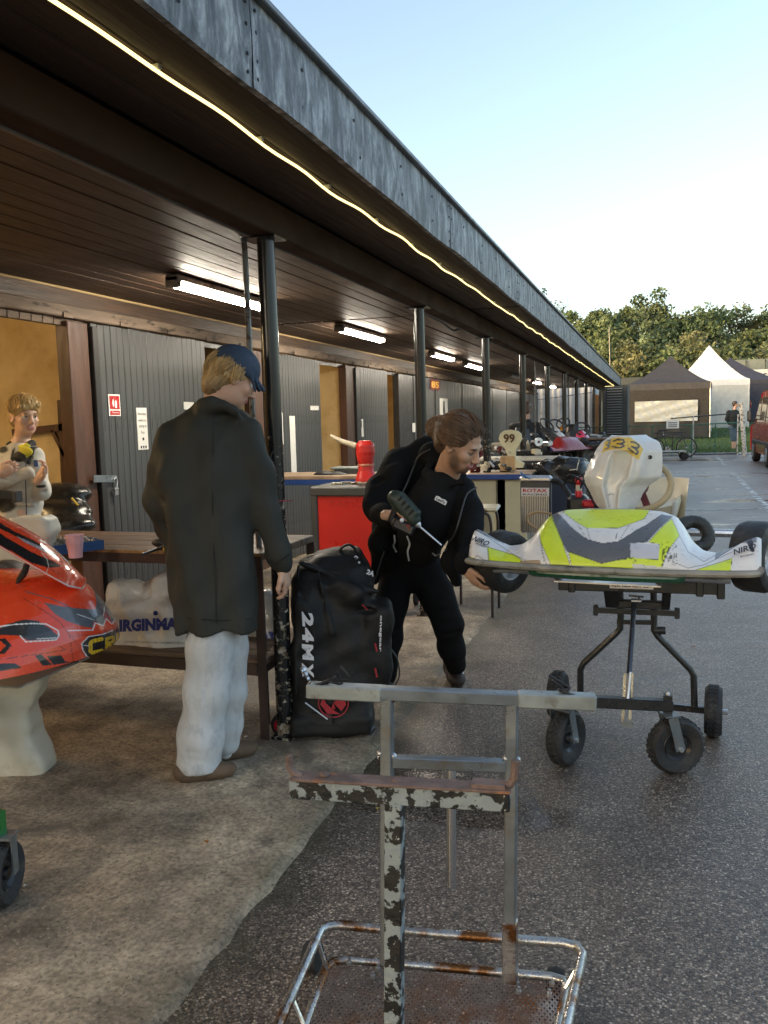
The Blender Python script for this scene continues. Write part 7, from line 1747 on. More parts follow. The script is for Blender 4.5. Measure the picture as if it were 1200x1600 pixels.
def strands(parent, c, R, rad, arcs, n, col, seed, r=.0016, lift=.004, jit=.05):
    """thin hair strands swept over an ellipsoid: arcs = [(start dir, end dir)] in head axes, blended at random"""
    g = np.random.RandomState(seed); rad = np.asarray(rad, float); V, Fc, C = [], [], []
    for i in range(n):
        a0, a1 = arcs[g.randint(len(arcs))]; a0 = np.asarray(a0, float) + g.randn(3) * jit * 3; a1 = np.asarray(a1, float) + g.randn(3) * jit; a0 /= np.linalg.norm(a0); a1 /= np.linalg.norm(a1)
        L = lift * g.uniform(.2, 1.2); cc = np.asarray(col) * g.uniform(.55, 1.5); ph = g.uniform(0, 6); P = []
        for t in np.linspace(0, 1, 9):
            d = a0 * (1 - t) + a1 * t; d /= np.linalg.norm(d); P.append(np.asarray(c) + R @ (d * (rad + L + .003 * math.sin(7 * t + ph) + .002 * g.randn())))
        b = len(V)
        for k, p in enumerate(P):
            tn = nrm(P[min(k + 1, 8)] - P[max(k - 1, 0)]); s1 = nrm(np.cross(tn, p - np.asarray(c))); s2 = np.cross(tn, s1); rr = r * (1 - .6 * abs(k / 8 - .4))
            for an in (0, 2.1, 4.2): V.append(p + rr * (math.cos(an) * s1 + math.sin(an) * s2)); C.append(cc)
        for k in range(8):
            for j in range(3): Fc.append((b + k * 3 + j, b + k * 3 + (j + 1) % 3, b + k * 3 + 3 + (j + 1) % 3, b + k * 3 + 3 + j))
    o = add_mesh('hair_strands', V, np.array(Fc), M_HAIR, parent, smooth=180, cols=np.array(C)); o['kind'] = 'stuff'; return o
def shoe(S, heel, toe, h=.055, w=.045, col=0, flat=.6):
    heel = np.asarray(heel, float); toe = np.asarray(toe, float); d = nrm(toe - heel); sd = np.cross(UP, d); R = np.stack([d, sd, UP], 1); L = np.linalg.norm(toe - heel)
    S.ell(heel + d * L * .16 + UP * h * .62, (L * .22, w * .82, h * .62), R, k=.02, col=col); S.ell(heel + d * L * .68 + UP * h * .50, (L * .34, w, h * .52), R, k=.03, col=col); S.ell(heel + d * L * .42 + UP * h * .60, (L * .30, w * .80, h * .60), R, k=.03, col=col)

# ---------------------------------------------------------------- man in the dark coat, seen from behind
w1 = depth(at(318, 1215, z=.014))
def A(x, y, d=0.0): return at(x, y, w=w1 + d)
base = at(330, 1205, z=.014)
m1 = thing('person', 'person in dark grey coat, light grey joggers and navy cap standing with back to camera', 'person', base)
hf1 = nrm(HR * .80 + HF * .42 - UP * .42); hc1 = A(363, 590, .02)
S = Sdf(.0045); p1, R1 = head(S, hc1, hf1, 1.0, neck=A(334, 640, .02), nr=.058)
hv = S.compute([SK_A, (.75, .72, .70), (.45, .17, .14), (.04, .03, .02)])
S = Sdf(.005); hand(S, A(440, 882, .07), nrm(HR * .20 - UP * .90 + HF * .2), nrm(-HR * .9 - UP * .3 + HF * .15), -1, .55); hn = S.compute([SK_C])
S = Sdf(.014)
S.chain([A(334, 640, .02), A(332, 720, .03), A(335, 850, .03), A(340, 940, .03)], [.055, .075, .07, .07], .03); S.chain([A(285, 680), A(252, 785, .02), A(272, 832, .15)], [.045, .035, .028], .03); S.chain([A(385, 680, .03), A(413, 795, .05), A(440, 878, .07)], [.045, .035, .026], .03)
S.chain([A(328, 940, -.03), A(318, 1080, -.02), A(300, 1195, 0)], [.08, .055, .036], .03); S.chain([A(360, 940, .08), A(362, 1070, .12), A(352, 1165, .16)], [.08, .055, .036], .03)
hand(S, A(274, 834, .15), nrm(HR * .5 + HF * .8 - UP * .3), nrm(-UP), 1, .5)
V, Q, C = join_arrays([hv, hn, S.compute([SK_A])]); add_mesh('body', V, Q, M_SKIN, m1, smooth=180, cols=C)
# hair below the cap
S = Sdf(.0045); S.ell(p1(0, -.020, .020), [.084, .098, .082], R1, k=.01); S.ell(p1(0, -.062, -.030), [.066, .050, .060], R1, k=.03); S.ell(p1(0, -.07, -.07), [.05, .035, .04], R1, k=.03)
S.ell(p1(.0, .13, -.02), [.10, .10, .10], R1, k=.015, sub=True)
for s_ in (-1, 1): S.ell(p1(s_ * .09, .030, -.06), [.05, .05, .05], R1, k=.01, sub=True)
rr_ = np.random.RandomState(3)
S.disp = lambda P: .0022 * np.sin(((P - hc1) @ R1[:, 0]) * 420 + 3 * np.sin(((P - hc1) @ R1[:, 2]) * 60)) + .0018 * np.sin(((P - hc1) @ R1[:, 1]) * 350 + 2 * np.sin(((P - hc1) @ R1[:, 2]) * 75))
S.paint.append((p1(0, -.06, -.075), [.10, .08, .045], (.24, .15, .075), .8)); S.paint.append((p1(-.05, -.05, -.0), [.05, .06, .05], (.42, .26, .09), .9))
S.mesh('hair', M_HAIR, m1, pal=[(.42, .27, .11)])
strands(m1, p1(0, -.020, .012), R1, (.084, .100, .090), [((-.9, -.3, .6), (-.75, -.75, -.75)), ((0, -.6, .8), (0, -.85, -.85)), ((.9, -.3, .6), (.75, -.75, -.75)), ((.9, .2, .5), (.95, .05, -.45)), ((-.9, .2, .5), (-.95, .05, -.45))], 520, (.46, .29, .12), 31, r=.0019, lift=.007)
# cap
S = Sdf(.0045); cu = nrm(R1[:, 2] * .93 + R1[:, 1] * .36); rC, fC, uC = ortho(hf1, cu); RC = np.stack([rC, np.cross(cu, rC), cu], 1)
S.ell(p1(0, -.004, .050), [.089, .108, .088], R1, k=.01, col=0)
S.ell(p1(0, -.02, -.085) , [.2, .2, .112], R1, k=.006, sub=True)
S.ell(p1(0, -.125, .045), [.034, .05, .036], R1, k=.006, sub=True)
S.cap(p1(-.068, -.068, .025), p1(.0, -.103, .020), .012, .011, k=.006, col=1); S.cap(p1(.0, -.103, .020), p1(.068, -.068, .025), .011, .012, k=.006, col=1)
for a in np.linspace(-1, 1, 9):
    S.cap(p1(.072 * a, .085 - .035 * a * a, .040 - .010 * a * a), p1(.060 * a, .150 - .055 * a * a, .010 - .030 * a * a), .006, .0055, k=.012, col=0)
S.ell(p1(0, .0, .138), [.009, .009, .006], R1, k=.003, col=0)
S.mesh('cap', mat('navy_cap_cloth', (1, 1, 1), .75, attr='Col', var=.15, vs=20, bump=.25, bs=260), m1, pal=[(.030, .050, .090), (.008, .008, .010)])
# coat
S = Sdf(.0085)
sec = [(624, 338, 22, .055, .02), (636, 334, 34, .075, .02), (650, 331, 56, .10, .01), (668, 330, 72, .115, 0), (695, 328, 80, .130, 0), (740, 325, 79, .142, 0), (800, 326, 74, .145, 0), (860, 330, 69, .148, 0), (920, 334, 65, .150, 0), (980, 340, 60, .155, 0)]
ks = w1 / F_PX
S.stack([A(c, y, .03 + d) for y, c, h, b, d in sec], [h * ks for y, c, h, b, d in sec], [b for y, c, h, b, d in sec], nrm(HR + HF * .15), nrm(HF - HR * .15), p=2.5)
S.chain([A(275, 682, .02), A(256, 730, .02), A(250, 785, .03), A(268, 828, .13), A(285, 845, .20)], [.062, .064, .058, .052, .05], .035)
S.chain([A(385, 682, .03), A(403, 735, .03), A(414, 795, .04), A(437, 868, .065), A(442, 880, .07)], [.062, .066, .060, .050, .046], .035)
# collar, back yoke fold, deep back folds
S.ell(A(340, 640, -.015), (.085, .075, .035), k=.03)
S.chain([A(314, 640, .0), A(320, 633, -.05), A(334, 629, -.075), A(350, 633, -.075), A(363, 642, -.06), A(372, 654, -.03)], [.020, .022, .024, .024, .022, .016], .03)
for a, b, r0, r1 in (((318, 690, -.150), (345, 810, -.165), .010, .016), ((300, 700, -.13), (306, 820, -.16), .008, .014), ((352, 700, -.135), (372, 840, -.155), .012, .020), ((376, 720, -.12), (388, 870, -.13), .010, .018), ((352, 860, -.165), (346, 975, -.17), .008, .016)):
    S.cap(A(a[0], a[1], a[2] - .012), A(b[0], b[1], b[2] - .012), r0, r1, k=.075, sub=True)
for c_ in ((405, 800, .0), (398, 765, -.03), (414, 822, .0), (250, 780, -.03), (246, 800, -.02), (254, 822, .03)):
    S.cap(A(c_[0] - 9, c_[1] - 3, c_[2] - .045), A(c_[0] + 9, c_[1] + 4, c_[2] - .045), .008, .006, k=.022, sub=True)
S.disp = lambda P: wav(P, [((.95, .3, .22), 34, .0075, .4), ((.9, -.3, -.30), 52, .0040, 1.9), ((.5, .3, -.9), 44, .0016, .7)]) + crumple_(P * np.array([1, 1, .55]), .42)
coat = S.mesh('coat', cloth_mat('dark_coat_cloth', (.042, .041, .035), .62, bs=300, bump=.12), m1)
def on_surf(root, obs, pts, off=.002, wdef=3.3):
    Vs = np.concatenate([np.array([v.co[:] for v in o.data.vertices]) for o in obs]) + np.array(root.location); qx, qy = pj(Vs); ww = (Vs - C_O) @ C_F; out = []
    for x, y in pts:
        dd_ = (qx - x) ** 2 + (qy - y) ** 2; k = np.where(dd_ < 20)[0]; out.append(at(x, y, w=(ww[k].min() if len(k) else wdef) - off))
    return out
M_SEAM = mat('dark_seam', (.008, .008, .0075), .8, bump=0)
for pts in ([(292, 966), (320, 968), (350, 969), (392, 967)], [(334, 640), (333, 700), (332, 780), (334, 860), (337, 930), (339, 975)], [(392, 862), (394, 875), (393, 892)]):
    MB().tube(bez(on_surf(m1, [coat], pts), 6), .0016, 5).build('seam', M_SEAM, m1)
MB().tube(bez(on_surf(m1, [coat], [(418, 876), (430, 880), (444, 872), (452, 866)], .001), 5), .0022, 5).build('cuff_seam', M_SEAM, m1)
# joggers
S = Sdf(.0085)
S.chain([A(338, 950, .02), A(330, 1010, -.01), A(323, 1080, -.02), A(314, 1150, -.01), A(311, 1188, .0)], [.110, .095, .090, .092, .094], .04)
S.cutlo = A(311, 1200, 0)[2]
S.chain([A(352, 950, .06), A(360, 1010, .09), A(359, 1080, .12), A(354, 1130, .15), A(352, 1160, .16)], [.096, .074, .068, .066, .064], .025)
S.cap(A(338, 1000, -.13), A(322, 1180, -.12), .004, .004, k=.012, sub=True)
for y, x, d in ((1188, 312, -.105), (1176, 318, -.11)): S.cap(A(x - 24, y, d), A(x + 22, y + 6, d), .005, .004, k=.015, sub=True)
for a, b in (((305, 1000, -.13), (300, 1150, -.125)), ((352, 990, -.12), (338, 1120, -.12)), ((372, 1000, .0), (366, 1120, .06)), ((318, 1060, -.135), (330, 1160, -.125))): S.cap(A(*a), A(*b), .010, .006, k=.03, sub=True)
S.disp = lambda P: wav(P, [((.9, .3, .15), 38, .0018, .4), ((.7, -.3, .35), 55, .0013, 1.5), ((.3, .2, 1), 34, .0012, 2.2)]) + crumple_(P * np.array([1, 1, .35]), .10)
S.mesh('joggers', cloth_mat('light_grey_jersey', (.56, .57, .58), .9, bs=160, bump=.3, spots=((.46, .47, .48), 26, .55, .08)), m1)
S = Sdf(.006); S.cap(A(292, 1200, .0), A(296, 1214, .0), .040, .036, k=.01); S.mesh('sock', cloth_mat('white_sock', (.66, .66, .66), .9), m1); S = Sdf(.006); S.cap(A(350, 1166, .16), A(352, 1174, .16), .036, .034, k=.01); S.mesh('sock', MATS['white_sock'], m1)
for hl, to in (((276, 1222), (369, 1210)), ((330, 1190), (402, 1176))):
    S = Sdf(.006); h0 = at(*hl, z=.016); t0 = at(*to, z=.016); shoe(S, h0, t0, .062, .046); S.cap(h0 + nrm(t0 - h0) * .03 + UP * .012, t0 - nrm(t0 - h0) * .03 + UP * .012, .016, .018, k=.02)
    d = nrm(t0 - h0); S.cap(h0 + d * .12 + np.cross(UP, d) * -.04 + UP * .03, h0 + d * .12 + UP * .062, .008, .008, k=.006)
    S.mesh('clog', mat('brown_suede', (.135, .088, .055), .85, var=.15, vs=14, bump=.2, bs=180), m1)

# ---------------------------------------------------------------- bent man in black with the driver
w2 = 4.05
def B(x, y, w=4.15): return at(x, y, w=w)
m2 = thing('person', 'bearded person in black jacket and black joggers bending over the kart with a cordless driver', 'person', np.array([*at(690, 1070, z=.01)[:2], 0.0]))
hf2 = nrm(HR * .78 - HF * .48 - UP * .46); hc2 = B(719, 694, 3.93)
S = Sdf(.0045); p2, R2 = head(S, hc2, hf2, 1.03, up=nrm(UP - HR * .12), neck=B(696, 748, 4.06), nr=.058)
BRD = (.075, .042, .026)
for c, r, s_ in ((p2(0, .075, -.098), [.04, .035, .025], .6), (p2(.055, .03, -.072), [.03, .05, .045], .8), (p2(-.055, .03, -.072), [.03, .05, .045], .8), (p2(0, .100, -.054), [.022, .016, .006], .6)):
    S.paint.append((c, r, tuple(.85 * a + .15 * b for a, b in zip(BRD, SK_B)), s_))
for s_ in (-1, 1): S.paint.append((p2(s_ * .033, .090, .019), [.021, .016, .0062], (.05, .03, .02), .5)); S.paint.append((p2(s_ * .031, .088, .0055), [.017, .012, .003], (.08, .05, .035), .5))
S.paint.append((p2(0, .09, -.070), [.017, .014, .007], (.44, .20, .16), .6)); S.paint.append((p2(0, .112, -.036), [.012, .012, .012], (.58, .30, .21), .9))
hv = S.compute([SK_B, (.22, .17, .14), (.45, .19, .16), (.04, .03, .02)])
S = Sdf(.0045); hw = B(609, 806, 3.86)
hand(S, hw, nrm(HR * .93 - UP * .12 - HF * .32), nrm(-HF * .35 - UP * .2 + HR * .1 + np.array([0, 0, -.1])), -1, 1.25, 1.0); hn = S.compute([SK_B])
S = Sdf(.0045); hand(S, B(728, 884, 3.68), nrm(HR * .42 - UP * .85 - HF * .1), nrm(HR * .85 + UP * .45 + HF * .3), 1, .5, .92); hn2 = S.compute([SK_B])
S = Sdf(.014); S.chain([B(696, 748, 4.06), B(668, 790, 4.17), B(645, 870, 4.42)], [.06, .08, .08], .03)
S.chain([B(620, 735, 4.2), B(588, 790, 4.08), B(609, 805, 3.88)], [.045, .035, .026], .03); S.chain([B(735, 780, 4.05), B(738, 845, 3.85), B(729, 887, 3.68)], [.045, .035, .026], .03)
S.chain([B(622, 885, 4.5), B(606, 980, 4.46), B(603, 1062, 4.60)], [.06, .04, .034], .03); S.chain([B(668, 885, 4.48), B(698, 968, 4.40), B(713, 1050, 4.60)], [.06, .04, .034], .03)
V, Q, C = join_arrays([hv, hn, hn2, S.compute([SK_B])]); add_mesh('body', V, Q, M_SKIN, m2, smooth=180, cols=C)
# hair pulled back into a loose bun
S = Sdf(.0045); S.ell(p2(0, -.022, .052), [.093, .110, .098], R2, k=.01); S.ell(p2(0, -.075, -.02), [.066, .05, .065], R2, k=.03)
S.ell(p2(0, .118, -.022), [.100, .10, .118], R2, k=.012, sub=True)
for s_ in (-1, 1): S.ell(p2(s_ * .105, .02, -.055), [.05, .055, .058], R2, k=.01, sub=True)
bc2 = B(687, 669, 4.02); S.ell(bc2, (.050, .046, .042), k=.035); S.ell(B(696, 676, 3.99), (.055, .05, .05), k=.04)
hdir = lambda P, a: ((P - hc2) @ R2[:, a])
S.disp = lambda P: .0022 * np.sin(hdir(P, 0) * 260 + 5 * np.sin(hdir(P, 1) * 30) + 3 * np.sin(hdir(P, 2) * 45)) + .0012 * np.sin(hdir(P, 0) * 520 + 4 * np.sin(hdir(P, 1) * 55 + 1)) + .004 * np.sin(P @ np.array([70, 90, 110])) * (np.linalg.norm(P - bc2, axis=1) < .07)
S.paint.append((p2(0, -.06, .06), [.09, .08, .07], (.15, .085, .05), .9)); S.paint.append((bc2, [.075, .07, .06], (.18, .105, .058), .8))
S.mesh('hair', M_HAIR, m2, pal=[(.10, .060, .038)])
strands(m2, p2(0, -.022, .045), R2, (.093, .110, .100), [((0, .85, .62), (-.15, -1, .15)), ((.5, .75, .5), (.2, -1, .1)), ((-.5, .75, .5), (-.3, -1, .1)), ((.9, .45, .1), (.4, -1, .05)), ((-.9, .45, .1), (-.5, -1, .05)), ((.95, .2, -.3), (.4, -1, -.1)), ((-.95, .2, -.3), (-.4, -1, -.1))], 760, (.15, .088, .052), 32, r=.0021, lift=.009)
strands(m2, bc2, np.eye(3), (.050, .045, .042), [((1, 0, .3), (-.6, .3, .8)), ((.3, -.9, .4), (-.8, -.3, -.5)), ((-.2, .5, .9), (.3, -.8, -.7)), ((0, -1, .6), (-1, 0, .1))], 340, (.21, .125, .07), 33, r=.002, jit=.16, lift=.016)
# hooded top under the open jacket
S = Sdf(.009); S.chain([B(688, 758, 4.04), B(672, 800, 4.06), B(655, 850, 4.28)], [.100, .128, .120], .05)
ring = [np.array(B(696, 745, 4.05)) + .088 * (math.cos(a) * nrm(HR * .9 + HF * .2 - UP * .25) + math.sin(a) * nrm(HF * .85 + UP * .45)) for a in np.linspace(0, 2 * math.pi, 13)]
for a, b in zip(ring[:-1], ring[1:]): S.cap(a, b, .026, k=.02)
S.ell(B(676, 712, 4.14), (.075, .085, .065), k=.04); S.cap(B(693, 757, 3.96), B(725, 752, 3.92), .02, .018, k=.02)
S.ell(B(697, 735, 4.03), (.070, .062, .060), k=.01, sub=True)
S.disp = lambda P: wav(P, [((.7, .2, 1), 29, .004, .4), ((-.9, .4, .8), 44, .003, 2)])
S.mesh('hooded_top', cloth_mat('charcoal_jersey', (.012, .012, .0125), .85, bs=200, bump=.25), m2)
# jacket: back, two fronts, sleeves
S = Sdf(.009)
S.chain([B(668, 715, 4.22), B(640, 760, 4.30), B(620, 830, 4.40), B(612, 870, 4.46)], [.105, .135, .125, .105], .06)
S.cap(B(628, 718, 4.20), B(700, 722, 4.18), .072, .062, k=.05)
S.chain([B(622, 728, 4.16), B(596, 765, 4.10), B(586, 795, 4.04), B(600, 806, 3.93), B(606, 807, 3.90)], [.074, .068, .058, .048, .043], .04)
S.chain([B(722, 765, 4.06), B(733, 800, 3.98), B(736, 845, 3.84), B(731, 876, 3.72), B(729, 884, 3.69)], [.066, .062, .054, .046, .042], .04)
S.chain([B(618, 740, 4.08), B(606, 790, 4.10), B(592, 850, 4.22), B(586, 905, 4.34)], [.048, .046, .040, .028], .05)       # near front panel
S.chain([B(725, 775, 4.02), B(714, 830, 4.02), B(704, 880, 4.10), B(712, 910, 4.14)], [.045, .040, .034, .022], .05)        # far front panel
S.ell(B(668, 800, 3.92), (.115, .10, .17), None, k=.04, sub=True)
for c_ in ((590, 770, 4.0), (584, 785, 3.96), (600, 750, 4.05), (735, 825, 3.78), (738, 845, 3.76), (612, 720, 4.06)): S.cap(B(c_[0] - 12, c_[1] + 4, c_[2]), B(c_[0] + 14, c_[1] - 5, c_[2]), .010, .007, k=.022, sub=True)
S.disp = lambda P: wav(P, [((.7, .3, .9), 24, .0045, .4), ((-.8, .4, .9), 39, .003, 2), ((.9, 0, .3), 55, .002, 1.1)]) + crumple_(P, .32)
S.mesh('jacket', cloth_mat('black_fleece', (.0085, .0085, .0090), .85, bs=180, bump=.3), m2)
M_ZIP = mat('grey_zip_tape', (.05, .05, .052), .5, bump=.2)
def front_pts(obs, pts, off=.004):
    """points pushed onto the nearest visible cloth surface"""
    Vs = np.concatenate([np.array([v.co[:] for v in o.data.vertices]) for o in obs]) + np.array(m2.location); qx, qy = pj(Vs); ww = (Vs - C_O) @ C_F; out = []
    for x, y in pts:
        k = np.where((qx - x) ** 2 + (qy - y) ** 2 < 30)[0]
        out.append(at(x, y, w=(ww[k].min() if len(k) else 4.0) - off))
    return out
cl_ = [o for o in bpy.data.objects if o.parent == m2 and o.name.split('.')[0] in ('jacket', 'hooded_top')]
for pts in ([(672, 702), (655, 712), (646, 730), (636, 755), (628, 771)], [(744, 762), (730, 772), (722, 795), (712, 830), (700, 850)], [(600, 862), (594, 880), (586, 905)]): MB().tube(bez(front_pts(cl_, pts), 5), .0045, 6).build('zip', M_ZIP, m2)
# joggers
S = Sdf(.009); S.chain([B(640, 862, 4.42), B(645, 885, 4.44)], [.112, .112], .04)
S.chain([B(622, 890, 4.48), B(610, 950, 4.43), B(606, 1000, 4.44), B(604, 1055, 4.52)], [.096, .082, .070, .056], .05)
S.chain([B(664, 890, 4.46), B(684, 935, 4.42), B(700, 975, 4.40), B(706, 1010, 4.48), B(712, 1040, 4.58)], [.100, .086, .074, .066, .055], .05)
for c_ in ((700, 975, 4.315), (702, 990, 4.34), (708, 1030, 4.49), (690, 955, 4.32), (606, 985, 4.37), (655, 905, 4.33)): S.cap(B(c_[0] - 14, c_[1] + 3, c_[2]), B(c_[0] + 14, c_[1] - 3, c_[2]), .009, .007, k=.02, sub=True)
S.disp = lambda P: wav(P, [((.5, .3, 1), 30, .002, .4), ((-.6, .4, .9), 45, .0015, 2)]) + crumple_(P, .34)
jo2 = S.mesh('joggers', cloth_mat('black_jersey', (.0085, .0085, .0095), .85, bs=200, bump=.25), m2)
M_CORD = mat('white_cord', (.66, .66, .66), .7, bump=.2)
for pts in ([(616, 836), (617, 846), (615, 853), (619, 862)], [(636, 838), (640, 850), (637, 862), (639, 876)]): MB().tube(bez(front_pts(cl_ + [jo2], pts, .008), 4), .0045, 6).build('drawstring', M_CORD, m2)
nk = front_pts([jo2] + cl_, [(676, 864), (681, 868), (690, 864), (700, 857)], .006); MB().tube(bez(nk, 4), [.004, .006, .008, .009, .009, .008, .007, .006, .005, .004, .003, .002, .001], 6, flat=.3).build('swoosh_mark', mat('grey_print', (.40, .40, .40), .5, bump=0), m2)
lv = front_pts(cl_, [(689, 782)], .006)[0]; lx = nrm(HR * .8 - UP * .42 - HF * .3); ly = nrm(UP * .85 + HR * .4); ly = nrm(ly - lx * (ly @ lx)); tagp = MB().prism([(-.030, -.011), (.030, -.011), (.030, .008), (.016, .013), (0, .009), (-.016, .013), (-.030, .010)], lv, lx, ly, .003).build('chest_badge', mat('badge_white', (.70, .70, .70), .5, bump=0), m2, smooth=0)
text("Levi's", .012, MATS['sign_black'], lv + np.cross(lx, ly) * .005, lx, ly, tagp, bold=.03, width=.046)
for x, y, h_ in ((715, 1072, .01), (601, 1082, .01)):
    S = Sdf(.006); t0 = at(x + 2, y + 4, z=h_); h0 = t0 + HF * .27 - HR * .03; shoe(S, h0, t0 - HF * .03, .085, .05, 0); S.cap(h0 + UP * .012, t0 - HF * .01 + UP * .012, .012, .014, k=.015, col=1); S.cap(h0 + UP * .07 - HF * .06, h0 + UP * .105 - HF * .05, .036, .040, k=.02, col=0); S.cap(t0 + HF * .06 + UP * .07 - HR * .02, t0 + HF * .10 + UP * .09 + HR * .02, .008, k=.006, col=2)
    S.mesh('trainer', mat('dark_brown_trainer', (1, 1, 1), .7, attr='Col', var=.2, bump=.3, bs=120), m2, pal=[(.030, .018, .014), (.05, .045, .04), (.25, .16, .12)])
S = Sdf(.007); S.cap(B(713, 1046, 4.60), B(714, 1056, 4.60), .040, .040, k=.01); S.mesh('sock', MATS['white_sock'], m2)
# cordless driver in the hand
dr = thing('cordless_driver', 'dark green cordless driver with long bit in the bent man\'s hand', 'power tool', B(630, 800, 3.82)); wd = 3.80
dN = mat('driver_green', (.020, .035, .026), .5, bump=.2); dB = mat('driver_black', (.010, .010, .013), .45)
b0, b1 = at(617, 778, w=wd), at(647, 812, w=wd - .03); dd = nrm(b1 - b0); S = Sdf(.006); S.cap(b0, b1, .036, .031, k=.01); up_d = nrm(UP - dd * (UP @ dd)); S.box((b0 + b1) / 2 + up_d * .012, (.07, .028, .034), .014, np.stack([dd, np.cross(up_d, dd), up_d], 1), k=.012)
S.mesh('motor_housing', dN, dr)
gr0 = at(620, 792, w=wd); MB().tube([gr0, at(612, 812, w=wd + .02), at(622, 826, w=wd + .02)], [.020, .019, .020], 10).build('grip', dB, dr)
MB().box(at(630, 822, w=wd - .01), (.11, .07, .055), np.stack([nrm(HR * .85 - UP * .42 - HF * .2), nrm(HF), nrm(UP * .85 + HR * .42)], 1), b=.012).build('battery', dB, dr); MB().ball(at(628, 813, w=wd - .05), .010, 6).build('button', M_WPR, dr); MB().box(at(636, 824, w=wd - .045), (.03, .006, .03), b=.003).build('red_trim', M_DARKRED, dr)
MB().tube([at(646, 811, w=wd - .03), at(653, 820, w=wd - .035), at(656, 823, w=wd - .037)], [.021, .017, .010], 12).build('chuck', M_ALU, dr); MB().tube([at(655, 822, w=wd - .037), at(690, 852, w=wd - .07)], [.0052, .0042], 8).build('bit', M_STEEL, dr)
for k_ in range(4): MB().box((b0 + (b1 - b0) * (.12 + .2 * k_)) - HF * .034 + up_d * .012, (.010, .006, .04), np.stack([dd, np.cross(up_d, dd), up_d], 1), b=.002).build('vent_rib', dB, dr)

# ---------------------------------------------------------------- boy in the white race suit
w3 = 5.05
def D(x, y, d=0.0): return at(x, y, w=w3 + d)
m3 = thing('person', 'fair haired boy in off-white race suit standing in the open lock-up doorway', 'person', np.array([*D(38, 900)[:2], .014]))
hf3 = nrm(-HF * .66 + HR * .74 - UP * .08); hc3 = D(38, 650); S = Sdf(.004); p3, R3 = head(S, hc3, hf3, .93, neck=D(33, 692, .03), nr=.045)
for s_ in (-1, 1): S.paint.append((p3(s_ * .033, .090, .020), [.019, .016, .005], (.26, .15, .07), .6)); S.paint.append((p3(s_ * .045, .065, -.035), [.022, .02, .018], (.62, .36, .26), .9)); S.paint.append((p3(s_ * .031, .088, .006), [.016, .012, .003], (.25, .13, .08), .5))
S.paint.append((p3(0, .090, -.068), [.012, .011, .0045], (.48, .25, .19), .6))
hv = S.compute([SK_C, (.62, .58, .55), (.52, .23, .19), (.04, .03, .02)])
S = Sdf(.004); hand(S, D(61, 748, -.22), nrm(HR * .55 + UP * .75 - HF * .1), nrm(-HF * .5 - HR * .4 + UP * .2), 1, .75, .86, .8); hn = S.compute([SK_C]); S = Sdf(.004); hand(S, D(-2, 742, -.20), nrm(HR * .6 + UP * .3), nrm(HF), 1, .8, .86); hn2 = S.compute([SK_C])
S = Sdf(.014); S.chain([D(33, 692, .03), D(32, 750), D(36, 820)], [.06, .09, .09], .03); S.chain([D(56, 712), D(64, 768, -.06), D(61, 750, -.20)], [.036, .03, .022], .03); S.chain([D(6, 712), D(-8, 765, -.06), D(-2, 744, -.19)], [.036, .03, .022], .03)
for x in (24, 50): S.chain([D(x, 830), D(x, 905, -.02), D(x, 985, .02)], [.07, .05, .035], .03)
V, Q, C = join_arrays([hv, hn, hn2, S.compute([SK_C])]); add_mesh('body', V, Q, M_SKIN, m3, smooth=180, cols=C)
S = Sdf(.004); S.ell(p3(0, -.015, .050), [.084, .100, .082], R3, k=.01); S.ell(p3(0, -.06, -.02), [.07, .05, .06], R3, k=.03); S.ell(p3(0, .115, -.058), [.11, .10, .105], R3, k=.012, sub=True)
for s_ in (-1, 1): S.ell(p3(s_ * .10, .02, -.060), [.05, .05, .055], R3, k=.01, sub=True)
S.cap(p3(-.055, .075, .075), p3(.055, .078, .062), .018, .016, k=.015)
h3 = lambda P, a: ((P - hc3) @ R3[:, a])
S.disp = lambda P: -.002 + .002 * np.sin(h3(P, 0) * 300 + 4 * np.sin(h3(P, 2) * 60 + h3(P, 1) * 40)) + .0025 * np.sin(h3(P, 1) * 330 + 3 * np.sin(h3(P, 0) * 70)); S.paint.append((p3(-.05, -.02, .0), [.06, .09, .06], (.20, .12, .05), .9)); S.mesh('hair', M_HAIR, m3, pal=[(.50, .33, .13)])
strands(m3, p3(0, -.012, .048), R3, (.084, .100, .084), [((-.2, -.2, 1), (-.6, .85, .25)), ((-.2, -.2, 1), (.0, .95, .30)), ((-.2, -.2, 1), (.6, .85, .25)), ((-.2, -.2, 1), (.98, .3, -.15)), ((-.2, -.2, 1), (-.98, .3, -.15)), ((0, -.5, .9), (.3, -.9, -.5)), ((0, -.5, .9), (-.5, -.9, -.5))], 480, (.55, .37, .15), 34, r=.0018, lift=.008, jit=.10)
S = Sdf(.008); S.stack([D(33, y, .0) for y in (692, 700, 720, 760, 800, 840)], [.06, .105, .125, .125, .118, .125], [.06, .08, .095, .10, .10, .105], nrm(HR + HF * .3), nrm(HF - HR * .3), col=0)
S.chain([D(54, 712), D(66, 768, -.06), D(62, 752, -.18)], [.054, .050, .040], .03, 0); S.chain([D(8, 712), D(-6, 768, -.06), D(0, 748, -.17)], [.054, .050, .040], .03, 0); S.cap(D(2, 752, -.16), D(44, 738, -.17), .046, .036, k=.03, col=0)
for x in (22, 50): S.chain([D(x, 832), D(x, 905, -.02), D(x, 975, .02)], [.090, .072, .055], .04, 0)
S.cap(D(22, 789, -.11), D(52, 789, -.11), .013, k=.008, col=0)
for (x, y, d) in ((20, 770, -.11), (45, 765, -.11), (30, 810, -.11), (60, 762, -.12), (12, 748, -.2), (34, 745, -.2)): S.cap(D(x - 8, y, d), D(x + 10, y + 6, d), .006, .005, k=.018, sub=True)
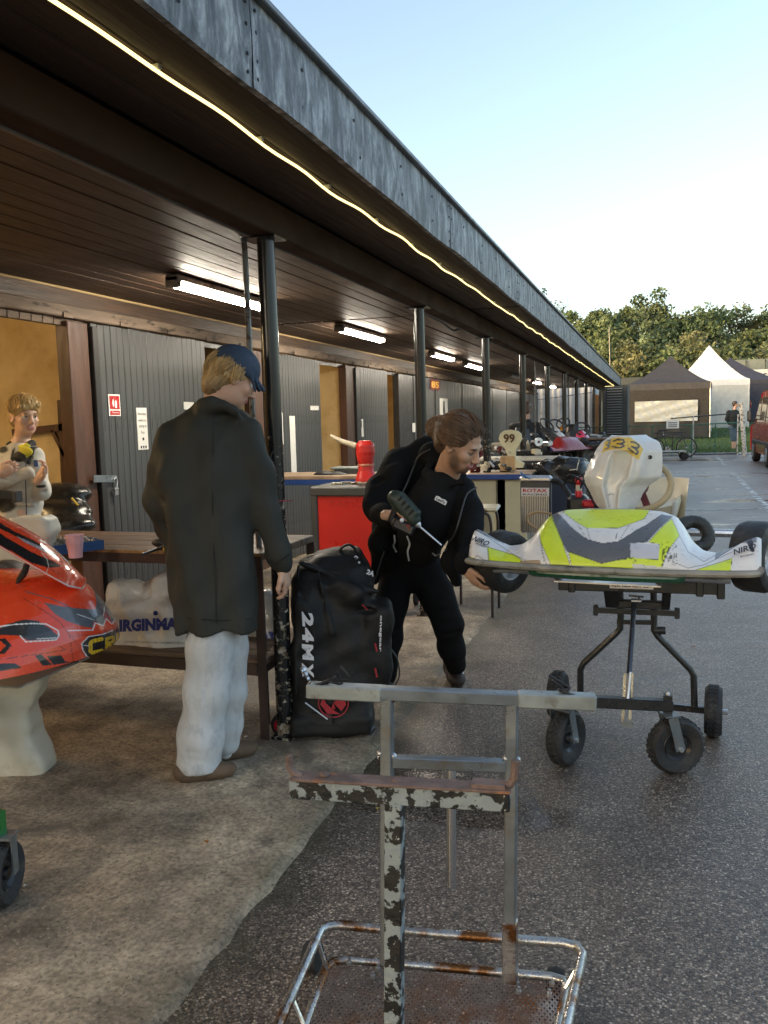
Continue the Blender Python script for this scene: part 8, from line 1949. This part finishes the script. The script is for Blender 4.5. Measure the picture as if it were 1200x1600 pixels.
S.disp = lambda P: wav(P, [((.7, .3, .9), 30, .004, .4), ((-.8, .4, .9), 49, .003, 2), ((.9, 0, .2), 70, .0015, 1)]) + crumple_(P, .36)
for (c, r) in ((D(10, 703, -.04), (.05, .05, .022)), (D(52, 706, -.04), (.014, .08, .10)), (D(21, 712, -.09), (.010, .06, .05)), (D(64, 760, -.18), (.034, .03, .010)), (D(2, 790, -.1), (.10, .05, .045))): S.paint.append((c, r, (.018, .018, .02), .25))
su = S.mesh('race_suit', mat('off_white_suit', (1, 1, 1), .7, attr='Col', var=.1, vs=14, bump=.25, bs=160), m3, pal=[(.56, .53, .47)])
S = Sdf(.006); rg = [D(33, 694, .0) + .062 * (math.cos(a) * HR + math.sin(a) * HF) - UP * (.03 * max(0, -math.sin(a))) for a in np.linspace(0, 2 * math.pi, 12)]
for i, (a, b) in enumerate(zip(rg[:-1], rg[1:])): S.cap(a, b, .022, k=.012, col=1 if i in (8, 9, 7) else 0)
S.ell(D(40, 706, -.10), (.05, .02, .03), k=.02, col=1); S.ell(D(30, 714, -.10), (.045, .02, .03), k=.02, col=0); S.cap(D(30, 712, -.11), D(44, 722, -.12), .013, k=.01, col=0); S.mesh('neck_scarf', mat('scarf_cloth', (1, 1, 1), .7, attr='Col', bump=.2), m3, pal=[(.014, .014, .015), (.62, .52, .03)])
MB().tube(bez([D(41, 715, -.135), D(40, 745, -.15), D(41, 790, -.135), D(42, 822, -.13)], 5), .0035, 5).build('zip', M_ZIP, su); MB().box(D(24, 728, -.125), (.05, .004, .03), b=.002).build('sewn_patch', MATS['red_anodised'], su); MB().box(D(56, 724, -.125), (.03, .004, .04), b=.002).build('sewn_patch', M_BED, su)
text('DRIVE', .014, MATS['sign_black'], D(45, 717, -.155), nrm(HR + UP * .25), UP, su, width=.06, bold=.02)
S = Sdf(.008)
for x in (22, 50): b_ = D(x, 985, .0); b_ = np.array([b_[0], b_[1], .016]); shoe(S, b_ + HF * .10, b_ - HF * .14, .06, .042)
S.mesh('boots', M_BLKP, m3)
bk_ = thing('black_strap', 'black padded strap end beside the boy at the left edge', 'strap', D(10, 778, -.3)); MB().bar(D(-20, 771, -.3), D(30, 776, -.3), .05, .055, bev=.01).build('pad', M_BLKP, bk_); MB().box(D(27, 776, -.31), (.03, .06, .062), b=.006).build('end', M_GRYP, bk_)

# ---------------------------------------------------------------- people farther off
def figure(name, lab, foot, w, h, J, cols, res, face, hairc, group=None, extra=None):
    """J: dict of joint pixels; cols: skin, top, trousers, shoe, hair"""
    q = lambda k: at(J[k][0], J[k][1], w=w + (J[k][2] if len(J[k]) > 2 else 0)); t = thing(name, lab, 'person', foot); sc = h / 1.75
    S = Sdf(res * .6); p_, R_h = head(S, q('head'), face, sc, neck=q('neck'), nr=.055 * sc)
    hv = S.compute([cols[0], (.6, .6, .6), (.4, .18, .15), (.04, .03, .02)]); S = Sdf(res)
    S.chain([q('neck'), q('chest'), q('hip')], [.06 * sc, .11 * sc, .10 * sc], .03)
    for a in 'lr':
        S.chain([q('sh' + a), q('el' + a), q('ha' + a)], [.04 * sc, .034 * sc, .026 * sc], .03); hand(S, q('ha' + a), nrm(q('ha' + a) - q('el' + a)), HF, 1, .6, sc)
        S.chain([q('hi' + a), q('kn' + a), q('an' + a)], [.075 * sc, .05 * sc, .036 * sc], .03)
    V, Q, C = join_arrays([hv, S.compute([cols[0]])]); add_mesh('body', V, Q, M_SKIN, t, smooth=180, cols=C)
    S = Sdf(res); S.chain([q('neck') - UP * .06 * sc, q('chest'), q('hip')], [.09 * sc, .155 * sc, .140 * sc], .06); S.cap(q('shl'), q('shr'), .075 * sc, k=.05)
    for a in 'lr': S.chain([q('sh' + a), q('el' + a), q('el' + a) + (q('ha' + a) - q('el' + a)) * .9], [.068 * sc, .056 * sc, .045 * sc], .03)
    S.disp = lambda P: wav(P, [((.6, .3, 1), 26, .006, .4), ((-.7, .4, .9), 41, .004, 1)]); V, Q, C = S.compute([cols[1]])
    if extra == 'plaid':
        u_, z_ = V @ HR, V[:, 2]; C = C.copy(); k = ((u_ * 9) % 1 < .32) | ((z_ * 9) % 1 < .32); C[k] = (.06, .015, .015); k2 = ((u_ * 9) % 1 > .9) | ((z_ * 9) % 1 > .9); C[k2] = (.45, .33, .25)
    add_mesh('top', V, Q, mat('far_top', (1, 1, 1), .85, attr='Col', bump=.1), t, smooth=180, cols=C)
    S = Sdf(res); S.cap(q('hil'), q('hir'), .11 * sc, k=.04); sh_ = .98 if extra != 'shorts' else .5
    for a in 'lr':
        if extra == 'shorts': S.chain([q('hi' + a), q('hi' + a) + (q('kn' + a) - q('hi' + a)) * .95], [.10 * sc, .085 * sc], .04)
        else: S.chain([q('hi' + a), q('kn' + a), q('an' + a)], [.10 * sc, .078 * sc, .058 * sc], .04)
    S.disp = lambda P: wav(P, [((.6, .3, 1), 26, .005, .4)]); V, Q, C = S.compute([cols[2]]); add_mesh('trousers', V, Q, mat('far_trousers', (1, 1, 1), .85, attr='Col', bump=.1), t, smooth=180, cols=C)
    S = Sdf(res * .8)
    for a in 'lr': f0 = q('an' + a); f0 = np.array([f0[0], f0[1], foot[2]]); fd = nrm(np.array([face[0], face[1], 0])); shoe(S, f0 - fd * .08, f0 + fd * .18, .09 * sc, .05 * sc)
    V, Q, C = S.compute([cols[3]]); add_mesh('shoes', V, Q, mat('far_shoes', (1, 1, 1), .7, attr='Col', bump=.1), t, smooth=180, cols=C)
    S = Sdf(res * .6); S.ell(p_(0, -.022, .05), [.088 * sc, .104 * sc, .09 * sc], R_h, k=.01); S.ell(p_(0, -.06, -.03), [.07 * sc, .05 * sc, .06 * sc], R_h, k=.03); S.ell(p_(0, .115, -.05), [.11 * sc, .10 * sc, .11 * sc], R_h, k=.01, sub=True)
    V, Q, C = S.compute([hairc]); add_mesh('hat' if extra == 'plaid' else 'hair', V, Q, M_HAIR, t, smooth=180, cols=C)
    return t
wf = 13.6; ft = at(818, 780, w=wf); ft = np.array([ft[0], ft[1], .014])
figure('person', 'person in black shirt seen from behind working between the far karts', ft, wf, 1.75, dict(head=(822, 640), neck=(822, 655), chest=(820, 680), hip=(820, 712), shl=(803, 667), shr=(838, 667), ell=(797, 690), elr=(845, 688), hal=(806, 705, .3), har=(838, 704, .3), hil=(813, 716), hir=(827, 716), knl=(813, 750), knr=(827, 750), anl=(813, 784), anr=(827, 784)),
       [SK_A, (.016, .015, .015), (.02, .02, .024), (.02, .02, .02)], .018, nrm(HF + HR * .2 - UP * .2), (.10, .06, .04))
wp = 45.0; fp = at(1167, 664, w=wp)
figure('person', 'person in red plaid shirt and orange hat reaching up beside the navy tent', fp, wp, 1.72, dict(head=(1167, 617.5), neck=(1166, 623), chest=(1165, 631), hip=(1167, 640), shl=(1161, 625.5), shr=(1171, 626), ell=(1157, 623), elr=(1173, 632), hal=(1155, 616), har=(1172, 638), hil=(1164.5, 642), hir=(1169.5, 642), knl=(1165, 652), knr=(1170.5, 652), anl=(1165, 663), anr=(1171.5, 663)),
       [SK_B, (.42, .05, .04), (.02, .022, .025), (.03, .03, .03)], .03, nrm(-HR - HF * .4), (.60, .07, .03), extra='plaid')
wg = 31.6; fg = at(1146, 711, w=wg); fg = np.array([fg[0], fg[1], .02])
figure('person', 'person in black top and denim shorts standing behind the gate', fg, wg, 1.70, dict(head=(1149, 632), neck=(1148, 640), chest=(1145, 652), hip=(1146, 666), shl=(1138, 644), shr=(1152, 645), ell=(1135, 655), elr=(1154, 656), hal=(1140, 664), har=(1151, 667), hil=(1143, 668), hir=(1148, 668), knl=(1145, 688), knr=(1149, 688), anl=(1145, 709), anr=(1148, 709)),
       [SK_A, (.012, .016, .016), (.06, .09, .13), (.03, .03, .03)], .022, nrm(HR - HF * .3), (.05, .035, .025), extra='shorts')
